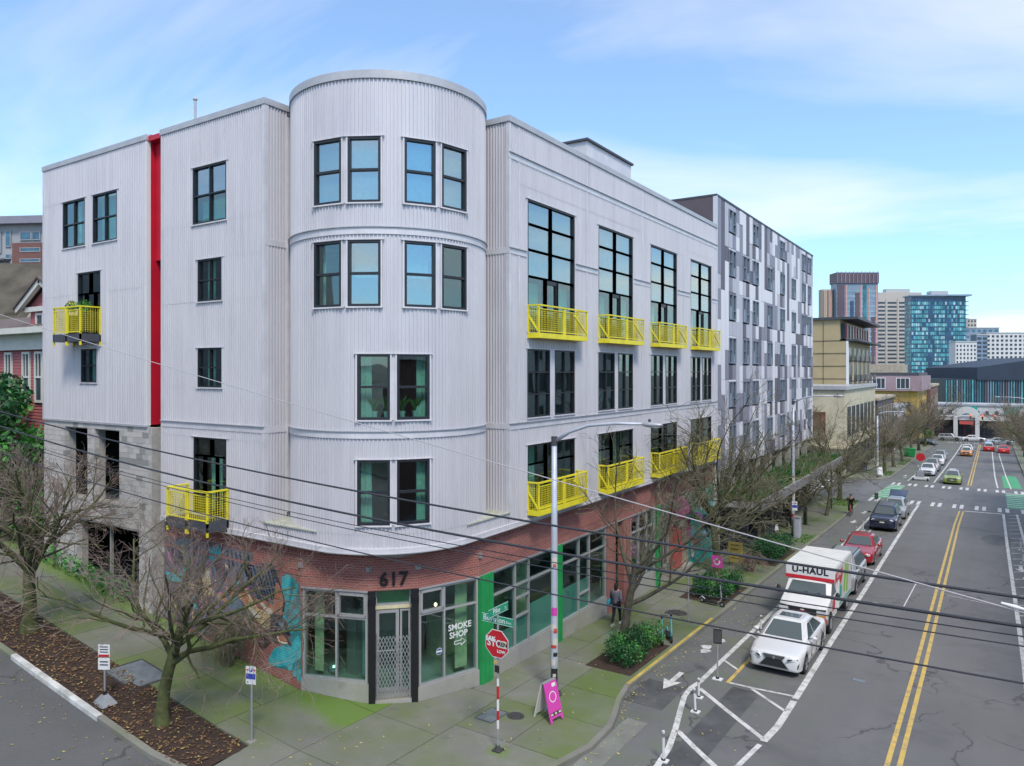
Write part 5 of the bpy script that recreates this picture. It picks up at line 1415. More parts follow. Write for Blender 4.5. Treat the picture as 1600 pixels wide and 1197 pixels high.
b = MB(); b.box(-26.1, AX + 0.04, AY0 - 0.02, AY1 + 0.02, AZ1 - 0.02, AZ1 + 0.1); b.build('roof_edge', 'dark_deck', apt)
b = MB(); b.box(AX - 0.2, AX + 0.05, AY0 - 0.01, AY0 + 0.1, AZ0, AZ1); b.build('corner_trim', 'pale_frame', apt)
def PA(u, o, z): return (AX + o, u, z)
ncol, nrow = 36, 18
cw = (AY1 - AY0 - 0.1) / ncol; rh = (AZ1 - AZ0) / nrow
pm = ['panel_white', 'panel_pale', 'panel_grey', 'panel_dark']
unitp = {}
for n_ in pm:
    q = MB(); q.box(-0.5, 0.5, 0, 1, 0, 1); me = q.mesh('facade_panel'); me.materials.append(M(n_)); unitp[n_] = me
wcols = [3, 7, 10, 15, 20, 25, 30, 33]
tone = [[0] * nrow for _ in range(ncol)]
r2 = random.Random(5)
def streak(c, r0, n_, t_):
    for r_ in range(r0, min(nrow, r0 + n_)):
        if 0 <= c < ncol and r_ >= 0: tone[c][r_] = t_
for c in range(ncol):
    r0 = 0
    while r0 < nrow:
        n_ = r2.randrange(1, 4); streak(c, r0, n_, r2.choices([0, 1, 2, 3], [0.56, 0.18, 0.17, 0.09])[0]); r0 += n_
for _ in range(70):
    c = r2.randrange(ncol); r0 = r2.randrange(-2, nrow); t_ = r2.choice([0, 1, 1, 2, 2, 2, 3, 3])
    n_ = r2.randrange(2, 6)
    streak(c, r0, n_, t_)
    if r2.random() < 0.6: streak(c + 1, r0 + r2.randrange(-2, 3), max(1, n_ - 1), r2.choice([1, 2, 2, 3, 1]))
for r0, n_ in ((0, 5), (12, 6)): streak(0, r0, n_, 2); streak(1, r0 + 1, n_, 3 if r0 == 0 else 2)
for _ in range(60): streak(r2.randrange(ncol), r2.randrange(nrow), 1, r2.choice([1, 1, 2, 3]))
winrows = [(r_ * 3, 3) for r_ in range(6)]
used = set()
for c in wcols:
    for fl in range(6):
        skip = (fl == 0 and c in (7, 15, 25)) or (fl == 5 and c in (30,))
        if skip: continue
        for cc in (c, c + 1):
            used.add((cc, fl * 3 + 0)); used.add((cc, fl * 3 + 1))
def zrow(r_): return AZ1 - r_ * rh
for c in range(ncol):
    r_ = 0
    while r_ < nrow:
        if (c, r_) in used: r_ += 1; continue
        e = r_
        while e < nrow and (c, e) not in used and tone[c][e] == tone[c][r_] and e - r_ < 6: e += 1
        y0 = AY0 + 0.1 + c * cw
        inst(unitp[pm[tone[c][r_]]], 'facade_panel', (AX - 0.1 + r2.uniform(-0.012, 0.012), y0 + 0.008, zrow(e) + 0.008), (0.22, cw - 0.016, (e - r_) * rh - 0.016), apt)
        r_ = e
for c in wcols:
    for fl in range(6):
        if (c, fl * 3) not in used: continue
        zt = zrow(fl * 3) - 0.12 if fl else zrow(0) - 0.35
        for k_ in range(2):
            y0 = AY0 + 0.1 + (c + k_) * cw
            zb = zrow(fl * 3 + 2) + 0.1
            split = zb + (0.55 if k_ else 0.85)
            w = window(PA, y0 + 0.06, y0 + cw - 0.06, zb, zt, [], [split], apt, pane='apt_glass', fm='grille', fw=0.05, sill=False, o_in=-0.12, o_out=0.06)
            if (k_ + fl + c) % 2: trim('grille_panel', PA, y0 + 0.1, y0 + cw - 0.1, -0.02, 0.03, zb + 0.04, split - 0.03, 'grille', w)
            if r2.random() < 0.25: trim('blind_and_sheen', PA, y0 + 0.1, y0 + cw - 0.1, -0.11, -0.1, split + 0.1, zt - 0.05, 'curtain' if r2.random() < 0.6 else 'frosted', w)
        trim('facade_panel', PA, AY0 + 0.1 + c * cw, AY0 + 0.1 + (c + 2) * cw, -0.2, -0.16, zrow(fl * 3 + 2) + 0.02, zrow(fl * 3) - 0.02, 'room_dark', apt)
        trim('facade_panel', PA, AY0 + 0.1 + c * cw, AY0 + 0.1 + (c + 2) * cw, -0.2, 0.0, zt + 0.005, zrow(fl * 3) - 0.008, pm[tone[c][fl * 3]], apt)
# recessed ground floor with a planted canopy
b = MB(); b.box(-26, -15.2, AY0, AY1, -2.5, AZ0); b.build('ground_floor_wall', 'brown_wall', apt)
for i in range(9):
    y0 = AY0 + 1.0 + i * 3.1
    w = window(lambda u, o, z: (-15.2 + o, u, z), y0, y0 + 2.5, G(-15, y0) + 0.3, 2.0, [y0 + 1.25], [], apt, name='shop_window', fm='window_frame', sill=False)
    b = MB(); b.box(-14.3, -13.9, y0 - 0.55, y0 - 0.15, -2.5, AZ0); b.build('column', 'concrete', apt)
    window(lambda u, o, z: (-15.2 + o, u, z), y0, y0 + 2.5, 2.75, 3.9, [y0 + 1.25], [], apt, name='clerestory_window', fm='window_frame', sill=False)
CZ = 2.45
mat('fascia_grey', (0.22, 0.22, 0.23), 0.6, var=0.2, vs=1.5)
b = MB(); b.box(-15.2, -11.35, AY0 + 0.4, 71.0, CZ - 0.45, CZ - 0.05); can = b.build('canopy', 'coping', apt)
b = MB(); b.box(-11.45, -11.25, AY0 + 0.4, 71.0, CZ - 0.5, CZ + 0.05); b.build('canopy_fascia', 'fascia_grey', can)
b = MB(); b.box(-15.2, -11.45, AY0 + 0.4, 70.9, CZ - 0.05, CZ); b.build('planting_bed', 'mulch', can)
for i in range(3):
    y0 = AY0 + 4 + i * 10; b = MB(); b.cyl((-11.6, y0, G(-11.6, y0)), (-11.6, y0, CZ - 0.45), 0.07, 10); b.build('canopy_post', 'iron', apt)
def blades(name, label, cat, x0, x1, y0, y1, zf, n_, h, m, parent=None, seed=1):
    r_ = random.Random(seed); b = MB()
    for _ in range(n_):
        x, y = r_.uniform(x0, x1), r_.uniform(y0, y1); z = zf(x, y)
        a = r_.uniform(0, 6.28); hh = h * r_.uniform(0.4, 1.2); l_ = V(r_.gauss(0, 0.4) * hh, r_.gauss(0, 0.4) * hh, hh); s_ = V(math.cos(a), math.sin(a), 0) * r_.uniform(0.03, 0.07)
        c0 = V(x, y, z - 0.02); b.add([c0 - s_, c0 + s_, c0 + l_ + s_ * 0.3], [(0, 1, 2)])
    o = b.build(name, m, parent)
    return tag(o, kind='stuff') if parent is not None else tag(o, label, cat, kind='stuff')
blades('grass', None, None, -15.0, -11.5, AY0 + 0.5, 70.8, lambda x, y: CZ, 7000, 0.35, 'grass', can, 3)
blades('grass', None, None, -15.0, -11.5, AY0 + 0.5, 70.8, lambda x, y: CZ, 2500, 0.5, 'leaf_dark', can, 4)

# ---------------------------------------------------------------- buildings further down the street
def face_fn(face, x0, x1, y0, y1):
    return {'-Y': lambda u, o, z: (u, y0 - o, z), '+X': lambda u, o, z: (x1 + o, u, z), '-X': lambda u, o, z: (x0 - o, u, z)}[face]
def far_window(P, u0, u1, z0, z1, parent, fm, pm_, fw=0.1, name='window', bars=0):
    b = MB()
    for r_ in ((u0, u0 + fw, z0, z1), (u1 - fw, u1, z0, z1), (u0 + fw, u1 - fw, z0, z0 + fw), (u0 + fw, u1 - fw, z1 - fw, z1)): pbox(b, P, r_[0], r_[1], 0.0, 0.08, r_[2], r_[3])
    for i in range(bars):
        u = u0 + (u1 - u0) * (i + 1) / (bars + 1); pbox(b, P, u - fw / 3, u + fw / 3, 0.0, 0.07, z0 + fw, z1 - fw)
    w = b.build(name, fm, parent)
    b = MB(); pbox(b, P, u0 + fw, u1 - fw, 0.005, 0.03, z0 + fw, z1 - fw); b.build('pane', pm_, w); return w
mat('dark_glass', (0.025, 0.04, 0.05), 0.3); mat('blue_glass', (0.05, 0.14, 0.22), 0.1, var=0.5, vs=0.3); mat('dusk_glass', (0.045, 0.06, 0.08), 0.35)
def building(name, label, x0, x1, y0, y1, z0, z1, wall, faces=(), cornice=None, ch=0.4):
    r_ = root(name, ((x0 + x1) / 2, (y0 + y1) / 2, z0), label, 'building')
    b = MB(); b.box(x0, x1, y0, y1, z0, z1); b.build('wall', wall, r_)
    for (face, ua, ub, nc, za, zb, nr, fw_, fh, fm, pm_) in faces:
        P = face_fn(face, x0, x1, y0, y1)
        for i in range(nc):
            for j in range(nr):
                du = (ub - ua) / nc; dz_ = (zb - za) / nr
                uc = ua + du * (i + 0.5); zc = za + dz_ * (j + 0.5)
                far_window(P, uc - du * fw_ / 2, uc + du * fw_ / 2, zc - dz_ * fh / 2, zc + dz_ * fh / 2, r_, fm, pm_)
    if cornice:
        b = MB(); b.box(x0 - 0.3, x1 + 0.3, y0 - 0.3, y1 + 0.3, z1 - ch * 0.3, z1 + ch); b.build('cornice', cornice, r_)
    return r_
mat('cream_wall', (0.56, 0.50, 0.36), 0.8, var=0.1, vs=0.5, streak=0.15); mat('tan_panel', (0.40, 0.32, 0.185), 0.75, var=0.06, vs=0.6); mat('mustard', (0.50, 0.34, 0.07), 0.7, var=0.15, vs=0.4); mat('mauve_wall', (0.34, 0.24, 0.27), 0.7, var=0.1, vs=0.3)
mat('mural_brown', (0.16, 0.07, 0.035), 0.8, var=0.6, vs=1.0); mat('grey_wall', (0.34, 0.34, 0.36), 0.8, var=0.1, vs=0.3); mat('white_wall', (0.62, 0.62, 0.62), 0.7, var=0.08, vs=0.3)
# cream corner building
cr_ = building('corner_shop_building', 'cream two storey corner building with tall dark windows and a brown painted panel', -30, -15.4, 98.2, 126, -4, 7.9, 'cream_wall',
    [('+X', 99.5, 124.5, 7, 1.9, 5.6, 1, 0.62, 1.0, 'dusk_glass', 'dark_glass'), ('+X', 99.2, 125, 8, -3.2, 0.4, 1, 0.8, 0.95, 'window_frame', 'dark_glass'), ('-Y', -24, -17, 2, -2.4, 0.2, 1, 0.7, 0.9, 'window_frame', 'dark_glass')], 'coping', 0.35)
b = MB(); b.box(-22.6, -17.6, 98.05, 98.18, 1.4, 5.0); b.build('painted_panel', 'mural_brown', cr_)
b = MB(); b.box(-30, -15.1, 97.7, 126, 0.5, 0.75); b.build('awning_band', 'cream_wall', cr_)
# tan tower block
tn = building('tan_building', 'tan panelled building with a dark glazed top storey and black balconies', -34, -17.4, 112, 136, -4, 14.6, 'tan_panel', [('+X', 113.5, 135, 5, 7.8, 13.6, 1, 0.75, 1.0, 'curtain_warm', 'dark_glass')], None)
for i in range(4):
    z = 9.0 + i * 1.8
    b = MB(); b.box(-34, -17.36, 111.93, 112.0, z, z + 0.05); b.build('panel_joint', 'joint', tn)
for i in range(4):
    b = MB(); b.box(-30 + i * 3.2, -29.95 + i * 3.2, 111.94, 112.0, 7.9, 17.2); b.build('panel_joint', 'joint', tn)
b = MB(); b.box(-34, -18.2, 112, 136, 14.6, 17.4); b.build('wall', 'tan_panel', tn)
b = MB(); b.box(-18.2, -17.6, 113.0, 136, 14.7, 16.9); b.build('top_glazing', 'dusk_glass', tn)
for i in range(9):
    y0 = 113.4 + i * 2.6; b = MB(); b.box(-17.62, -17.5, y0, y0 + (1.3 if i % 3 == 0 else 0.35), 14.8, 16.8); b.build('glazing_panel', 'coral' if i % 3 == 0 else 'window_frame', tn)
b = MB(); b.box(-34, -15.8, 111.6, 137, 17.4, 17.75); b.build('roof_overhang', 'dark_deck', tn)
b = MB(); b.box(-18.2, -15.8, 112.0, 136.5, 14.35, 14.6); b.build('terrace', 'dark_deck', tn)
b = MB(); b.box(-17.38, -17.1, 112.0, 112.6, 7.9, 14.4); b.build('white_edge', 'white_plain', tn)
for j in range(2):
    for i in range(5):
        y0 = 114 + i * 4.4
        b = MB(); b.box(-17.38, -16.3, y0, y0 + 2.6, 8.6 + j * 2.9, 8.75 + j * 2.9); bl_ = b.build('balcony', 'dark_deck', tn)
        b = MB(); b.box(-16.36, -16.3, y0, y0 + 2.6, 8.75 + j * 2.9, 9.6 + j * 2.9); b.build('balustrade', 'black_paint', bl_)
building('brown_building', 'dark brown narrow building with tall windows behind the bare street trees', -27, -15.2, 127, 149, -5, 5.6, 'brown_wall', [('+X', 128, 148, 6, 0.2, 4.6, 1, 0.7, 0.9, 'tan_wall', 'dusk_glass'), ('+X', 128, 148, 5, -4.4, -0.8, 1, 0.8, 0.9, 'window_frame', 'dark_glass')], 'tan_wall', 0.3)
building('white_fluted_building', 'small white building with narrow dark windows beside the pavement', -26, -15.2, 150, 172, -6, 3.2, 'white_wall', [('+X', 151, 171, 8, -4.6, 1.6, 1, 0.45, 0.95, 'grey_wall', 'dark_glass'), ('-Y', -25, -16, 3, -2, 1, 1, 0.5, 0.8, 'grey_wall', 'dark_glass')], 'coping', 0.3)
mu = building('mustard_building', 'mustard yellow building with a mauve top storey and pale window groups', -30, -13.4, 176, 200, -6.5, 5.9, 'mustard', [('-Y', -26, -14, 4, -1.5, 4.2, 2, 0.55, 0.6, 'mustard', 'dusk_glass'), ('+X', 177, 199, 6, -4, 4.6, 2, 0.5, 0.6, 'mustard', 'dusk_glass')], None)
b = MB(); b.box(-30, -12.6, 175.2, 201, 5.9, 9.1); up_ = b.build('upper_storey', 'mauve_wall', mu)
P = lambda u, o, z: (u, 175.2 - o, z)
for u in (-22, -17.4): far_window(P, u, u + 2.6, 6.3, 8.7, mu, 'white_plain', 'dusk_glass', 0.14, bars=2)
b = MB(); b.box(-30, -13.2, 175.6, 200, 9.1, 9.8); b.build('parapet', 'dark_deck', mu)
b = MB(); b.box(-28.5, -16.5, 178, 190, 9.8, 11.6); b.build('roof_plant', 'tan_wall', mu)
building('brick_row_building', 'brown brick building at the far left end of the street', -26, -12.8, 203, 232, -8, 6.4, 'brick_dark', [('+X', 204, 231, 7, -4, 5, 2, 0.5, 0.6, 'tan_wall', 'dusk_glass'), ('-Y', -25, -14, 3, -4, 5, 2, 0.5, 0.6, 'tan_wall', 'dusk_glass')], 'tan_wall')
# arched portal at the end of the street
GP = G(-5, 214)
po = root('portal_building', (-5.5, 214, GP), 'low white pavilion with an arched centre closing off the street', 'building')
b = MB(); b.box(-16, 6, 218, 226, GP - 1, GP + 5.2); b.build('wall', 'brown_wall', po)
b = MB(); b.box(-12.5, 3.5, 214.5, 219, GP + 4.2, GP + 5.2); b.build('canopy', 'white_plain', po)
for x in (-8.0, -3.4):
    b = MB(); b.box(x - 0.45, x + 0.45, 213.6, 214.5, GP - 0.5, GP + 5.0); b.build('column', 'white_wall', po)
arc = [(-5.7 + 2.9 * math.cos(a), GP + 5.0 + 2.6 * math.sin(a)) for a in lin(0, math.pi, 14)]
inn = [(-5.7 + 1.2 * math.cos(a), GP + 5.0 + 1.0 * math.sin(a)) for a in lin(math.pi, 0, 10)]
b = MB(); b.extr(arc + inn, lambda a, c, t_: (a, t_, c), 213.7, 214.4); b.build('arch', 'white_wall', po)
for i in range(9):
    x = -15 + i * 2.2; far_window(lambda u, o, z: (u, 218 - o, z), x, x + 1.8, GP + 0.4, GP + 3.6, po, 'coral' if i % 3 == 1 else 'window_frame', 'dark_glass')
b = MB(); b.box(-7.2, -4.2, 214.0, 214.3, GP + 3.2, GP + 4.0); b.build('sign_board', 'coral', po)
gw = building('green_panel_building', 'white three storey building with emerald green panels behind the portal', -15, 14, 250, 262, -9, 0.2, 'white_wall', [('-Y', -14, 13, 12, -6, -0.6, 2, 0.4, 0.5, 'grey_wall', 'dusk_glass')], 'coping')
for x in (-7.2, 2.6):
    b = MB(); b.box(x, x + 3.2, 249.7, 249.98, -6.6, -0.1); b.build('green_panel', 'teal_art', gw)
# opposite side of the streets (they show as reflections in the windows)
ob_ = building('brick_opposite_building', 'red brick building with white bands across the street', 9, 24, 22, 52, -2, 12.5, 'brick', [('-X', 23, 51, 8, 1, 12, 3, 0.55, 0.65, 'white_plain', 'dusk_glass')], 'white_plain')
for z in (3.8, 7.8): 
    b = MB(); b.box(8.9, 24, 21.9, 52.1, z, z + 0.5); b.build('stone_band', 'white_plain', ob_)
ow = building('white_opposite_building', 'white stucco building with rows of windows across the street', 9, 26, 53, 80, -3, 15, 'white_wall', [('-X', 54, 79, 8, 1, 14, 4, 0.6, 0.6, 'window_frame', 'dusk_glass')], 'coping')
building('grey_opposite_building', 'grey apartment house across the side street behind the camera', -130, -46, -32, -9, -2, 23, 'grey_wall', [], 'white_plain')
building('brick_behind_building', 'brick corner building across the junction behind the camera', 9, 30, -34, 6, -2, 11, 'brick_dark', [('-X', -33, 5, 9, 1, 10, 3, 0.5, 0.6, 'white_plain', 'dusk_glass')], 'white_plain')

# ---------------------------------------------------------------- city skyline
def sky_at(px, d): return Vector((math.cos(YAW) * (px - 800) / 1146 * d - math.sin(YAW) * d, math.sin(YAW) * (px - 800) / 1146 * d + math.cos(YAW) * d, 0))
def zpx(py, d): return 10.1 + (580 - py) * d / 1146
def tower(name, label, px0, px1, d, rot=0.0):
    """Empty at the middle of the front edge, local x to the right, local y away from the viewer"""
    r_ = root(name, (0, 0, 0), label, 'tower', 'towers of the city skyline')
    p = sky_at((px0 + px1) / 2, d); r_.location = (p.x, p.y, -35); r_.rotation_euler = (0, 0, YAW + rot)
    return r_, (px1 - px0) / 1146 * d
ZB = 35.0
mat('glass_a', (0.04, 0.20, 0.26), 0.12, var=0.5, vs=0.15); mat('glass_b', (0.10, 0.36, 0.40), 0.15, var=0.4, vs=0.2); mat('glass_c', (0.02, 0.06, 0.14), 0.1, var=0.5, vs=0.2); mat('glass_d', (0.32, 0.52, 0.55), 0.2, var=0.3, vs=0.2)
mat('beige_tower', (0.46, 0.42, 0.38), 0.7, var=0.06, vs=0.05); mat('pink_fin', (0.55, 0.30, 0.29), 0.6); mat('plum', (0.11, 0.075, 0.10), 0.5, var=0.2, vs=0.1); mat('steel_blue', (0.20, 0.27, 0.36), 0.4, var=0.25, vs=0.1)
# striped tower
d = 450; t1, w1 = tower('striped_tower', 'tall tower with pink and blue vertical stripes and a dark crown', 1307, 1372, d)
h = zpx(430, d) + ZB
b = MB(); b.box(-w1 / 2, w1 / 2, 0, 8, 0, h - 4.5); b.build('wall', 'steel_blue', t1)
b = MB(); b.box(-w1 / 2 - 0.4, w1 / 2 + 0.2, -0.8, 9, h - 5, h + 1.6); b.build('crown', 'plum', t1)
b = MB(); b.box(-w1 / 2 - 7.2, -w1 / 2, 4, 9, 0, zpx(451, d) + ZB); b.build('wing', 'tan_wall', t1)
for i in range(5):
    x = -w1 / 2 - 6.8 + i * 1.5; b = MB(); b.box(x, x + 0.5, 3.7, 4, 0, zpx(453, d) + ZB); b.build('stripe', 'pink_fin' if i % 2 else 'plum', t1)
for i, (f, ww, mm, z1) in enumerate([(0.02, 0.1, 'plum', 1), (0.12, 0.07, 'plum', 1), (0.22, 0.03, 'pink_fin', 1), (0.33, 0.08, 'glass_c', .9), (0.45, 0.1, 'plum', .95), (0.57, 0.03, 'pink_fin', 1), (0.64, 0.08, 'glass_a', 1), (0.76, 0.03, 'pink_fin', .98), (0.84, 0.08, 'plum', .8), (0.94, 0.035, 'pink_fin', 1)]):
    x = -w1 / 2 + f * w1; b = MB(); b.box(x, x + ww * w1, -0.35, 0, 0, (h - 6) * z1); b.build('stripe', mm, t1)
b = MB()
for j in range(30): b.box(-w1 / 2, w1 / 2, -0.2, 0, h - 10 - j * 3.1, h - 9.6 - j * 3.1)
tag(b.build('floor_lines', 'glass_d', t1), kind='stuff')
for i in range(11):
    x = -w1 / 2 + i * w1 / 10.4; b = MB(); b.box(x, x + 0.35, -1.1, -0.8, h - 5, h + 2.2); b.build('crown_fin', 'steel_blue', t1)
# beige slab
d = 620; t2, w2 = tower('beige_tower', 'beige concrete tower with rows of dark strip windows', 1366, 1440, d)
h = zpx(457, d) + ZB
b = MB(); b.box(-w2 / 2, w2 / 2, 0, 8, 0, h); b.build('wall', 'beige_tower', t2)
b = MB(); b.box(-w2 * 0.22, w2 * 0.28, 2, 8, h, h + 3.2); b.build('roof_plant', 'coping', t2)
un = MB(); un.box(0, 1, 0, 1, 0, 1); me = un.mesh('window'); me.materials.append(M('dusk_glass'))
nf = 26; fh = 3.35
for j in range(nf):
    for i in range(4):
        x = -w2 / 2 + 1.0 + i * (w2 - 1.2) / 4
        o = inst(me, 'window', (x + 0.4, -0.15, h - 9.5 - j * fh), ((w2 - 1.2) / 4 - 2.0, 0.3, 1.5), t2)
for i in range(5):
    x = -w2 / 2 + i * (w2 - 1.4) / 4; b = MB(); b.box(x, x + 1.3, -0.5, 0, 0, h - 5); b.build('pier', 'beige_tower', t2)
# glass tower
d = 520; t3, w3 = tower('glass_tower', 'teal blue glass tower with a projecting flat roof', 1424, 1509, d)
h = zpx(463, d) + ZB
b = MB(); b.box(-w3 / 2, w3 / 2, 0, 9, 0, h); b.build('wall', 'glass_c', t3)
b = MB(); b.hexa([(-w3 / 2 - 1, -1, h), (w3 / 2 + 2.5, -3, h), (w3 / 2 + 2.5, 10, h), (-w3 / 2 - 1, 10, h)], [(-w3 / 2 - 1, -1, h + 0.8), (w3 / 2 + 2.5, -3, h + 1.2), (w3 / 2 + 2.5, 10, h + 1.2), (-w3 / 2 - 1, 10, h + 0.8)]); b.build('roof', 'steel_blue', t3)
b = MB(); b.box(-4, 8, 2, 8, h + 1, h + 4); b.build('roof_plant', 'coping', t3)
rt = random.Random(8); sets = {'glass_a': MB(), 'glass_b': MB(), 'glass_d': MB()}
nc = 26
for j in range(30):
    for i in range(nc):
        f = i / nc; x = -w3 / 2 + f * w3
        p = 0.25 if (0.3 < f < 0.4 or 0.58 < f < 0.72) else 0.9
        if rt.random() < p:
            k_ = rt.choice(['glass_a', 'glass_a', 'glass_b', 'glass_b', 'glass_d'])
            sets[k_].box(x + 0.12, x + w3 / nc - 0.12, -0.12, 0, h - 6 - j * 3.05, h - 3.9 - j * 3.05)
    for i in range(6):
        if rt.random() < 0.8: sets[rt.choice(['glass_a', 'glass_b'])].box(-w3 / 2 - 0.12, -w3 / 2, 0.3 + i * 1.45, 1.5 + i * 1.45, h - 6 - j * 3.05, h - 3.9 - j * 3.05)
for k_, s_ in sets.items(): tag(s_.build('glass_panels', k_, t3), kind='stuff')
for j in range(30):
    b = MB(); b.box(w3 / 2 - 0.1, w3 / 2 + 1.5, -1.2, 3, h - 3.9 - j * 3.05, h - 3.5 - j * 3.05); b.build('balcony', 'steel_blue', t3)
def grid_tower(name, label, px0, px1, pyt, d, wall, nc, nr, mm, fw_=0.5, fh_=0.45, fh=3.0, rot=0, dep=7):
    t_, w_ = tower(name, label, px0, px1, d, rot); h = zpx(pyt, d) + ZB
    b = MB(); b.box(-w_ / 2, w_ / 2, 0, dep, 0, h); b.build('wall', wall, t_)
    b = MB(); b.box(-w_ / 2 - 0.3, w_ / 2 + 0.3, -0.3, dep, h, h + 0.8); b.build('parapet', 'coping', t_)
    un = MB(); un.box(-0.5, 0.5, 0, 1, -0.5, 0.5); me = un.mesh('window'); me.materials.append(M(mm))
    for j in range(nr):
        for i in range(nc):
            inst(me, 'window', (-w_ / 2 + w_ * (i + 0.5) / nc, -0.2, h - 2.2 - j * fh), (w_ / nc * fw_, 0.3, fh * fh_), t_)
    return t_
grid_tower('pale_tower', 'slim pale tower peeping out behind the glass tower', 1506, 1526, 499, 900, 'beige_tower', 4, 3, 'dusk_glass', fh=5)
grid_tower('blue_grey_building', 'blue grey metal clad block behind the white apartments', 1508, 1561, 513, 640, 'steel_blue', 6, 5, 'blue_glass', 0.5, 0.4, 5)
grid_tower('white_grid_building', 'white apartment building with a narrow grid of small windows', 1493, 1526, 535, 470, 'white_wall', 6, 16, 'dusk_glass', 0.4, 0.5, 2.6)
grid_tower('balcony_building', 'blue grey apartment building with stacked balconies', 1526, 1543, 524, 520, 'steel_blue', 2, 16, 'dusk_glass', 0.7, 0.5, 3.0)
grid_tower('wide_white_building', 'wide white apartment building with square windows at the right edge', 1541, 1640, 521, 560, 'white_wall', 14, 14, 'dusk_glass', 0.5, 0.5, 3.2)
grid_tower('white_lattice_building', 'low white lattice fronted building below the glass tower', 1446, 1496, 586, 430, 'white_wall', 9, 6, 'steel_blue', 0.6, 0.6, 2.8)
# dark hall with vertical glazing
mat('navy', (0.022, 0.035, 0.06), 0.6, var=0.15, vs=0.1)
d = 330; dk, wk = tower('dark_glass_hall', 'long dark hall with vertical glazing and a sloping roof', 1478, 1640, d); dk['category'] = 'building'; del dk['group']
h0 = zpx(592, d) + ZB; h1 = zpx(566, d) + ZB
b = MB(); b.box(-wk / 2, wk / 2, 0, 40, 0, h0); b.build('wall', 'dark_glass', dk)
x1 = -wk / 2 + 13.5
b = MB(); b.hexa([(x1, -1, h0 - 0.5), (wk / 2, -1, h0 - 0.5), (wk / 2, 40, h0 - 0.5), (x1, 40, h0 - 0.5)], [(x1, -1, zpx(574, d) + ZB), (wk / 2, -1, zpx(558, d) + ZB), (wk / 2, 40, zpx(558, d) + ZB), (x1, 40, zpx(574, d) + ZB)]); b.build('roof', 'navy', dk)
rt = random.Random(3)
for i in range(40):
    x = -wk / 2 + i * wk / 40; b = MB(); b.box(x, x + rt.uniform(0.15, 0.6), -0.25, 0, 8, h0 - 0.6); b.build('glazing_fin', rt.choice(['blue_glass', 'glass_a', 'plum', 'steel_blue', 'glass_b']), dk)

# ---------------------------------------------------------------- hillside houses at the left
mat('clapboard', (0.42, 0.13, 0.14), 0.75, var=0.1, vs=1.5); mat('house_trim', (0.66, 0.66, 0.62), 0.6, var=0.06); mat('shingle', (0.13, 0.095, 0.09), 0.9, var=0.3, vs=3); mat('mossy_roof', (0.085, 0.075, 0.058), 0.95, var=0.4, vs=0.5)
gz = G(-42, 18)
ho = root('victorian_house', (-44, 22, gz), 'pink clapboard house with white trim and a gabled dormer', 'house')
hy = 18.0
b = MB(); b.box(-62, -38.6, hy, 30, gz - 1, 11.2); b.build('wall', 'clapboard', ho)
b = MB()
for i in range(46):
    z = 4 + i * 0.16; b.hexa([(-62, hy - 0.035, z), (-38.6, hy - 0.035, z), (-38.6, hy, z), (-62, hy, z)], [(-62, hy - 0.008, z + 0.15), (-38.6, hy - 0.008, z + 0.15), (-38.6, hy, z + 0.15), (-62, hy, z + 0.15)])
tag(b.build('clapboards', 'clapboard', ho), kind='stuff')
b = MB(); b.box(-62, -38.2, hy - 0.25, hy + 0.1, 11.2, 12.0); b.build('frieze', 'house_trim', ho)
b = MB(); b.box(-62, -38.0, hy - 0.8, hy + 0.2, 12.0, 12.3); b.build('gutter', 'house_trim', ho)
b = MB(); b.hexa([(-62, hy - 0.7, 12.3), (-38.1, hy - 0.7, 12.3), (-38.1, 31, 12.3), (-62, 31, 12.3)], [(-60, 22.5, 13.6), (-40, 22.5, 13.6), (-40, 26, 13.6), (-60, 26, 13.6)]); b.build('roof', 'shingle', ho)
for x in (-41.9, -40.55, -43.9, -45.6):
    w = far_window(lambda u, o, z: (u, hy - 0.03 - o, z), x - 0.42, x + 0.42, 8.5, 11.1, ho, 'house_trim', 'dusk_glass', 0.12)
    b = MB(); b.box(x - 0.4, x + 0.4, hy - 0.12, hy - 0.07, 9.75, 9.85); b.box(x - 0.02, x + 0.02, hy - 0.12, hy - 0.07, 9.85, 11.0); b.build('sash_bar', 'house_trim', w)
# dormer
dm = MB(); dm.box(-42.5, -38.9, 18.4, 22, 11.9, 13.3); dm.build('dormer_wall', 'clapboard', ho)
for x in (-41.4, -40.0):
    w = far_window(lambda u, o, z: (u, 18.4 - o, z), x - 0.42, x + 0.42, 12.3, 13.12, ho, 'house_trim', 'dusk_glass', 0.12)
b = MB(); b.box(-42.7, -38.7, 18.2, 18.45, 13.2, 13.45); b.build('frieze', 'house_trim', ho)
b = MB(); b.extr([(-42.9, 13.45), (-38.5, 13.45), (-40.7, 14.6)], lambda a, c, t_: (a, t_, c), 18.45, 22.5); b.build('gable', 'clapboard', ho)
for s in (-1, 1):
    b = MB(); b.bar((-40.7 + s * 2.6, 18.1, 13.3), (-40.7 - s * 0.05, 18.1, 14.75), 0.3, 0.22, up=V(0, 1, 0)); b.build('barge_board', 'house_trim', ho)
    b = MB(); b.hexa([(-40.7 + s * 2.7, 17.9, 13.35), (-40.7, 17.9, 14.85), (-40.7, 22.5, 14.85), (-40.7 + s * 2.7, 22.5, 13.35)], [(-40.7 + s * 2.7, 17.9, 13.45), (-40.7, 17.9, 14.97), (-40.7, 22.5, 14.97), (-40.7 + s * 2.7, 22.5, 13.45)]); b.build('dormer_roof', 'shingle', ho)
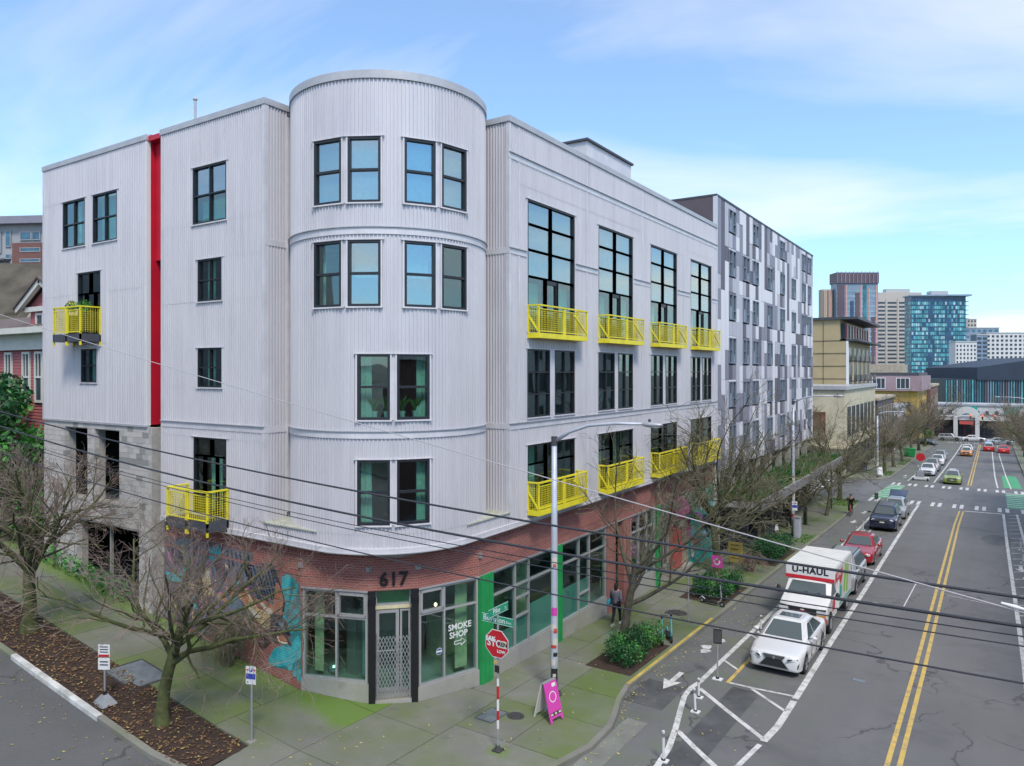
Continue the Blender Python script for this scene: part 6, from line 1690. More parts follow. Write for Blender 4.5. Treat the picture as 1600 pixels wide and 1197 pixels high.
# big mossy church-like roof behind
p = sky_at(20, 70); bg_ = root('big_roof_building', (p.x, p.y, 6), 'huge mossy brown roof rising behind the pink house', 'building')
bg_.rotation_euler = (0, 0, YAW); BASE[bg_] = Vector((0, 0, 6))
zt = zpx(393, 70)
b = MB(); b.box(-26, 9, 0, 20, 0, 10); b.build('wall', 'brown_wall', bg_)
BASE[bg_] = Vector((0, 0, 0))
b = MB(); b.hexa([(-26, -1, 8), (9, -1, 8), (9, 21, 8), (-26, 21, 8)], [(-26, 6, zt - 6), (9, 6, zt - 6.4), (9, 12, zt - 6.4), (-26, 12, zt - 6)]); b.build('roof', 'mossy_roof', bg_)
for (x, y, z) in ((2.6, 3.9, zt - 8.6), (0.6, 1.6, zt - 11.7)):
    b = MB(); b.ball((x, y, z), 0.55, 0.4, 0.3, 10, 6); b.build('roof_vent', 'white_plain', bg_)
b = MB(); b.box(-0.9, -0.1, 0.6, 1.6, zt - 16, zt - 12.2); b.box(-1.1, 0.1, 0.4, 1.8, zt - 12.2, zt - 11.8); b.build('chimney', 'mossy_roof', bg_)
b = MB(); b.extr([(2.2, 8), (7, 8), (7, zt - 10.5), (4.6, zt - 10.2)], lambda a, c, t_: (a, t_, c), -2.5, 4); b.build('side_gable', 'tan_wall', bg_)
p = sky_at(20, 120); ga_ = root('grey_apartment_building', (p.x, p.y, 6), 'grey and maroon apartment building with a flat overhanging roof on the hill', 'building')
ga_.rotation_euler = (0, 0, YAW + R(-6)); BASE[ga_] = Vector((0, 0, 0))
zt = zpx(338, 120) - 6
b = MB(); b.box(-16, 7, 0, 16, 0, zt - 1); b.build('wall', 'grey_wall', ga_)
b = MB(); b.box(-16.5, 7.5, -1.2, 17, zt - 1.4, zt - 0.2); b.build('roof', 'panel_grey', ga_)
b = MB(); b.box(0, 7.02, -0.15, 0, 0, zt - 4.4); b.build('maroon_cladding', 'brick_dark', ga_)
b = MB(); b.box(1.5, 7, 6, 12, zt - 0.2, zt + 0.8); b.build('roof_plant', 'grey_wall', ga_)
for (x0, x1, z0, z1) in ((1.4, 3.4, -4.0, -2.6), (3.5, 5.0, -4.0, -2.6), (1.4, 5.0, -5.9, -5.2), (1.4, 5.0, -7.6, -7.0), (-1.2, -0.2, -5, -2.4), (-2.6, -1.9, -6, -2.4), (-1.2, -0.2, -7, -6.2)):
    far_window(lambda u, o, z: (u, -0.15 - o, z), x0, x1, zt + z0, zt + z1, ga_, 'grey_wall', 'blue_glass', 0.12)
b = MB(); b.box(-4, -0.4, -1.4, 0, zt - 7.4, zt - 7.1); b.build('balcony', 'dark_deck', ga_)
# ---------------------------------------------------------------- trees and shrubs
def rv(r_, s=1.0): return Vector((r_.gauss(0, s), r_.gauss(0, s), r_.gauss(0, s)))
def grow(r_, mb, lv, p, d, L, rad, spec):
    """one branch: bent tapered tube, then its side branches"""
    sp = spec[lv]; n = sp['n']; pts = [p.copy()]; rads = [rad]; d = d.normalized()
    for i in range(n):
        d = (d + rv(r_, sp['bend']) + Z * sp['up']).normalized()
        p = p + d * (L / n); pts.append(p.copy()); rads.append(max(sp['rmin'], rad * (1 - (i + 1) / n * sp['taper'])))
    mb[sp['mb']].tube(pts, rads, sp['sides'], cap=False)
    if lv + 1 >= len(spec): return
    nx = spec[lv + 1]
    k = max(1, int(nx['count'] * r_.uniform(0.8, 1.2)))
    for j in range(k):
        t_ = nx['from'] + (1 - nx['from']) * (j + r_.random()) / k
        f = t_ * n; i = min(n - 1, int(f)); q = pts[i].lerp(pts[i + 1], f - i); rr = rads[i] + (rads[i + 1] - rads[i]) * (f - i)
        ax = (pts[i + 1] - pts[i]).normalized()
        side = ax.cross(rv(r_)).normalized(); ang = R(r_.uniform(*nx['ang']))
        dd = ax * math.cos(ang) + side * math.sin(ang)
        grow(r_, mb, lv + 1, q, dd, L * nx['len'] * r_.uniform(0.6, 1.25) * (1.15 - 0.45 * t_), max(nx['rmin'], min(rr * 0.8, rr * nx['rf'])), spec)
def bare_tree(name, seed, hT, r0, nl, limb, dens=1.0, up=0.05, spread=(35, 65), lean=(0, 0), bark='bark', tw='twig', fine=0.007, sub=0.55):
    r_ = random.Random(seed); ro = root(name); A, B = MB(), MB(); mb = {'a': A, 'b': B}
    spec = [dict(n=6, bend=0.06, up=0.0, rmin=0.01, taper=0.35, sides=10, mb='a'),
            dict(n=7, bend=0.13, up=up, rmin=0.02, taper=0.8, sides=7, mb='a', count=nl, **{'from': 0.55}, ang=spread, len=limb, rf=0.62),
            dict(n=5, bend=0.16, up=up * 0.8, rmin=fine * 1.6, taper=0.75, sides=5, mb='a', count=int(7 * dens), **{'from': 0.2}, ang=(25, 65), len=sub, rf=0.55),
            dict(n=4, bend=0.16, up=up * 0.7, rmin=fine, taper=0.6, sides=3, mb='b', count=int(7 * dens), **{'from': 0.1}, ang=(20, 60), len=0.55, rf=0.5),
            dict(n=3, bend=0.15, up=up * 0.5, rmin=fine * 0.7, taper=0.5, sides=3, mb='b', count=int(5 * dens), **{'from': 0.1}, ang=(20, 60), len=0.6, rf=0.6)]
    grow(r_, mb, 0, V(0, 0, -0.15), V(lean[0], lean[1], 1), hT, r0, spec)
    # root flare
    A.tube([(0, 0, -0.2), (0, 0, 0.02), (0, 0, 0.3), (0, 0, 0.5)], [r0 * 1.55, r0 * 1.35, r0 * 1.03, r0 * 0.6], 10, cap=False)
    A.build('trunk', bark, ro, smooth=True); B.build('crown', tw, ro)
    return ro
def place(o, x, y, rotz=0.0, s=1.0, z=None, label=None, cat=None, group=None):
    o.location = (x, y, G(x, y) if z is None else z); o.rotation_euler = (0, 0, rotz); o.scale = (s, s, s)
    return tag(o, label, cat, group)
TG = 'bare street trees'
tA = bare_tree('bare_tree', 3, 2.9, 0.18, 10, 1.75, 1.25, 0.045, (40, 75), bark='bark_moss', fine=0.0052)
place(tA, -18.93, 11.44, 0.6, 1.0, None, 'bare spreading tree in the mulch strip in front of the mural', 'tree', TG)
tB = bare_tree('bare_tree', 14, 3.2, 0.21, 10, 1.7, 1.2, 0.07, (30, 65), bark='bark_moss', tw='twig', fine=0.006)
place(tB, -26.89, 11.59, 1.1, 1.05, None, 'mossy bare tree at the left edge of the picture in the mulch strip', 'tree', TG)
tC = bare_tree('bare_tree', 23, 3.1, 0.17, 8, 1.75, 1.0, 0.07, (25, 60), (0.06, 0.1), tw='twig_green', fine=0.0075)
place(tC, -11.75, 25.3, 0.3, 1.05, None, 'bare tree rising from the first clipped hedge on the pavement', 'tree', TG)
tD = bare_tree('bare_tree', 31, 2.9, 0.17, 11, 1.85, 1.28, 0.055, (30, 72), bark='bark_moss', tw='twig_green', fine=0.0085)
place(tD, -12.3, 38.6, 2.0, 1.3, None, 'dense bare tree by the second hedge in front of the patterned block', 'tree', TG)
for o in (tA, tB, tC, tD): remember(o)
def tcopy(src, x, y, rz, s, label, group=TG):
    c = copy_tree(src); place(c, x, y, rz, s, None, label, 'tree', group); return c
tcopy(tC, -12.0, 46.0, 2.2, 0.95, 'slim bare tree with a slanting trunk behind the third hedge')
tcopy(tD, -11.7, 57.5, 4.0, 0.8, 'low bushy bare tree in the verge beyond the pale utility cabinet')
tcopy(tC, -11.2, 63.0, 1.0, 0.85, 'small leafless tree in the verge near the cyclist')
tcopy(tD, -11.85, 72.9, 1.2, 1.25, 'stout bare tree on the near corner of the side street')
tcopy(tB, -11.6, 103.5, 0.4, 1.1, 'bare tree with dark trunk beside the walking person beyond the crossing')
tcopy(tC, -11.5, 113.0, 2.0, 1.35, 'second bare tree beyond the crossing on the left pavement')
tcopy(tD, -11.5, 124.0, 2.9, 1.1, 'third bare tree beyond the crossing on the left pavement')
tcopy(tB, -11.5, 138.0, 3.7, 1.2, 'fourth bare tree beyond the crossing on the left pavement')
tcopy(tC, -11.4, 152.0, 4.6, 1.6, 'fifth bare tree beyond the crossing, tall and upright')
tcopy(tB, -11.4, 166.0, 5.2, 1.4, 'sixth bare tree beyond the crossing on the left pavement')
tcopy(tC, -11.4, 180.0, 0.9, 1.7, 'last upright bare tree on the left pavement before the portal')
for i, (x, y, s, src) in enumerate([(4.4, 118, 1.15, tB), (4.4, 134, 1.2, tD), (4.4, 150, 1.3, tB), (4.6, 168, 1.35, tD), (4.8, 186, 1.5, tB)]):
    tcopy(src, x, y, 1.3 * i, s, ('first', 'second', 'third', 'fourth', 'fifth')[i] + ' bare tree from the crossing along the right pavement', 'bare trees along the right pavement')
# twiggy dome shrub by the mural, weeping
def twig_shrub(name, seed, n_, rx, h, tw):
    r_ = random.Random(seed); ro = root(name); B = MB(); C = MB()
    for i in range(n_):
        a = r_.uniform(0, 6.28); out = r_.uniform(0.2, 1) * rx; hh = h * r_.uniform(0.7, 1.1)
        p0 = V(r_.gauss(0, 0.08), r_.gauss(0, 0.08), 0); p1 = V(math.cos(a) * out * 0.5, math.sin(a) * out * 0.5, hh * 0.85); p2 = V(math.cos(a) * out, math.sin(a) * out, hh * r_.uniform(0.55, 0.95)); p3 = V(math.cos(a) * out * 1.12, math.sin(a) * out * 1.12, hh * r_.uniform(0.1, 0.55))
        pts = [p0, p1, p2 + rv(r_, 0.05), p3 + rv(r_, 0.08)]
        C.tube(pts, [0.012, 0.01, 0.007, 0.005], 3, cap=False)
        for j in range(6):
            f = r_.uniform(0.25, 1); q = pts[1].lerp(pts[2], f) if r_.random() < 0.6 else pts[2].lerp(pts[3], f); e = q + rv(r_, 0.16) + V(0, 0, -0.12)
            B.tube([q, q.lerp(e, 0.5) + rv(r_, 0.03), e], [0.006, 0.005, 0.003], 3, cap=False)
    C.build('stem', tw, ro); B.build('twig', tw, ro); return ro
ts = twig_shrub('twiggy_shrub', 4, 170, 1.0, 1.7, 'twig_green')
place(ts, -20.7, 14.75, 0, 1.0, None, 'leafless dome shaped shrub against the mural wall', 'shrub')
ts2 = twig_shrub('twiggy_shrub', 6, 60, 0.9, 1.1, 'twig'); place(ts2, -11.0, 40.3, 0, 1.0, None, 'low leafless shrub between the second and third hedge', 'shrub')

def leaf_cloud(b, r_, c, rad, n_, size, shell=0.55):
    for _ in range(n_):
        d = rv(r_).normalized(); f = shell + (1 - shell) * r_.random() ** 0.6
        p = Vector((c[0] + d.x * rad[0] * f, c[1] + d.y * rad[1] * f, c[2] + d.z * rad[2] * f))
        u = rv(r_).normalized(); w_ = u.cross(d + rv(r_, 0.6)).normalized(); s = size * r_.uniform(0.5, 1.25)
        b.add([p - u * s, p + w_ * s * 0.5, p + u * s, p - w_ * s * 0.5], [(0, 1, 2, 3)])
def hedge(label, x0, x1, y0, y1, h, seed, m='leaf_dark'):
    r_ = random.Random(seed); cx_, cy_ = (x0 + x1) / 2, (y0 + y1) / 2
    ro = root('clipped_hedge', (cx_, cy_, G(cx_, cy_)), label, 'hedge', 'clipped hedges in the pavement')
    A, B, S = MB(), MB(), MB()
    nx, ny = max(2, int((x1 - x0) / 0.45)), max(2, int((y1 - y0) / 0.45))
    for i in range(nx):
        for j in range(ny):
            x = x0 + (x1 - x0) * (i + 0.5) / nx + r_.gauss(0, 0.06); y = y0 + (y1 - y0) * (j + 0.5) / ny + r_.gauss(0, 0.06); z = G(x, y); hh = h * r_.uniform(0.75, 1.12)
            leaf_cloud(A if r_.random() < 0.8 else B, r_, (x, y, z + hh * 0.55), (0.40, 0.40, hh * 0.52), 430, 0.05, 0.35)
            for k_ in range(4): S.tube([(x + r_.gauss(0, .05), y + r_.gauss(0, .05), z - 0.05), (x + r_.gauss(0, .15), y + r_.gauss(0, .15), z + hh * 0.8)], [0.012, 0.006], 3, cap=False)
    A.build('foliage', m, ro); B.build('foliage', 'leaf_mid', ro); S.build('stem', 'bark', ro)
    b = MB(); b.box(x0 - 0.35, x1 + 0.1, y0 - 0.35, y1 + 0.2, G(cx_, y1) - 0.15, G(cx_, cy_) + 0.0)
    zz = [(x0 - 0.35, y0 - 0.35), (x1 + 0.1, y0 - 0.35), (x1 + 0.1, y1 + 0.2), (x0 - 0.35, y1 + 0.2)]
    b = MB(); b.hexa([(x, y, G(x, y) - 0.15) for x, y in zz], [(x, y, G(x, y) + 0.012) for x, y in zz]); b.build('soil', 'mulch', ro)
    return ro
hedge('dense dark green clipped hedge around the nearest pavement tree', -11.6, -10.35, 23.2, 26.3, 0.95, 1)
hedge('dark green hedge with a scooter standing in front of it', -12.0, -10.3, 33.4, 36.6, 0.9, 2)
hedge('third green hedge along the kerb beyond the bare shrub', -11.9, -10.3, 42.6, 47.2, 1.1, 3)
# evergreen mass at the left edge
r_ = random.Random(9)
eg = root('evergreen_tree', (-39, 14.6, G(-39, 14.6)), 'dense glossy evergreen tree beside the left wing of the loft building', 'tree')
A, B = MB(), MB()
for i in range(60):
    x = r_.uniform(-47, -35.4); y = r_.uniform(14.0, 16.9); z = r_.uniform(3.4, 9.6) + (x + 36) * 0.08
    leaf_cloud(A if r_.random() < 0.4 else B, r_, (x, y, z), (1.4, 1.25, 1.05), 520, 0.16, 0.5)
A.build('crown', 'leaf_dark', eg); B.build('crown', 'leaf_mid', eg)
for x in (-44, -40, -37):
    b = MB(); b.tube([(x, 15, G(x, 15) - 0.2), (x + 0.3, 15.2, 6), (x, 15, 8.5)], [0.22, 0.16, 0.08], 8); b.build('trunk', 'bark', eg)
b = MB(); rs_ = random.Random(19)
for i in range(7): leaf_cloud(b, rs_, (-27.6 + i * -0.9, 15.0, G(-28 - i, 15) + 0.35), (0.6, 0.3, 0.45), 110, 0.08)
sb = root('low_shrub', (-30, 15.0, G(-30, 15)), 'low green shrubs at the foot of the concrete block wing', 'shrub'); b.build('foliage', 'leaf_mid', sb)
rs_ = random.Random(21)
for (x, y, lab) in ((-14.6, 101.2, 'round green shrub in a dark pot at the cream corner building'), (-14.4, 104.2, 'clipped green shrub beside the walking person at the shop front')):
    ro = root('potted_shrub', (x, y, G(x, y)), lab, 'shrub', 'potted shrubs by the corner shop'); b = MB(); leaf_cloud(b, rs_, (x, y, G(x, y) + 1.1), (0.55, 0.55, 0.6), 260, 0.1); b.build('foliage', 'leaf_dark', ro)
    b = MB(); b.tube([(x, y, G(x, y)), (x, y, G(x, y) + 0.65)], [0.35, 0.45], 12); b.build('pot', 'iron', ro)
for (x, y, z, m_, lab) in ((-30.55, 14.75, 11.56, 'leaf_pale', 'potted plant with yellow flowers on the upper left balcony'), (-29.75, 14.8, 11.56, 'leaf_mid', 'bright green potted plant on the upper left balcony')):
    ro = root('potted_plant', (x, y, z), lab, 'plant', 'plants on the upper left balcony'); b = MB(); b.tube([(x, y, z), (x, y, z + 0.75)], [0.13, 0.18], 12); b.build('pot', 'black_paint', ro)
    b = MB(); leaf_cloud(b, rs_, (x, y, z + 1.08), (0.32, 0.26, 0.28), 220, 0.05, 0.2); b.build('foliage', 'leaf_mid', ro)
    if m_ == 'leaf_pale': b = MB(); leaf_cloud(b, rs_, (x - 0.05, y - 0.05, z + 1.2), (0.25, 0.2, 0.16), 60, 0.05, 0.4); b.build('flower', 'yellow_paint', ro)
x, y = -12.6, 188; ro = root('round_bush', (x, y, G(x, y)), 'bright green round bush at the far end of the left pavement', 'shrub'); b = MB(); leaf_cloud(b, rs_, (x, y, G(x, y) + 1.3), (1.7, 1.7, 1.3), 500, 0.22); b.build('foliage', 'leaf_mid', ro); b = MB(); b.tube([(x, y, G(x, y) - .2), (x, y, G(x, y) + 1)], [0.2, 0.1], 7); b.build('stem', 'bark', ro)
for (x0, x1, y0, y1, n_) in ((-12.6, -10.3, 69.5, 74.0, 900), (-11.5, -10.2, 50, 53.4, 400), (-11.6, -10.6, 100, 106, 500), (-11.6, -10.6, 117, 130, 700)):
    blades('verge_grass', 'tufts of bright green grass in the pavement verge near tree roots', 'grass', x0, x1, y0, y1, G, n_, 0.12, 'grass', None, int(y0))
# ---------------------------------------------------------------- vehicles (front faces local -Y)
def paint_car(n, c, metal=0.0): 
    mat(n, c, 0.3, metal, coat=0.8)
paint_car('car_white', (0.66, 0.66, 0.67)); paint_car('car_red', (0.36, 0.012, 0.022), 0.2); paint_car('car_blue', (0.014, 0.02, 0.06), 0.3); paint_car('car_silver', (0.40, 0.41, 0.43), 0.4); paint_car('car_black', (0.015, 0.015, 0.018)); paint_car('car_green', (0.26, 0.34, 0.05)); paint_car('car_orange', (0.62, 0.22, 0.03)); paint_car('car_brightred', (0.55, 0.02, 0.02))
mat('windscreen', (0.05, 0.075, 0.085), 0.06, 0.0, coat=0.4); mat('plate_white', (0.7, 0.7, 0.72), 0.5)
def interp(tab, t_):
    for (a, *va), (c, *vc) in zip(tab, tab[1:]):
        if a <= t_ <= c:
            f = (t_ - a) / (c - a) if c > a else 0; return [x + (y - x) * f for x, y in zip(va, vc)]
    return list(tab[-1][1:])
KINDS = {
 'sedan': dict(L=4.85, W=1.84, H=1.45, body=[(0, .74, .64, .26), (.006, .84, .70, .22), (.03, .93, .745, .20), (.06, .965, .775, .20), (.14, .99, .83, .2), (.27, 1, .93, .2), (.5, 1, .96, .2), (.8, 1, 1.0, .2), (.9, .98, 1.0, .22), (.97, .92, .95, .26), (.99, .84, .88, .34), (1, .66, .78, .42)],
               gh=(.265, .42, .66, .86), wheels=(.175, .775), wr=.335, side=((.33, .505), (.525, .70))),
 'suv': dict(L=4.7, W=1.84, H=1.68, body=[(0, .76, .84, .34), (.006, .85, .90, .28), (.03, .93, .95, .26), (.06, .96, .97, .25), (.14, .99, 1.02, .25), (.26, 1, 1.08, .25), (.5, 1, 1.10, .25), (.8, 1, 1.12, .25), (.93, .98, 1.12, .27), (.985, .93, 1.05, .3), (1, .84, .92, .42)],
               gh=(.25, .38, .90, .975), wheels=(.18, .79), wr=.36, side=((.32, .49), (.51, .69), (.72, .90))),
 'hatch': dict(L=4.4, W=1.78, H=1.5, body=[(0, .74, .70, .28), (.006, .84, .76, .22), (.03, .93, .81, .2), (.06, .96, .83, .2), (.14, .99, .88, .2), (.25, 1, .97, .2), (.5, 1, 1.0, .2), (.8, 1, 1.03, .2), (.93, .98, 1.03, .22), (.985, .9, .95, .3), (1, .76, .8, .4)],
               gh=(.23, .40, .76, .96), wheels=(.18, .79), wr=.33, side=((.32, .50), (.52, .72))),
}
def make_car(name, kind, paint, roof=None, style='plain', detail=True):
    K = KINDS[kind]; L, W, H = K['L'], K['W'], K['H']; hw = W / 2; ro = root(name)
    yy = lambda t_: -L / 2 + t_ * L
    wy = [yy(t_) for t_ in K['wheels']]; wr = K['wr']; ar = wr * 1.13
    ts = set(lin(0, 1, 26)) | {a[0] for a in K['body']}
    for w_ in wy:
        for f in (-1.0, -0.97, -0.85, -0.6, -0.3, 0, 0.3, 0.6, 0.85, 0.97, 1.0): ts.add((w_ + f * ar + L / 2) / L)
    b = MB(); rings = []
    for t_ in sorted(ts):
        wf, zt, zb = interp(K['body'], t_); y = yy(t_); w_ = hw * wf; zbb = zb
        for q in wy:
            if abs(y - q) < ar: zbb = max(zb, wr + math.sqrt(max(0, ar * ar - (y - q) ** 2)) * 0.98)
        zbb = min(zbb, zt - 0.12); zm = zb + (zt - zb) * 0.55
        zm = max(zm, zbb + 0.02)
        half = [(w_ * 0.55, zbb), (w_ * 0.93, zbb), (w_ * 0.985, min(zbb + 0.05, zm - 0.01)), (w_, zm), (w_ * 0.985, zm + (zt - zm) * 0.5), (w_ * 0.93, zt - 0.035), (w_ * 0.80, zt - 0.002), (w_ * 0.4, zt + 0.018), (0, zt + 0.024)]
        rings.append([(x, y, z) for x, z in half] + [(-x, y, z) for x, z in reversed(half[:-1])])
    b.loft(rings, cap=True)
    body = b.build('body', paint, ro, smooth=True)
    b = MB(); b.box(-hw * 0.72, hw * 0.72, yy(.05), yy(.95), 0.2, interp(K['body'], .5)[1] - 0.2); b.build('underbody', 'rubber', ro)
    # greenhouse
    g0, g1, g2, g3 = K['gh']; zb0 = interp(K['body'], .4)[1] - 0.02
    def gring(f):                       # f 0 belt .. 1 roof edge
        ya = yy(g0 + (g1 - g0) * f); yb = yy(g3 + (g2 - g3) * f); w_ = hw * (0.90 - 0.23 * f); z = zb0 + (H - 0.05 - zb0) * f; c = 0.16
        zf = z if f > 0 else z
        return [(-w_ * 0.86, ya, z), (w_ * 0.86, ya, z), (w_, ya + c * 1.6, z), (w_, yb - c * 1.6, z), (w_ * 0.88, yb, z), (-w_ * 0.88, yb, z), (-w_, yb - c * 1.6, z), (-w_, ya + c * 1.6, z)]
    b = MB(); rg = [gring(f) for f in (0, 0.5, 1.0)]
    top = [(x * 0.82, y * 0.93 + (yy(g1) + yy(g2)) / 2 * 0.07, H) for x, y, z in rg[-1]]
    b.loft(rg + [top]); b.build('cabin', roof or paint, ro, smooth=False)
    def gp(u, f, o=0.012):              # windscreen surface points
        r0 = gring(f); a, c = Vector(r0[0]), Vector(r0[1]); return a.lerp(c, u) + V(0, -o, o * 0.6)
    def pane(pts, name='side_window', m='windscreen'):
        b = MB(); n_ = len(pts); pts = [Vector(p) for p in pts]; nrm = (pts[1] - pts[0]).cross(pts[2] - pts[0]).normalized() * 0.006
        b.loft([[p - nrm for p in pts], [p + nrm for p in pts]]); return b.build(name, m, ro)
    pane([gp(.03, .06), gp(.97, .06), gp(.95, .93), gp(.05, .93)], 'windscreen')
    def rp2(u, f, o=0.012):
        r0 = gring(f); a, c = Vector(r0[5]), Vector(r0[4]); return a.lerp(c, u) + V(0, o, o * 0.6)
    pane([rp2(.05, .12), rp2(.95, .12), rp2(.93, .9), rp2(.07, .9)], 'rear_window')
    for s in (-1, 1):
        def sp_(t_, f):
            w_ = hw * (0.90 - 0.23 * f); z = zb0 + (H - 0.05 - zb0) * f; ya = g0 + (g1 - g0) * f + .045; yb = g3 + (g2 - g3) * f - .045
            return V(s * (w_ + 0.008), yy(min(max(t_, ya), yb)), z)
        for (a, c) in K['side']:
            a0 = a if a != K['side'][0][0] else 0; c0 = c if c != K['side'][-1][1] else 1
            pts = [sp_(a0, .1), sp_(c0, .1), sp_(c0, .88), sp_(a0, .88)]; pane(pts)
        for t_ in ([K['side'][0][1] + .01, K['side'][0][0] + .02, K['side'][1][1]] if detail else []):
            b = MB(); b.box(s * hw * 0.99, s * hw * 1.004, yy(t_) - 0.008, yy(t_) + 0.008, 0.35, interp(K['body'], t_)[1] - 0.1); b.build('door_gap', 'rubber', ro)
        b = MB(); b.ball((s * (hw + 0.1), yy(g0 + .06), zb0 + 0.1), 0.11, 0.06, 0.075, 10, 6); mr = b.build('mirror', paint, ro, smooth=True)
        b = MB(); b.bar((s * hw * 0.88, yy(g0 + .055), zb0 + 0.06), (s * (hw + 0.06), yy(g0 + .06), zb0 + 0.08), 0.05, 0.03); b.build('mirror_arm', 'plastic_black', mr)
        # lamps
        zf = interp(K['body'], .05)[1]; yl = yy(.02)
        hp_ = [(.46, -.016, zf - .19), (.80, .004, zf - .17), (.935, .07, zf - .13), (.965, .15, zf - .02), (.86, .05, zf - .03), (.56, -.006, zf - .06)]
        b = MB(); b.loft([[(s * hw * a_, yy(t_) + .06, z_) for a_, t_, z_ in hp_], [(s * (hw * a_ + .012), yy(t_) - .004, z_ + .006) for a_, t_, z_ in hp_]]); hl = b.build('headlight', 'lamp_clear', ro)
        b = MB(); b.bar((s * hw * .5, yy(-.014) - .012, zf - .145), (s * hw * .84, yy(.016) - .012, zf - .125), .02, .05); b.build('headlight_shade', 'plastic_black', hl)
        zr = interp(K['body'], .96)[1]
        b = MB(); b.box(s * hw * .55, s * hw * .93, yy(.975), yy(1.0) + .004, zr - .28, zr - .08); b.build('tail_light', 'lamp_red', ro)
        for w_ in wy:
            x1 = s * (hw - 0.012); x0 = s * (hw - 0.22)
            b = MB(); b.tube([(x0, w_, wr), (x0 + (x1 - x0) * .12, w_, wr), (x0 + (x1 - x0) * .88, w_, wr), (x1, w_, wr)], [wr * .92, wr, wr, wr * .93], 24); wh = b.build('wheel', 'rubber', ro, smooth=False)
            b = MB(); b.tube([(x1 - s * .02, w_, wr), (x1 + s * .004, w_, wr)], [wr * .68, wr * .66], 20); b.build('rim', 'plastic_black' if style == 'suvblack' else 'iron', wh)
            b = MB()
            for k_ in range(5):
                a = k_ * 1.2566 + .3; b.bar((x1 + s * .006, w_, wr), (x1 + s * .006, w_ + math.cos(a) * wr * .64, wr + math.sin(a) * wr * .64), 0.06, 0.02, up=V(1, 0, 0))
            b.tube([(x1, w_, wr), (x1 + s * .012, w_, wr)], [wr * .18, wr * .16], 10)
            tag(b.build('spoke', 'alloy', wh), kind='stuff')
    yf = yy(0) - 0.03; zf = interp(K['body'], .012)[1] + .02
    if style == 'spindle':
        b = MB(); b.extr([(-.37, zf - .03), (.37, zf - .03), (.27, zf - .17), (.50, zf - .44), (-.50, zf - .44), (-.27, zf - .17)], lambda a, c, t_: (a, t_ + abs(a) * .06, c), yf - .012, yf + .12); gr_ = b.build('grille', 'plastic_black', ro)
        b = MB()
        for (p, q) in (((-.37, zf - .03), (-.27, zf - .17)), ((-.27, zf - .17), (-.50, zf - .44)), ((.37, zf - .03), (.27, zf - .17)), ((.27, zf - .17), (.50, zf - .44)), ((-.50, zf - .44), (.50, zf - .44)), ((-.37, zf - .03), (.37, zf - .03))):
            b.bar((p[0], yf - .016 + abs(p[0]) * .06, p[1]), (q[0], yf - .016 + abs(q[0]) * .06, q[1]), .025, .02)
        b.build('grille_surround', 'alloy', gr_)
        for j in range(5):
            b = MB(); z = zf - .05 - j * .022; b.box(-.31 + j * .012, .31 - j * .012, yf - .018, yf - .005, z, z + .007); b.build('grille_bar', 'alloy', gr_)
        b = MB(); b.tube([(0, yf - .02, zf - .11), (0, yf - .03, zf - .11)], [.055, .05], 16); b.build('emblem', 'alloy', gr_)
        b = MB()
        for s in (-1, 1):
            b = MB(); b.extr([(s * .56, zf - .43), (s * .80, zf - .38), (s * .83, zf - .20), (s * .74, zf - .34)], lambda a, c, t_: (a, t_ + abs(a) ** 2 * .12, c), yf - .01, yf + .12); b.build('air_intake', 'plastic_black', ro)
        b = MB(); b.box(-.36, .36, yy(.47), yy(.58), H + .002, H + .012); b.build('sunroof', 'windscreen', ro)
    else:
        b = MB(); b.box(-.42, .42, yf - .004, yf + .1, zf - .2, zf - .04); gr_ = b.build('grille', 'plastic_black', ro)
        b = MB(); b.box(-.42, .42, yf - .014, yf - .004, zf - .13, zf - .105); b.build('grille_bar', 'alloy', gr_)
        b = MB(); b.box(-.5, .5, yf + .0, yf + .1, zf - .42, zf - .30); b.build('air_intake', 'plastic_black', ro)
    b = MB(); b.box(-.15, .15, yf - .012 - (.012 if style == 'spindle' else 0), yf + .02, zf - .30, zf - .215)
    if style != 'spindle': b.build('number_plate', 'plate_white', ro)
    b = MB(); b.box(-.15, .15, yy(1) - .02, yy(1) + .012, .62, .72); b.build('number_plate', 'plate_white', ro)
    if style in ('rails', 'suvblack'):
        for s in (-1, 1):
            b = MB(); b.bar((s * hw * .62, yy(g1 + .02), H + .03), (s * hw * .62, yy(g2 - .02), H + .03), .035, .03); b.build('roof_rail', 'plastic_black', ro)
    if style == 'suvblack':
        for s in (-1, 1):
            b = MB(); b.box(s * hw * .97, s * hw * 1.012, yy(.27), yy(.7), .3, .52); b.build('side_cladding', 'plastic_black', ro)
    if style == 'taxi':
        b = MB(); b.box(-.32, .32, yy(.5) - .1, yy(.5) + .1, H, H + .14); b.build('roof_sign', 'plate_white', ro)
    remember(ro)
    return ro
SL = math.atan(0.032)
def park(c, x, y, label, turn=0.0, z=None, group='cars along the street', cat='car'):
    c.location = (x, y, (G(x, y) - RD + 0.012) if z is None else z); c.rotation_euler = (-SL if z is None else 0, 0, turn); tag(c, label, cat, group); return c
park(make_car('parked_car', 'sedan', 'car_white', style='spindle'), -6.38, 28.65, 'white saloon with a black hourglass grille parked first in the row')
park(make_car('parked_car', 'suv', 'car_silver', style='suvblack'), -6.55, 40.9, 'silver and black estate parked right behind the white box truck')
park(make_car('parked_car', 'sedan', 'car_red', style='plain'), -6.65, 48.6, 'dark red saloon parked behind the box truck')
park(make_car('parked_car', 'suv', 'car_blue', style='rails'), -6.75, 61.2, 'dark navy blue estate with roof rails parked near the crossing')
sv_ = park(make_car('parked_car', 'hatch', 'car_silver', style='plain'), -6.75, 67.6, 'silver hatchback with its tailgate raised, last before the crossing')
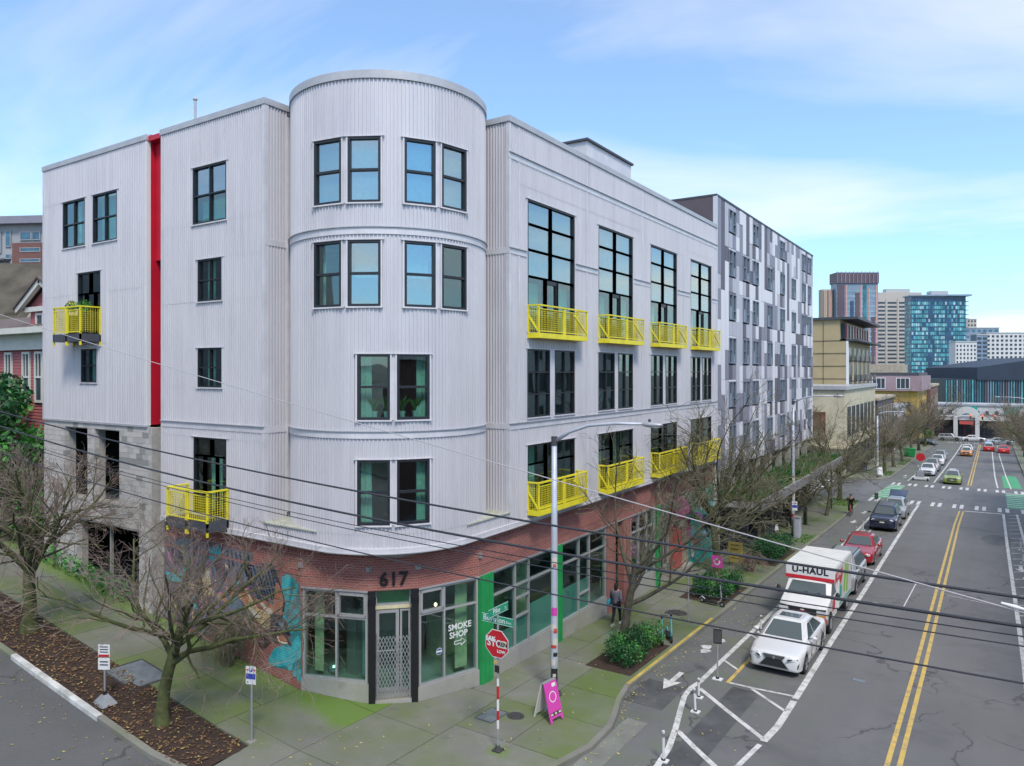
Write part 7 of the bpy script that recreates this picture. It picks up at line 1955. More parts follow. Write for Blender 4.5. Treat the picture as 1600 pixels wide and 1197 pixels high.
b = MB(); b.hexa([(-.62, 1.5, 1.42), (.62, 1.5, 1.42), (.68, 2.9, 1.72), (-.68, 2.9, 1.72)], [(-.62, 1.5, 1.5), (.62, 1.5, 1.5), (.68, 2.9, 1.82), (-.68, 2.9, 1.82)]); b.build('raised_tailgate', 'car_blue', sv_)
tx = park(make_car('taxi', 'hatch', 'car_green', roof='car_silver', style='taxi'), -3.95, 98.2, 'lime green taxi driving towards the crossing', cat='taxi')
w_ = park(make_car('parked_car', 'sedan', 'car_white'), -7.0, 107.0, 'white saloon parked just behind the red stop sign on a stand')
si = park(make_car('parked_car', 'suv', 'car_silver', style='rails'), -6.95, 113.4, 'silver estate parked second beyond the crossing')
def ccopy(src, x, y, label, turn=0.0, group='cars along the street', z=None, name=None, cat='car'):
    c = copy_tree(src); park(c, x, y, label, turn, z, group, cat)
    if name: c.name = name
    return c
ccopy(w_, -6.9, 124.5, 'white saloon parked third beyond the crossing')
ccopy(si, -7.0, 66.8 + 65, 'silver estate parked fourth beyond the crossing')
park(make_car('taxi', 'hatch', 'car_orange', roof='car_white', style='taxi'), -3.9, 147.0, 'orange taxi with a white roof driving towards the camera', cat='taxi')
ccopy(w_, -4.0, 156.0, 'white saloon driving just behind the orange taxi')
rd = park(make_car('moving_car', 'suv', 'car_brightred', roof='car_silver'), -2.0 + 1.2, 164.0, 'red estate with a pale rear driving away', R(180))
rd2 = park(make_car('moving_car', 'sedan', 'car_brightred'), 0.3 + 1.2, 160.5, 'bright red saloon driving away in the right lane', R(180))
ccopy(w_, 0.9, 190.0, 'white saloon turning at the far junction', R(100)); ccopy(si, -8.5, 196.0, 'silver estate crossing in front of the portal', R(85)); ccopy(w_, -4.0, 197.5, 'white saloon crossing in front of the portal', R(95))
bk = make_car('parked_car', 'sedan', 'car_black'); park(bk, -11.9, 172.5, 'black saloon parked across the far left pavement', R(60))
g1_ = ccopy(bk, -28.7, 19.6, 'dark car parked on the raised garage deck behind the block opening', R(90), 'cars in the garage', 4.51)
g2_ = ccopy(si, -25.9, 18.9, 'silver car parked on the garage deck beside the red slot', R(0), 'cars in the garage', 4.51)

# box truck
tk = root('box_truck')
mat('uh_red', (0.55, 0.02, 0.035), 0.4); mat('uh_green', (0.25, 0.50, 0.06), 0.4); mat('uh_teal', (0.02, 0.36, 0.30), 0.4); mat('truck_white', (0.70, 0.70, 0.71), 0.4, coat=0.4); mat('roof_white', (0.66, 0.66, 0.64), 0.6, var=0.06, vs=1.5)
TW, F0 = 1.0, -2.85                       # half width, front
def rbox(x0, x1, y0, y1, z0, z1, name, m, parent, bev=0.04):
    b = MB(); b.box(x0, x1, y0, y1, z0, z1); o = b.build(name, m, parent)
    md = o.modifiers.new('bevel', 'BEVEL'); md.width = bev; md.segments = 2; return o
BZ0, BZ1 = 0.62, 2.46
cargo = rbox(-TW, TW, -0.55, 2.75, BZ0, BZ1, 'cargo_box', 'truck_white', tk)
rbox(-TW, TW, -1.45, -0.53, 1.86, BZ1, 'attic', 'truck_white', tk)
b = MB(); b.box(-TW + .02, TW - .02, -1.43, 2.73, BZ1 + .001, BZ1 + .03); b.build('roof_panel', 'roof_white', cargo)
for y in lin(-1.2, 2.6, 6):
    b = MB(); b.box(-TW + .03, TW - .03, y, y + .04, BZ1 + .03, BZ1 + .045); b.build('roof_rib', 'roof_white', cargo)
text_obj('lettering', 'U-HAUL', 0.34, (0, -1.456, 2.24), (1, 0, 0), 'black_paint', tk, extr=0.006, bold=0.012, spacing=1.08, xs=1.12)
b = MB(); b.box(-TW + .02, TW - .02, -1.456, -1.45, 1.87, 2.02); b.build('red_stripe', 'uh_red', tk)
for s in (-1, 1):
    def sd(pts, m, o=0.004):
        b = MB(); b.loft([[(s * TW, y, z) for y, z in pts], [(s * (TW + o), y, z) for y, z in pts]]); b.build('side_graphic', m, cargo)
    sd([(-1.42, 1.88), (-.5, 1.88), (-.1, 1.55), (.35, 1.88), (.35, 2.22), (-1.42, 2.22)], 'uh_red'); sd([(.5, 1.2), (.9, 1.0), (1.5, 2.2), (1.1, 2.4)], 'uh_green', .005); sd([(1.2, 1.0), (1.6, .9), (1.9, 2.0), (1.6, 2.3)], 'uh_green', .006)
    sd([(-.45, 1.1), (.1, 1.0), (.15, 1.45), (-.3, 1.6)], 'uh_teal', .005); sd([(-.4, .72), (2.6, .72), (2.6, .82), (-.4, .82)], 'uh_teal', .005)
    text_obj('lettering', 'U-HAUL', 0.3, (s * (TW + .006), -.5, 2.06), (0, s, 0), 'truck_white', cargo, extr=0.003)
# cab
prof = [(F0 + .02, .45), (F0, .95), (F0 + .08, 1.12), (F0 + .75, 1.30), (F0 + 1.32, 1.80), (F0 + 1.5, 1.885), (-.56, 1.90), (-.56, .45)]
rg = []
for x, k_ in ((-0.93, .0), (-0.90, .03), (-.6, .06), (0, .07), (.6, .06), (.90, .03), (.93, .0)):
    rg.append([(x if z < 1.3 else x * (1 - (z - 1.3) * .14), y - (k_ if y < -1.2 and z < 1.31 else 0) + (abs(x) ** 3 * .12 if y < -1.2 else 0), z + k_ * .4 * (z > .9)) for y, z in prof])
b = MB(); b.loft(rg); cab = b.build('cab', 'truck_white', tk)
def ws(u, f): return V(-.80 * (1 - .12 * f) + 1.6 * (1 - .12 * f) * u, F0 + .79 + .53 * f - .055, 1.35 + .435 * f + .045)
b = MB(); q = [ws(0.02, .02), ws(.98, .02), ws(.97, .97), ws(.03, .97)]; b.loft([[p for p in q], [p + V(0, -.012, .012) for p in q]]); b.build('windscreen', 'windscreen', cab)
for u in (.3, .62):
    b = MB(); b.bar(ws(u, .04) + V(0, -.03, .02), ws(u + .22, .22) + V(0, -.03, .02), .018); b.build('wiper', 'plastic_black', cab)
for s in (-1, 1):
    b = MB(); q = [(F0 + .95, 1.36), (-.75, 1.36), (-.75, 1.75), (F0 + 1.40, 1.75)]; b.loft([[(s * (.925 - (z - 1.3) * .13), y, z) for y, z in q], [(s * (.94 - (z - 1.3) * .13), y, z) for y, z in q]]); b.build('side_window', 'windscreen', cab)
    b = MB(); b.ball((s * 1.17, F0 + .95, 1.45), .09, .07, .17, 8, 6); mr = b.build('mirror', 'plastic_black', cab); b = MB(); b.bar((s * .9, F0 + .98, 1.36), (s * 1.15, F0 + .96, 1.42), .04); b.build('mirror_arm', 'plastic_black', mr)
    b = MB(); b.box(s * .55, s * .90, F0 - .06, F0 + .1, .84, 1.0); b.build('headlight', 'lamp_clear', cab)
    b = MB(); b.box(s * .55, s * .90, F0 - .058, F0 + .1, .74, .83); b.build('indicator', 'lamp_amber', cab)
    sdp = [(F0 + .9, .55), (-.7, .55), (-.7, .62), (F0 + .9, .62)]
    b = MB(); q = [(F0 + 1.2, .75), (F0 + 1.7, .75), (F0 + 1.85, 1.2), (F0 + 1.4, 1.1)]; b.loft([[(s * .93, y, z) for y, z in q], [(s * .945, y, z) for y, z in q]]); b.build('door_graphic', 'uh_red', cab)
    for y in (F0 + .72, 1.75):
        x1 = s * .97; b = MB(); b.tube([(x1 - s * .26, y, .37), (x1 - s * .22, y, .37), (x1 - s * .04, y, .37), (x1, y, .37)], [.34, .37, .37, .34], 22); wh = b.build('wheel', 'rubber', tk)
        b = MB(); b.tube([(x1 - s * .01, y, .37), (x1 + s * .01, y, .37)], [.24, .2], 16); b.build('rim', 'steel', wh)
        b = MB(); b.tube([(x1 - s * .3, y, .42), (x1 - s * .02, y, .42)], [.44, .44], 22); b.build('wheel_arch', 'rubber', tk)
b = MB(); b.box(-.54, .54, F0 - .065, F0 + .1, .76, 1.02); gr_ = b.build('grille', 'plastic_black', cab)
b = MB(); b.box(-.9, .9, F0 - .066, F0 + .1, 1.02, 1.05); b.build('grille_trim', 'plastic_black', gr_)
text_obj('emblem', 'GMC', .13, (0, F0 - .07, .9), (1, 0, 0), 'lamp_red', gr_, extr=.006, bold=.004)
rbox(-.93, .93, F0 - .14, F0 + .2, .42, .68, 'bumper', 'iron', tk); b = MB(); b.box(-.85, .85, F0, 2.7, .38, .62); b.build('chassis', 'rubber', tk)
b = MB(); b.box(-.12, .12, F0 + 1.62, F0 + 1.68, 1.9, 1.93); b.build('marker_lamp', 'lamp_amber', cab)
b = MB(); b.bar((.35, F0 + 1.5, 1.88), (.37, F0 + 1.48, 2.03), .02); b.build('aerial', 'plastic_black', cab)
park(tk, -6.55, 34.45, 'white rental box truck with red and green graphics behind the white saloon', cat='truck', group=None)
# ---------------------------------------------------------------- street furniture
def street_lamp(x, y, h, arm, label, rise=0.65, head=True, dirx=1, r=0.12):
    z = G(x, y); ro = root('street_lamp', (x, y, z), label, 'street lamp', 'street lamps')
    b = MB(); b.tube([(x, y, z - 0.1), (x, y, z + 1.2), (x, y, z + h * 0.6), (x, y, z + h)], [r * 1.1, r, r * 0.85, r * 0.68], 16); b.build('pole', 'pole_grey', ro, smooth=True)
    b = MB(); b.tube([(x, y, z), (x, y, z + 0.06), (x, y, z + 0.1)], [r * 2.0, r * 1.9, r * 1.2], 16); b.build('base_plate', 'iron', ro)
    zt = z + h - 0.12; s = dirx
    pts = [(x + s * 0.02, y, zt), (x + s * arm * 0.18, y, zt + rise * 0.5), (x + s * arm * 0.4, y, zt + rise * 0.85), (x + s * arm * 0.7, y, zt + rise), (x + s * arm, y, zt + rise * 1.03)]
    b = MB(); b.tube(pts, [0.06, 0.055, 0.05, 0.045, 0.04], 10); b.build('arm', 'pole_grey', ro, smooth=True)
    b = MB(); b.tube([(x, y, zt - 0.12), (x, y, zt + 0.16)], [r * 0.85, r * 0.85], 12); b.build('arm_bracket', 'iron', ro)
    e = Vector(pts[-1]); b = MB(); b.ball(e + V(s * 0.28, 0, -0.01), 0.34, 0.14, 0.085, 14, 8); hd = b.build('lamp_head', 'steel', ro, smooth=True)
    b = MB(); b.ball(e + V(s * 0.36, 0, -0.05), 0.2, 0.11, 0.06, 12, 6); b.build('lens', 'lamp_clear', hd, smooth=True)
    b = MB(); b.cyl(e + V(s * 0.2, 0, 0.06), e + V(s * 0.2, 0, 0.15), 0.04, 10); b.build('photocell', 'iron', hd)
    return ro
lp1 = street_lamp(-11.59, 20.07, 8.1, 3.0, 'tall grey street lamp covered in stickers beside the pink sandwich board')
mat('sticker_pink', (0.62, 0.06, 0.38), 0.5); mat('sticker_red', (0.5, 0.05, 0.04), 0.5); mat('sticker_cream', (0.6, 0.56, 0.48), 0.6); mat('sticker_black', (0.02, 0.02, 0.02), 0.5)
rs = random.Random(2)
def sticker(ro, x, y, z, ang, w_, h_, m, r=0.125):
    b = MB(); n_ = 5
    lo, hi = [], []
    for i in range(n_ + 1):
        a = ang + (i / n_ - 0.5) * w_ / r; lo.append((x + (r + 0.004) * math.cos(a), y + (r + 0.004) * math.sin(a), z - h_ / 2)); hi.append((x + (r + 0.004) * math.cos(a), y + (r + 0.004) * math.sin(a), z + h_ / 2))
    b.v = lo + hi; b.f = [(i, i + 1, n_ + 2 + i, n_ + 1 + i) for i in range(n_)]; b.build('sticker', m, ro)
fa = math.atan2(-20.07, 11.59)
for (z, m, w_, h_, da) in ((4.1, 'sticker_cream', .16, .3, .0), (4.0, 'sticker_red', .1, .1, .1), (2.55, 'sticker_pink', .2, .24, .0), (2.05, 'sticker_cream', .2, .22, -.3), (1.95, 'sticker_red', .12, .14, .3), (1.6, 'sticker_cream', .16, .2, .2), (1.45, 'sticker_red', .18, .1, -.2), (1.2, 'sticker_black', .14, .12, .3), (.95, 'sticker_cream', .12, .2, -.3), (.55, 'sticker_black', .22, .42, .0), (.55, 'sticker_cream', .1, .1, .0), (.1, 'sticker_cream', .16, .2, -.4)):
    sticker(lp1, -11.59, 20.07, z, fa + da, w_, h_, m)
lp2 = street_lamp(-11.5, 52.6, 9.2, 2.6, 'grey street lamp with posters beside the pale utility cabinet', 0.5)
for (z, m, w_, h_, da) in ((1.6, 'sticker_cream', .2, .5, 0), (.9, 'sticker_cream', .2, .4, .3), (.2, 'sticker_red', .15, .3, -.2), (2.6, 'sticker_cream', .2, .4, 0)): sticker(lp2, -11.5, 52.6, z, fa + da, w_, h_, m)
street_lamp(4.3, 121, 9.6, 3.6, 'street lamp reaching in over the road from the right edge', 0.4, dirx=-1)
lp3 = street_lamp(-11.65, 97.4, 7.6, 2.2, 'street lamp plastered with white posters at the far corner', 0.4)
for k_ in range(7): sticker(lp3, -11.65, 97.4, G(-11.6, 97.4) + .5 + k_ * .42, fa + rs.uniform(-.6, .6), .26, .36, 'sticker_cream')

# stop sign with street names
mat('sign_red', (0.50, 0.015, 0.025), 0.45, var=0.1); mat('sign_green', (0.02, 0.30, 0.17), 0.45); mat('sign_white', (0.72, 0.72, 0.72), 0.5); mat('sign_blue', (0.03, 0.06, 0.38), 0.5)
def octo(r, cx_=0, cz=0): return [(cx_ + r * math.cos(R(22.5 + 45 * i)), cz + r * math.sin(R(22.5 + 45 * i))) for i in range(8)]
sx, sy = -11.0, 16.06; sz = G(sx, sy)
ss = root('stop_sign', (sx, sy, sz), 'red stop sign scrawled with graffiti below green street name blades', 'stop sign')
b = MB(); b.cyl((sx, sy, sz - 0.05), (sx, sy, 3.62), 0.03, 10); b.build('pole', 'steel', ss)
b = MB(); b.box(sx - .12, sx + .12, sy - .12, sy + .12, sz, sz + .04); b.tube([(sx, sy, sz + .03), (sx, sy, sz + .14)], [.08, .05], 8); b.build('base_plate', 'iron', ss)
b = MB(); b.extr(octo(.395), lambda a, c, t_: (sx + a, sy + t_, 2.88 + c), -.048, -.044); pl_ = b.build('octagon_rim', 'sign_white', ss)
b = MB(); b.extr(octo(.375), lambda a, c, t_: (sx + a, sy + t_, 2.88 + c), -.052, -.048); b.build('octagon', 'sign_red', pl_)
b = MB(); b.extr(octo(.395), lambda a, c, t_: (sx + a, sy + t_, 2.88 + c), -.044, -.036); b.build('octagon_back', 'steel', pl_)
text_obj('lettering', 'STOP', .27, (sx, sy - .054, 2.88), (1, 0, 0), 'sign_white', pl_, extr=.001, bold=.006, xs=.95)
b = MB(); b.box(sx + .06, sx + .32, sy - .058, sy - .054, 2.80, 2.98); b.build('graffiti_tag', 'sticker_cream', pl_)
text_obj('graffiti_tag', 'REN', .15, (sx + .19, sy - .059, 2.89), (1, 0, 0), 'sticker_black', pl_, extr=.001, bold=.006)
text_obj('graffiti_tag', 'LOW', .11, (sx + .14, sy - .057, 2.69), (1, 0, 0), 'sign_white', pl_, extr=.001, bold=.004)
text_obj('graffiti_tag', 'SAK', .17, (sx - .2, sy - .06, 2.98), (1, 0, 0), 'sign_white', pl_, extr=.001, bold=.012)
for (z0, z1, m) in ((1.95, 2.15, 'steel'), (1.4, 1.75, 'sign_red'), (1.1, 1.4, 'sign_white'), (.85, 1.1, 'sign_red'), (1.75, 1.95, 'sign_white'), (.62, .85, 'sign_white')):
    b = MB(); b.cyl((sx, sy, z0), (sx, sy, z1), 0.0335, 10); b.build('reflective_wrap', m, ss)
b = MB(); b.box(sx - .07, sx + .07, sy - .05, sy - .035, 2.12, 2.3); b.build('sticker', 'sticker_black', ss)
b = MB(); b.box(sx - .09, sx + .02, sy - .052, sy - .036, 2.34, 2.42); b.build('sticker', 'paint_yellow', ss)
def blade(c, d, L, h, txt, size, small, zc, xoff=0.0):
    d = Vector(d); n = d.cross(Z); b = MB(); p0 = Vector(c) - d * L / 2; p1 = Vector(c) + d * L / 2
    b.bar(p0, p1, .012, h); bl = b.build('name_blade', 'sign_green', ss)
    b = MB()
    for sgn in (-1, 1):
        for zz_ in (-h / 2 + .012, h / 2 - .012): b.bar(p0 + n * sgn * .007 + Z * zz_, p1 + n * sgn * .007 + Z * zz_, .002, .01)
    b.build('blade_border', 'sign_white', bl)
    for sgn in (1,):
        text_obj('lettering', txt, size, Vector(c) + n * .0075 - d * L * .1, d, 'sign_white', bl, extr=.001, bold=.002)
        text_obj('lettering', small, size * .55, Vector(c) + n * .0075 + d * L * .36 - Z * .02, d, 'sign_white', bl, extr=.001)
blade((sx - .02, sy, 3.5), (1, 0, 0), 1.0, .23, 'Boylston', .2, 'Ave', 3.5)
blade((sx, sy + .02, 3.76), (0, 1, 0), .92, .23, 'Pike', .2, 'St', 3.76)

# sandwich boards
def a_board(x, y, w_, h_, face_ang, m, label, art=None, cat='sandwich board'):
    z = G(x, y); ro = root('sandwich_board', (x, y, z), label, cat, 'sandwich boards'); u = V(-math.sin(face_ang), math.cos(face_ang), 0); n = V(math.cos(face_ang), math.sin(face_ang), 0)
    c0 = V(x, y, z)
    for s, mm in ((1, m), (-1, 'sign_white')):
        f = n * s; top = c0 + V(0, 0, h_) + f * .03; bot = c0 + f * .32 + V(0, 0, .02)
        t_ = f * .02 + V(0, 0, .006)
        pts = lambda a, q: bot + u * a + (top - bot) * q
        b = MB(); out = [(-w_ / 2, 0), (-w_ / 2 + .07, 0), (-w_ / 2 + .1, .1), (w_ / 2 - .1, .1), (w_ / 2 - .07, 0), (w_ / 2, 0), (w_ / 2, 1), (-w_ / 2, 1)]
        b.loft([[pts(a, q) for a, q in out], [pts(a, q) + t_ for a, q in out]]); pn = b.build('panel', 'sign_white' if s < 0 else m, ro)
        if s > 0 and art:
            dd = (top - bot).normalized(); nn = u.cross(dd).normalized()
            if nn.dot(f) < 0: nn = -nn
            ctr = pts(0, .62) + t_ + nn * .003
            b = MB()
            for k_ in range(18):
                a0, a1 = k_ * .349, (k_ + 1) * .349
                b.bar(ctr + (u * math.cos(a0) + dd * math.sin(a0)) * .14, ctr + (u * math.cos(a1) + dd * math.sin(a1)) * .14, .025, .004, up=nn)
            b.build('ring_motif', 'sign_white', pn)
            b = MB(); q0 = pts(-w_ * .4, .17) + t_ + nn * .004; b.bar(q0 + dd * .04, q0 + u * w_ * .8 + dd * .04, .004, .09, up=dd); b.build('text_band', 'sticker_black', pn)
            for k_ in range(3):
                q1 = pts(-w_ * .3 + k_ * w_ * .3, .17) + t_ + nn * .008 + dd * .04; b = MB(); b.bar(q1 - u * .05, q1 + u * .05, .004, .05, up=dd); b.build('photo_square', 'sticker_cream', pn)
            b = MB(); q1 = pts(w_ * .22, .9) + t_ + nn * .004; b.bar(q1 - u * .08, q1 + u * .08, .004, .1, up=dd); b.build('sticker', 'sign_white', pn)
    b = MB(); b.bar(c0 + V(0, 0, h_ + .01) - u * w_ / 2, c0 + V(0, 0, h_ + .01) + u * w_ / 2, .1, .03); b.build('hinge', 'steel', ro)
a_board(-10.88, 18.5, .56, 1.08, R(-10), 'sticker_pink', 'bright pink and white sandwich board standing by the street lamp', True)
a_board(-11.7, 99.6, .6, 1.0, R(-60), 'sign_white', 'white sandwich board beside the postered lamp at the far corner')
ro = root('yellow_sign_board', (-12.0, 40.9, G(-12, 40.9)), 'yellow notice board standing on the pavement by the second tree', 'sign')
z = G(-12, 40.9); b = MB(); b.box(-12.4, -11.6, 40.88, 40.92, z + .25, z + 1.35); pn = b.build('board', 'kerb_yellow', ro)
for x in (-12.35, -11.65):
    b = MB(); b.box(x - .025, x + .025, 40.93, 40.97, z, z + 1.4); b.build('leg', 'iron', ro)
for k_ in range(4):
    b = MB(); b.box(-12.28, -11.72 - .1 * (k_ % 2), 40.872, 40.879, z + 1.18 - k_ * .24, z + 1.215 - k_ * .24); b.build('text_line', 'sticker_black', pn)
ro = root('pink_sign', (-11.75, 36.9, G(-11.75, 36.9)), 'small pink poster on a post behind the second hedge', 'sign'); z = G(-11.75, 36.9)
b = MB(); b.cyl((-11.75, 36.93, z), (-11.75, 36.93, z + 1.35), .02, 8); b.build('post', 'iron', ro); b = MB(); b.box(-12.03, -11.47, 36.89, 36.91, z + .75, z + 1.35); pn = b.build('board', 'sticker_pink', ro); b = MB(); b.tube([(-11.77, 36.885, z + 1.05), (-11.77, 36.88, z + 1.05)], [.17, .17], 16); b.build('ring_motif', 'sign_white', pn); b = MB(); b.tube([(-11.77, 36.882, z + 1.05), (-11.77, 36.876, z + 1.05)], [.11, .11], 16); b.build('ring_motif', 'sticker_pink', pn)

# parking signs
def sign_post(name, label, x, y, h, sw, sh, base=None, style='red', ang=0.0, z=None, cat='sign'):
    z = G(x, y) if z is None else z; ro = root(name, (x, y, z), label, cat); u = V(math.cos(ang), math.sin(ang), 0); n = V(math.sin(ang), -math.cos(ang), 0); c0 = V(x, y, z)
    b = MB(); b.cyl((x, y, z), (x, y, z + h), .028, 8); b.build('post', 'steel', ro)
    def pl(cz, w_, hh, m, o, nm, parent=ro):
        b = MB(); c1 = c0 + V(0, 0, cz) + n * o; b.bar(c1 - u * w_ / 2, c1 + u * w_ / 2, .006, hh); return b.build(nm, m, parent)
    if style == 'red':
        s1 = pl(h - sh * .25, sw, sh * .48, 'sign_white', .035, 'sign_plate'); s2 = pl(h - sh * .76, sw, sh * .46, 'sign_white', .035, 'sign_plate')
        pl(h - sh * .44, sw * .9, .06, 'sign_red', .042, 'red_band', s1)
        for k_ in range(3): pl(h - sh * (.1 + .1 * k_), sw * .7, .025, 'sticker_black', .042, 'text_line', s1)
        for k_ in range(2): pl(h - sh * (.68 + .12 * k_), sw * .7, .03, 'sticker_black', .042, 'text_line', s2)
    elif style == 'blue':
        s1 = pl(h - sh * .5, sw, sh, 'sign_white', .035, 'sign_plate'); pl(h - sh * .55, sw * .92, sh * .3, 'sign_blue', .042, 'blue_band', s1); b = MB(); b.disc(c0 + V(0, 0, h - sh * .2) + n * .043, sw * .2, 14, n); b.build('blue_disc', 'sign_blue', s1)
        for sgn in (-1, 1): b = MB(); b.disc(c0 + V(0, 0, h - sh * .2) + n * .043 + u * sgn * sw * .36, sw * .09, 10, n); b.build('red_dot', 'sign_red', s1)
        text_obj('lettering', 'P', sw * .42, c0 + V(0, 0, h - sh * .2) + n * .045, u, 'sign_white', s1, extr=.001, bold=.003)
        b = MB(); b.disc(c0 + V(0, 0, h - sh * .88) + n * .043 - u * sw * .3, sw * .08, 10, n); b.build('green_dot', 'sign_green', s1)
    elif style == 'black':
        s1 = pl(h - sh * .5, sw, sh, 'sticker_black', .035, 'sign_plate'); pl(h - sh * .5, sw * .8, sh * .82, 'iron', .042, 'sign_face', s1)
    if base == 'cone':
        b = MB(); b.hexa([(x - .3, y - .22, z - .02), (x + .3, y - .22, z - .02), (x + .3, y + .22, z - .02), (x - .3, y + .22, z - .02)], [(x - .07, y - .07, z + .24), (x + .07, y - .07, z + .24), (x + .07, y + .07, z + .24), (x - .07, y + .07, z + .24)]); b.build('base', 'steel', ro); b = MB(); b.cyl((x, y, z + .22), (x, y, z + .34), .05, 8); b.build('collar', 'rubber', ro)
    elif base == 'flat':
        b = MB(); b.box(x - .16, x + .16, y - .12, y + .12, z, z + .03); b.build('base', 'sign_white', ro); b = MB(); b.cyl((x, y, z + .03), (x, y, z + .08), .06, 8); b.build('collar', 'rubber', ro)
    else:
        b = MB(); b.box(x - .1, x + .1, y - .1, y + .1, z - .02, z + .025); b.build('base', 'concrete', ro)
    return ro
sign_post('parking_sign', 'white and red parking sign on a flared steel base in the mulch strip', -20.9, 10.95, 1.66, .34, .72, 'cone', 'red', R(30))
sign_post('parking_sign', 'blue and white pay parking sign at the end of the mulch strip', -16.5, 12.5, 2.02, .3, .48, None, 'blue', R(20))
sign_post('sign_post', 'bare grey post by the kerb beyond the two scooters', -10.7, 29.75, 1.95, .1, .1, None, 'none')
sign_post('bike_lane_sign', 'black sign plate on a white post at the end of the bike lane buffer', -7.86, 24.7, 1.72, .28, .5, 'flat', 'black', R(20), G(-7.86, 24.7) - RD + .012)
sign_post('parking_sign', 'blue and white pay parking sign on the verge by the second street lamp', -11.15, 51.4, 2.5, .34, .62, None, 'blue', R(20))
sign_post('bike_lane_sign', 'green sign plate on a white post near the raised tailgate', -8.1, 67.0, 1.8, .3, .5, 'flat', 'black', R(20), G(-8.1, 67) - RD + .012)
mat('post_white', (0.68, 0.68, 0.68), 0.5, var=0.08)
def delineator(x, y, h, label, lean=0.0):
    z = G(x, y) - RD + .012; ro = root('flexible_post', (x, y, z), label, 'post', 'white flexible lane posts')
    b = MB(); b.tube([(x, y, z), (x + lean * .5, y, z + h * .5), (x + lean, y, z + h)], [.035, .037, .04], 10); b.build('tube', 'post_white', ro)
    b = MB(); b.box(x - .13, x + .13, y - .1, y + .1, z, z + .035); b.build('foot', 'sign_white', ro); b = MB(); b.cyl((x, y, z + .035), (x, y, z + .07), .06, 8); b.build('collar', 'rubber', ro)
    b = MB(); b.cyl((x + lean * .8, y, z + h * .8), (x + lean * .93, y, z + h * .93), .041, 10); b.build('reflector', 'alloy', ro)
delineator(-7.6, 21.75, .72, 'nearest white flexible post inside the lane swing', -.04); delineator(-7.88, 22.85, .62, 'white flexible post just behind the nearest one'); delineator(-7.28, 18.35, .8, 'white flexible post at the bottom edge of the picture')
delineator(-7.95, 30.6, .7, 'white flexible post between the white saloon and the truck')
for i, y in enumerate((52.5, 55.5, 58.5, 63.5)): delineator(-7.95, y, .7, ('first', 'second', 'third', 'fourth')[i] + ' flexible post beside the navy estate counting from the camera')
for i, y in enumerate((44, 48.5, 53, 57.5)): delineator(1.45, y, .7, ('first', 'second', 'third', 'fourth')[i] + ' flexible post in the right bike lane buffer counting from the camera')
for i, y in enumerate((101, 108, 116)): delineator(-8.0, y, .7, ('first', 'second', 'third')[i] + ' flexible post beyond the crossing beside the parked cars')
# stop sign on a wheeled stand
x, y = -7.2, 98.4; z = G(x, y) - RD + .012; ro = root('portable_stop_sign', (x, y, z), 'red stop sign on a low wheeled stand at the far crossing', 'stop sign')
b = MB(); b.box(x - .9, x + .9, y - .25, y + .25, z + .18, z + .4); b.build('base', 'sign_white', ro)
for s in (-.75, .75): b = MB(); b.cyl((x + s - .07, y - .3, z + .17), (x + s + .07, y - .3, z + .17), .17, 12); b.build('wheel', 'rubber', ro)
b = MB(); b.box(x - .35, x + .35, y - .2, y + .2, z + .4, z + 1.1); b.build('battery_box', 'steel', ro); b = MB(); b.cyl((x, y, z + 1.1), (x, y, z + 3.4), .04, 8); b.build('post', 'steel', ro)
b = MB(); b.extr(octo(.5), lambda a, c, t_: (x + a, y + t_, z + 2.75 + c), -.07, -.05); b.build('octagon', 'sign_red', ro)
# cabinet and bins
x, y = -11.1, 52.0; z = G(x, y); ro = root('utility_cabinet', (x, y, z), 'narrow pale grey utility cabinet beside the second street lamp', 'cabinet'); b = MB(); b.box(x - .2, x + .2, y - .3, y + .3, z, z + 1.35); o = b.build('body', 'pole_grey', ro); md = o.modifiers.new('bevel', 'BEVEL'); md.width = .02
b = MB(); b.box(x - .23, x + .23, y - .33, y + .33, z + 1.35, z + 1.41); b.build('lid', 'steel', ro); b = MB(); b.box(x - .15, x + .15, y - .312, y - .3, z + .15, z + 1.2); b.build('door', 'pole_grey', ro)
for i, (x, y) in enumerate(((-11.0, 134.0), (-11.9, 135.5))):
    z = G(x, y); ro = root('wheeled_bin', (x, y, z), ('nearer' if i == 0 else 'farther') + ' green wheeled bin on the far left pavement', 'bin', 'green wheeled bins')
    b = MB(); b.hexa([(x - .35, y - .35, z + .1), (x + .35, y - .35, z + .1), (x + .35, y + .35, z + .1), (x - .35, y + .35, z + .1)], [(x - .5, y - .5, z + 1.3), (x + .5, y - .5, z + 1.3), (x + .5, y + .5, z + 1.3), (x - .5, y + .5, z + 1.3)]); b.build('body', 'green_paint', ro); b = MB(); b.box(x - .53, x + .53, y - .53, y + .53, z + 1.3, z + 1.42); b.build('lid', 'green_paint', ro)
    for s in (-.3, .3): b = MB(); b.cyl((x + s - .04, y + .3, z + .12), (x + s + .04, y + .3, z + .12), .12, 10); b.build('wheel', 'rubber', ro)
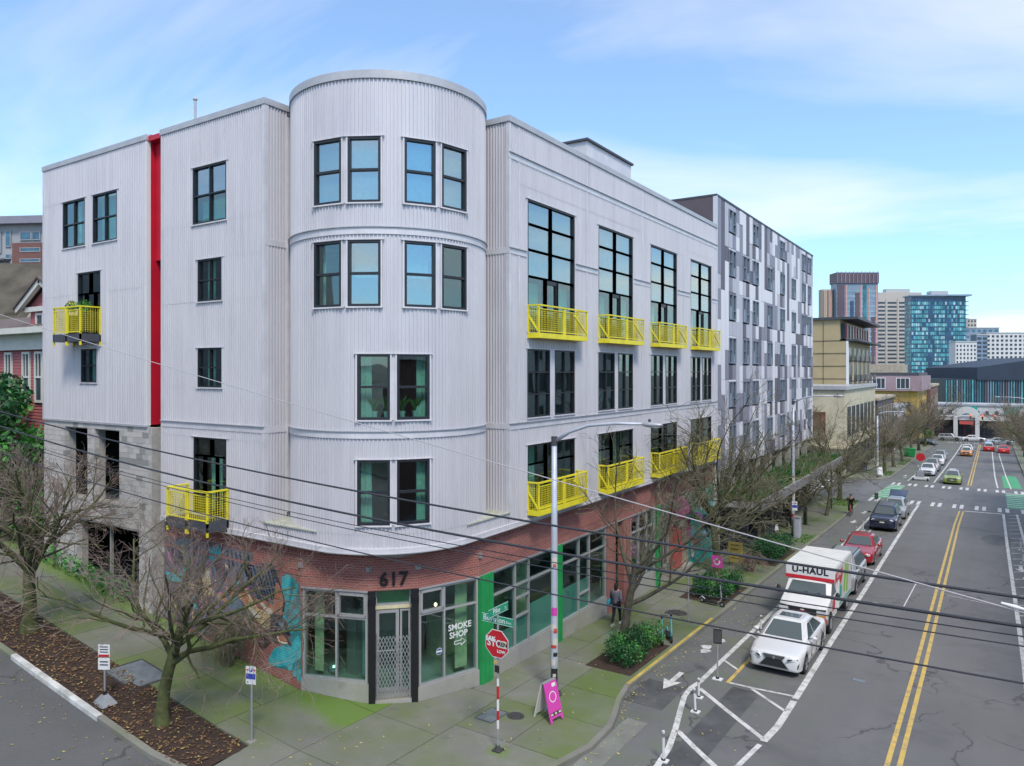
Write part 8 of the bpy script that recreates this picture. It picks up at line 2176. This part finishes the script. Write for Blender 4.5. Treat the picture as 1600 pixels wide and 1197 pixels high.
# far traffic signals
mat('signal_red', (0.6, 0.02, 0.02), 0.4, emit=((1, 0.06, 0.04), 4.0))
x, y = 3.6, 192.0; z = G(x, y); ro = root('traffic_signal', (x, y, z), 'traffic signal mast with three red lights at the far junction', 'traffic light')
b = MB(); b.cyl((x, y, z), (x, y, z + 6.2), .14, 10); b.build('mast', 'pole_grey', ro); b = MB(); b.cyl((x, y, z + 5.6), (x - 8.5, y, z + 5.9), .08, 8); b.build('mast_arm', 'pole_grey', ro)
for xx in (.2, -2.1, -4.3):
    b = MB(); b.box(xx - .2, xx + .2, y - .35, y - .1, z + 5.0, z + 6.1); hd = b.build('signal_head', 'kerb_yellow', ro)
    for k_, m in enumerate(('signal_red', 'sticker_black', 'sticker_black')): b = MB(); b.tube([(xx, y - .36, z + 5.92 - k_ * .34), (xx, y - .42, z + 5.92 - k_ * .34)], [.14, .14], 12); b.build('lens', m, hd)

# kick scooters
mat('scooter_grey', (0.36, 0.37, 0.39), 0.4, 0.3); mat('scooter_teal', (0.10, 0.42, 0.45), 0.4)
def scooter(x, y, fx, fy, label, stem='scooter_grey'):
    z = G(x, y); ro = root('kick_scooter', (x, y, z), label, 'scooter', 'rental scooters'); d = V(fx - x, fy - y, 0).normalized(); s = V(-d.y, d.x, 0); c0 = V(x, y, z)
    P = lambda a, l, h: c0 + d * a + s * l + V(0, 0, h - .032 * d.y * a)
    b = MB(); b.hexa([P(.1, -.08, .1), P(.8, -.08, .1), P(.8, .08, .1), P(.1, .08, .1)], [P(.1, -.09, .16), P(.8, -.09, .16), P(.8, .09, .16), P(.1, .09, .16)]); b.build('deck', 'plastic_black', ro)
    b = MB(); b.tube([P(.78, 0, .14), P(.93, 0, .26), P(.98, 0, .4), P(.9, 0, 1.12)], [.04, .04, .035, .025], 8); b.build('stem', stem, ro)
    b = MB(); b.tube([P(.9, -.25, 1.1), P(.9, 0, 1.13), P(.9, .25, 1.1)], .018, 8); hb = b.build('handlebar', 'plastic_black', ro)
    b = MB(); b.ball(P(.93, 0, 1.05), .05, .05, .06, 8, 6); b.build('display', 'plastic_black', hb)
    for a in (.02, 1.02): b = MB(); p = P(a, 0, .125); b.tube([p - s * .035, p - s * .02, p + s * .02, p + s * .035], [.1, .125, .125, .1], 16); wh = b.build('wheel', 'rubber', ro); b = MB(); b.tube([p - s * .037, p + s * .037], [.06, .06], 10); b.build('hub', 'steel', wh)
    b = MB(); b.tube([P(-.1, 0, .2), P(.02, 0, .29), P(.16, 0, .2)], .03, 6); b.build('mudguard', stem, ro)
    b = MB(); b.bar(P(.35, .02, .12), P(.32, .16, .01), .02); b.build('kickstand', 'iron', ro)
scooter(-11.05, 27.2, -10.5, 26.35, 'rental scooter nearest the first hedge', 'scooter_teal'); scooter(-10.85, 27.7, -10.3, 26.8, 'rental scooter standing just behind the nearest one', 'scooter_teal'); scooter(-11.2, 32.9, -10.4, 32.75, 'grey rental scooter in front of the second hedge')

# ---------------------------------------------------------------- overhead cables, strung along the left street
def on_plane(px, py, Yp):
    k_ = (px - 800) / 1146; d = Yp / (k_ * math.sin(YAW) + math.cos(YAW)); return V((k_ * math.cos(YAW) - math.sin(YAW)) * d, Yp, 10.1 + (580 - py) / 1146 * d)
def cable(pts, Yp, r, m, label):
    w_ = [on_plane(px, py, Yp) for px, py in pts]; w_.sort(key=lambda p: p.x)
    # smooth sag: least squares parabola through the surveyed points
    xs_ = [p.x for p in w_]; S = [sum(x ** k_ for x in xs_) for k_ in range(5)]; T = [sum(p.z * p.x ** k_ for p in w_) for k_ in range(3)]
    A = Matrix(((S[0], S[1], S[2]), (S[1], S[2], S[3]), (S[2], S[3], S[4]))); co = A.inverted() @ Vector(T)
    x0, x1 = -62.0, 12.0
    P_ = [V(x, Yp, co[0] + co[1] * x + co[2] * x * x) for x in lin(x0, x1, 60)]
    b = MB(); b.tube(P_, r, 6); o = b.build('overhead_cable', m, smooth=True); tag(o, label, 'cable', 'overhead cables'); return P_[0], P_[-1]
E_ = []
E_.append(cable([(25, 650), (400, 737), (800, 810.5), (1140, 865), (1300, 891), (1600, 934)], 10.0, .02, 'cable', 'upper of the two thick dark cables crossing the picture'))
E_.append(cable([(0, 666), (400, 773), (800, 850.6), (1140, 908), (1300, 935.6), (1600, 979)], 9.8, .022, 'cable', 'lower of the two thick dark cables crossing the picture'))
E_.append(cable([(0, 680), (400, 789), (800, 866), (1140, 923), (1300, 951.5), (1600, 995.7)], 9.9, .008, 'cable', 'thin dark cable just below the lower thick cable'))
E_.append(cable([(0, 684), (400, 796), (800, 876), (1140, 934), (1300, 963.8), (1600, 1012.6)], 10.1, .009, 'cable', 'second thin dark cable below the lower thick cable'))
E_.append(cable([(0, 492), (100, 522), (232, 564), (400, 615), (760, 720), (1140, 826), (1440, 913), (1600, 958)], 9.6, .009, 'cable_pale', 'thin pale wire slanting across the white facade'))
E_.append(cable([(0, 707), (256, 786), (400, 824), (725, 900), (1100, 978), (1400, 1031), (1600, 1067)], 9.7, .012, 'cable', 'lowest dark cable crossing the picture'))
for (x, i, lab) in ((-62.0, 0, 'wooden utility pole carrying the cables up the left street'), (12.0, 1, 'wooden utility pole carrying the cables right of the camera')):
    zz_ = max(e[i].z for e in E_) + .6; zg = G(x, 9.9) - .2; ro = root('utility_pole', (x, 9.9, zg), lab, 'utility pole'); b = MB(); b.tube([(x, 9.85, zg), (x, 9.85, zz_)], [.17, .12], 10); b.build('pole', 'bark', ro); b = MB(); b.box(x - .06, x + .06, 9.3, 10.4, zz_ - .9, zz_ - .75); b.build('crossarm', 'bark', ro)
c1 = on_plane(1585, 948, 9.6); b = MB(); b.tube([c1 - V(.12, 0, -.02), c1, c1 + V(.12, 0, -.02)], [.014, .022, .014], 8); tag(b.build('cable_splice', 'white_plain'), 'small white splice box on the pale wire at the right', 'splice box')

# ---------------------------------------------------------------- people
mat('hair_dark', (0.02, 0.015, 0.013), 0.7); mat('coat_grey', (0.15, 0.145, 0.18), 0.9, var=0.15, vs=8); mat('cloth_black', (0.014, 0.014, 0.017), 0.9); mat('jeans', (0.03, 0.05, 0.12), 0.9); mat('shoe_white', (0.6, 0.6, 0.6), 0.6); mat('bag_white', (0.65, 0.66, 0.68), 0.6); mat('bag_teal', (0.05, 0.3, 0.4), 0.6)
def skin_mesh(name, joints, bones, m, parent, root_j, sub=2):
    ks = list(joints); me = bpy.data.meshes.new(name); me.from_pydata([joints[k_][0] for k_ in ks], [(ks.index(a), ks.index(c)) for a, c in bones], [])
    o = bpy.data.objects.new(name, me); COL.objects.link(o); me.materials.append(M(m))
    o.modifiers.new('skin', 'SKIN'); ly = me.skin_vertices[0] if len(me.skin_vertices) else me.skin_vertices.new()
    for i, k_ in enumerate(ks):
        r_ = joints[k_][1]; ly.data[i].radius = r_ if isinstance(r_, tuple) else (r_, r_); ly.data[i].use_root = (k_ == root_j)
    md = o.modifiers.new('sub', 'SUBSURF'); md.levels = sub; md.render_levels = sub
    me.polygons.foreach_set('use_smooth', [True] * len(me.polygons))
    o.modifiers['skin'].use_smooth_shade = True
    o.parent = parent; BASE[o] = Vector((0, 0, 0)); return o
def person(label, x, y, face, top, legs, hair, h=1.7, pose='walk', z=None, long_hair=False, shoes='cloth_black', coat_len=0.0, group=None):
    """local +Y is forward"""
    ro = root('person'); k_ = h / 1.72
    if pose == 'ride':
        legj = {'L': [(.1, .02, 1.0), (.13, .34, .78), (.12, .22, .36), (.12, .36, .30)], 'R': [(-.1, .02, 1.0), (-.13, .38, .86), (-.12, .30, .52), (-.12, .44, .48)]}
        armj = {'L': [(.2, .16, 1.44), (.3, .34, 1.22), (.26, .58, 1.14)], 'R': [(-.2, .16, 1.44), (-.3, .34, 1.22), (-.26, .58, 1.14)]}
        sp = {'pel': (0, 0, 1.02), 'spine': (0, .08, 1.24), 'chest': (0, .15, 1.42), 'neck': (0, .18, 1.54), 'head': (0, .21, 1.66), 'crown': (0, .2, 1.75)}
    else:
        a = .2 if pose == 'walk' else .04
        legj = {'L': [(.09, 0, .92), (.1, .10 + a * .6, .50), (.1, a * 1.15, .08), (.1, a * 1.15 + .15, .03)], 'R': [(-.09, 0, .92), (-.1, .02 - a * .1, .48), (-.1, -a * 1.3, .11 if pose == 'walk' else .08), (-.1, -a * 1.3 + .14, .03)]}
        armj = {'L': [(.19, 0, 1.42), (.25, -.1 - a * .3, 1.16), (.25, .02 - a * .4, .93)], 'R': [(-.19, 0, 1.42), (-.25, .0 + a * .2, 1.16), (-.25, .14 + a * .5, .96)]}
        sp = {'pel': (0, 0, .96), 'spine': (0, -.01, 1.16), 'chest': (0, .0, 1.36), 'neck': (0, .0, 1.5), 'head': (0, .03, 1.62), 'crown': (0, .02, 1.72)}
    S = lambda p: (p[0] * k_, p[1] * k_, p[2] * k_)
    J = {'pel': (S(sp['pel']), .12 * k_), 'spine': (S(sp['spine']), .115 * k_), 'chest': (S(sp['chest']), .13 * k_), 'neck': (S(sp['neck']), .055 * k_), 'head': (S(sp['head']), (.078 * k_, .092 * k_)), 'crown': (S(sp['crown']), .05 * k_)}
    jaw = (sp['head'][0], sp['head'][1] + .085, sp['head'][2] - .02); J['nose'] = (S(jaw), .02 * k_)
    B = [('pel', 'spine'), ('spine', 'chest'), ('chest', 'neck'), ('neck', 'head'), ('head', 'crown'), ('head', 'nose')]
    for sd, s in (('L', 1), ('R', -1)):
        hp, kn, an, toe = legj[sd]; sh, el, wr_ = armj[sd]
        J.update({'hip' + sd: (S(hp), .085 * k_), 'kn' + sd: (S(kn), .058 * k_), 'an' + sd: (S(an), .04 * k_), 'toe' + sd: (S(toe), .032 * k_), 'sh' + sd: (S(sh), .058 * k_), 'el' + sd: (S(el), .042 * k_), 'wr' + sd: (S(wr_), .028 * k_)})
        d = (Vector(wr_) - Vector(el)).normalized(); pm_ = Vector(wr_) + d * .06; J['palm' + sd] = (S(pm_), (.032 * k_, .018 * k_))
        B += [('pel', 'hip' + sd), ('hip' + sd, 'kn' + sd), ('kn' + sd, 'an' + sd), ('an' + sd, 'toe' + sd), ('chest', 'sh' + sd), ('sh' + sd, 'el' + sd), ('el' + sd, 'wr' + sd), ('wr' + sd, 'palm' + sd)]
        fw_ = Vector((0, 1, 0)); fw_ = (fw_ - d * fw_.dot(d)).normalized()
        for q, (o_, l_) in enumerate(((-.027, .07), (-.009, .08), (.009, .075), (.027, .058))):
            p0 = pm_ + d * .03 + fw_ * o_; p1 = p0 + d * l_ * .6; p2 = p1 + d * l_ * .4 + Vector((-s * .015, 0, 0))
            J['f%d' % q + sd] = (S(p1), .009 * k_); J['g%d' % q + sd] = (S(p2), .007 * k_); B += [('palm' + sd, 'f%d' % q + sd), ('f%d' % q + sd, 'g%d' % q + sd)]
        p1 = pm_ - d * .02 + fw_ * .045; J['th' + sd] = (S(p1), .011 * k_); B.append(('wr' + sd, 'th' + sd))
    skin_mesh('body', J, B, 'skin', ro, 'pel', 1)
    def part(keys, bones, grow_, m, name, rt, extra=None):
        jj = {q: (J[q][0], (J[q][1] if not isinstance(J[q][1], tuple) else J[q][1][0]) * grow_ + .012) for q in keys}
        if extra: jj.update(extra)
        return skin_mesh(name, jj, bones, m, ro, rt, 1)
    part(['pel', 'hipL', 'hipR', 'knL', 'knR', 'anL', 'anR'], [('pel', 'hipL'), ('pel', 'hipR'), ('hipL', 'knL'), ('hipR', 'knR'), ('knL', 'anL'), ('knR', 'anR')], 1.12, legs, 'trousers', 'pel')
    ex = {'low': ((J['pel'][0][0], J['pel'][0][1], J['pel'][0][2] - coat_len), .15 * k_)}
    part(['pel', 'spine', 'chest', 'shL', 'shR', 'elL', 'elR', 'wrL', 'wrR'], [('low', 'pel'), ('pel', 'spine'), ('spine', 'chest'), ('chest', 'shL'), ('chest', 'shR'), ('shL', 'elL'), ('shR', 'elR'), ('elL', 'wrL'), ('elR', 'wrR')], 1.22, top, 'jacket', 'spine', ex)
    b = MB(); hc = Vector(J['head'][0]); b.ball(hc + V(0, -.022 * k_, .035 * k_), .092 * k_, .10 * k_, .10 * k_, 12, 8)
    if long_hair: b.ball(hc + V(0, -.06 * k_, -.08 * k_), .085 * k_, .06 * k_, .16 * k_, 10, 8)
    b.build('hair', hair, ro, smooth=True)
    for sd, s in (('L', 1), ('R', -1)):
        b = MB(); an = Vector(J['an' + sd][0]); toe = Vector(J['toe' + sd][0]); b.loft([[(an.x + dx * .045, an.y - .07 + (toe.y + .08 - an.y + .07) * t_, max(0.0, min(an.z, toe.z) - .035) + dz_ * (.085 - .045 * t_)) for dx, dz_ in ((-1, 0), (1, 0), (1, .8), (.6, 1), (-.6, 1), (-1, .8))] for t_ in (0, .35, .75, 1)]); b.build('shoe', shoes, ro)
        b = MB(); ey = hc + V(s * .033 * k_, .083 * k_, .012 * k_); b.ball(ey, .011, .008, .008, 6, 4); b.build('eye', 'hair_dark', ro)
        b = MB(); b.ball(hc + V(s * .083 * k_, -.005, 0), .012, .022, .032, 6, 5); b.build('ear', 'skin', ro)
    b = MB(); b.ball(hc + V(0, .084 * k_, -.045 * k_), .024, .008, .007, 8, 4); b.build('mouth', 'lamp_red', ro)
    ro.location = (x, y, G(x, y) if z is None else z); ro.rotation_euler = (0, 0, face); tag(ro, label, 'person', group); return ro, J
w_, J = person('person with dark hair and grey jacket walking away along the shop windows', -13.0, 27.6, R(8), 'coat_grey', 'cloth_black', 'hair_dark', 1.68, long_hair=True, shoes='shoe_white', coat_len=.12)
b = MB(); b.ball((-13.3, 27.55, .55), .09, .2, .16, 10, 6); hb_ = b.build('shoulder_bag', 'bag_teal'); tag(hb_, 'teal bag carried by the person walking past the shop windows', 'bag')
m_, J = person('person in black jacket and jeans carrying a white bag', -12.45, 50.7, R(5), 'cloth_black', 'jeans', 'hair_dark', 1.76)
z = G(-12.2, 50.7); b = MB(); b.hexa([(-12.26, 50.65, z + .5), (-12.14, 50.65, z + .5), (-12.08, 51.0, z + .5), (-12.2, 51.0, z + .5)], [(-12.24, 50.7, z + .9), (-12.16, 50.7, z + .9), (-12.12, 50.95, z + .9), (-12.2, 50.95, z + .9)]); tag(b.build('carrier_bag', 'bag_white'), 'white carrier bag held by the person in black on the pavement', 'bag')
person('person in dark clothes half hidden behind the second street lamp', -12.35, 55.2, R(185), 'cloth_black', 'cloth_black', 'hair_dark', 1.74)
person('person in a black coat and jeans walking past the cream corner building', -13.5, 101.2, R(2), 'cloth_black', 'jeans', 'hair_dark', 1.78, coat_len=.1)
# cyclist and bicycle, riding towards the camera
x, y = -9.75, 65.3; z = G(x, y) - RD + .012
person('person in a black jacket riding a bicycle towards the camera', x, y, R(180), 'cloth_black', 'cloth_black', 'hair_dark', 1.72, 'ride', z, long_hair=True)
bi = root('bicycle', (x, y, z), 'red bicycle ridden down the kerbside bike lane', 'bicycle'); P = lambda a, l, h_: (x + l, y - a, z + h_)
for a in (-.5, .55):
    c0 = Vector(P(a, 0, .34)); b = MB(); b.tube([c0 + V(0, math.cos(t_) * .31, math.sin(t_) * .31) for t_ in lin(0, 6.2832, 28)], .022, 6, cap=False); wh = b.build('wheel', 'rubber', bi)
    b = MB()
    for k_ in range(10): t_ = k_ * .628; b.bar(c0, c0 + V(0, math.cos(t_) * .3, math.sin(t_) * .3), .005)
    tag(b.build('spoke', 'steel', wh), kind='stuff')
b = MB()
for p, q in ((P(-.5, 0, .34), P(-.05, 0, .32)), (P(-.05, 0, .32), P(-.2, 0, .86)), (P(-.5, 0, .34), P(-.18, 0, .8)), (P(-.18, 0, .8), P(.4, 0, .85)), (P(-.05, 0, .32), P(.42, 0, .72)), (P(.38, 0, .98), P(.55, 0, .34))): b.tube([p, q], .02, 6)
b.build('frame', 'coral', bi); b = MB(); b.ball(P(-.22, 0, .92), .07, .13, .04, 8, 6); b.build('saddle', 'rubber', bi)
b = MB(); b.tube([P(.45, -.28, 1.1), P(.38, -.1, 1.06), P(.38, .1, 1.06), P(.45, .28, 1.1)], .016, 6); b.build('handlebar', 'rubber', bi)
b = MB(); b.bar(P(-.05, -.12, .2), P(-.05, -.03, .32), .02); b.bar(P(-.05, -.03, .32), P(-.05, .03, .34), .02); b.bar(P(-.05, .03, .34), P(-.05, .12, .46), .02); b.build('crank', 'steel', bi)
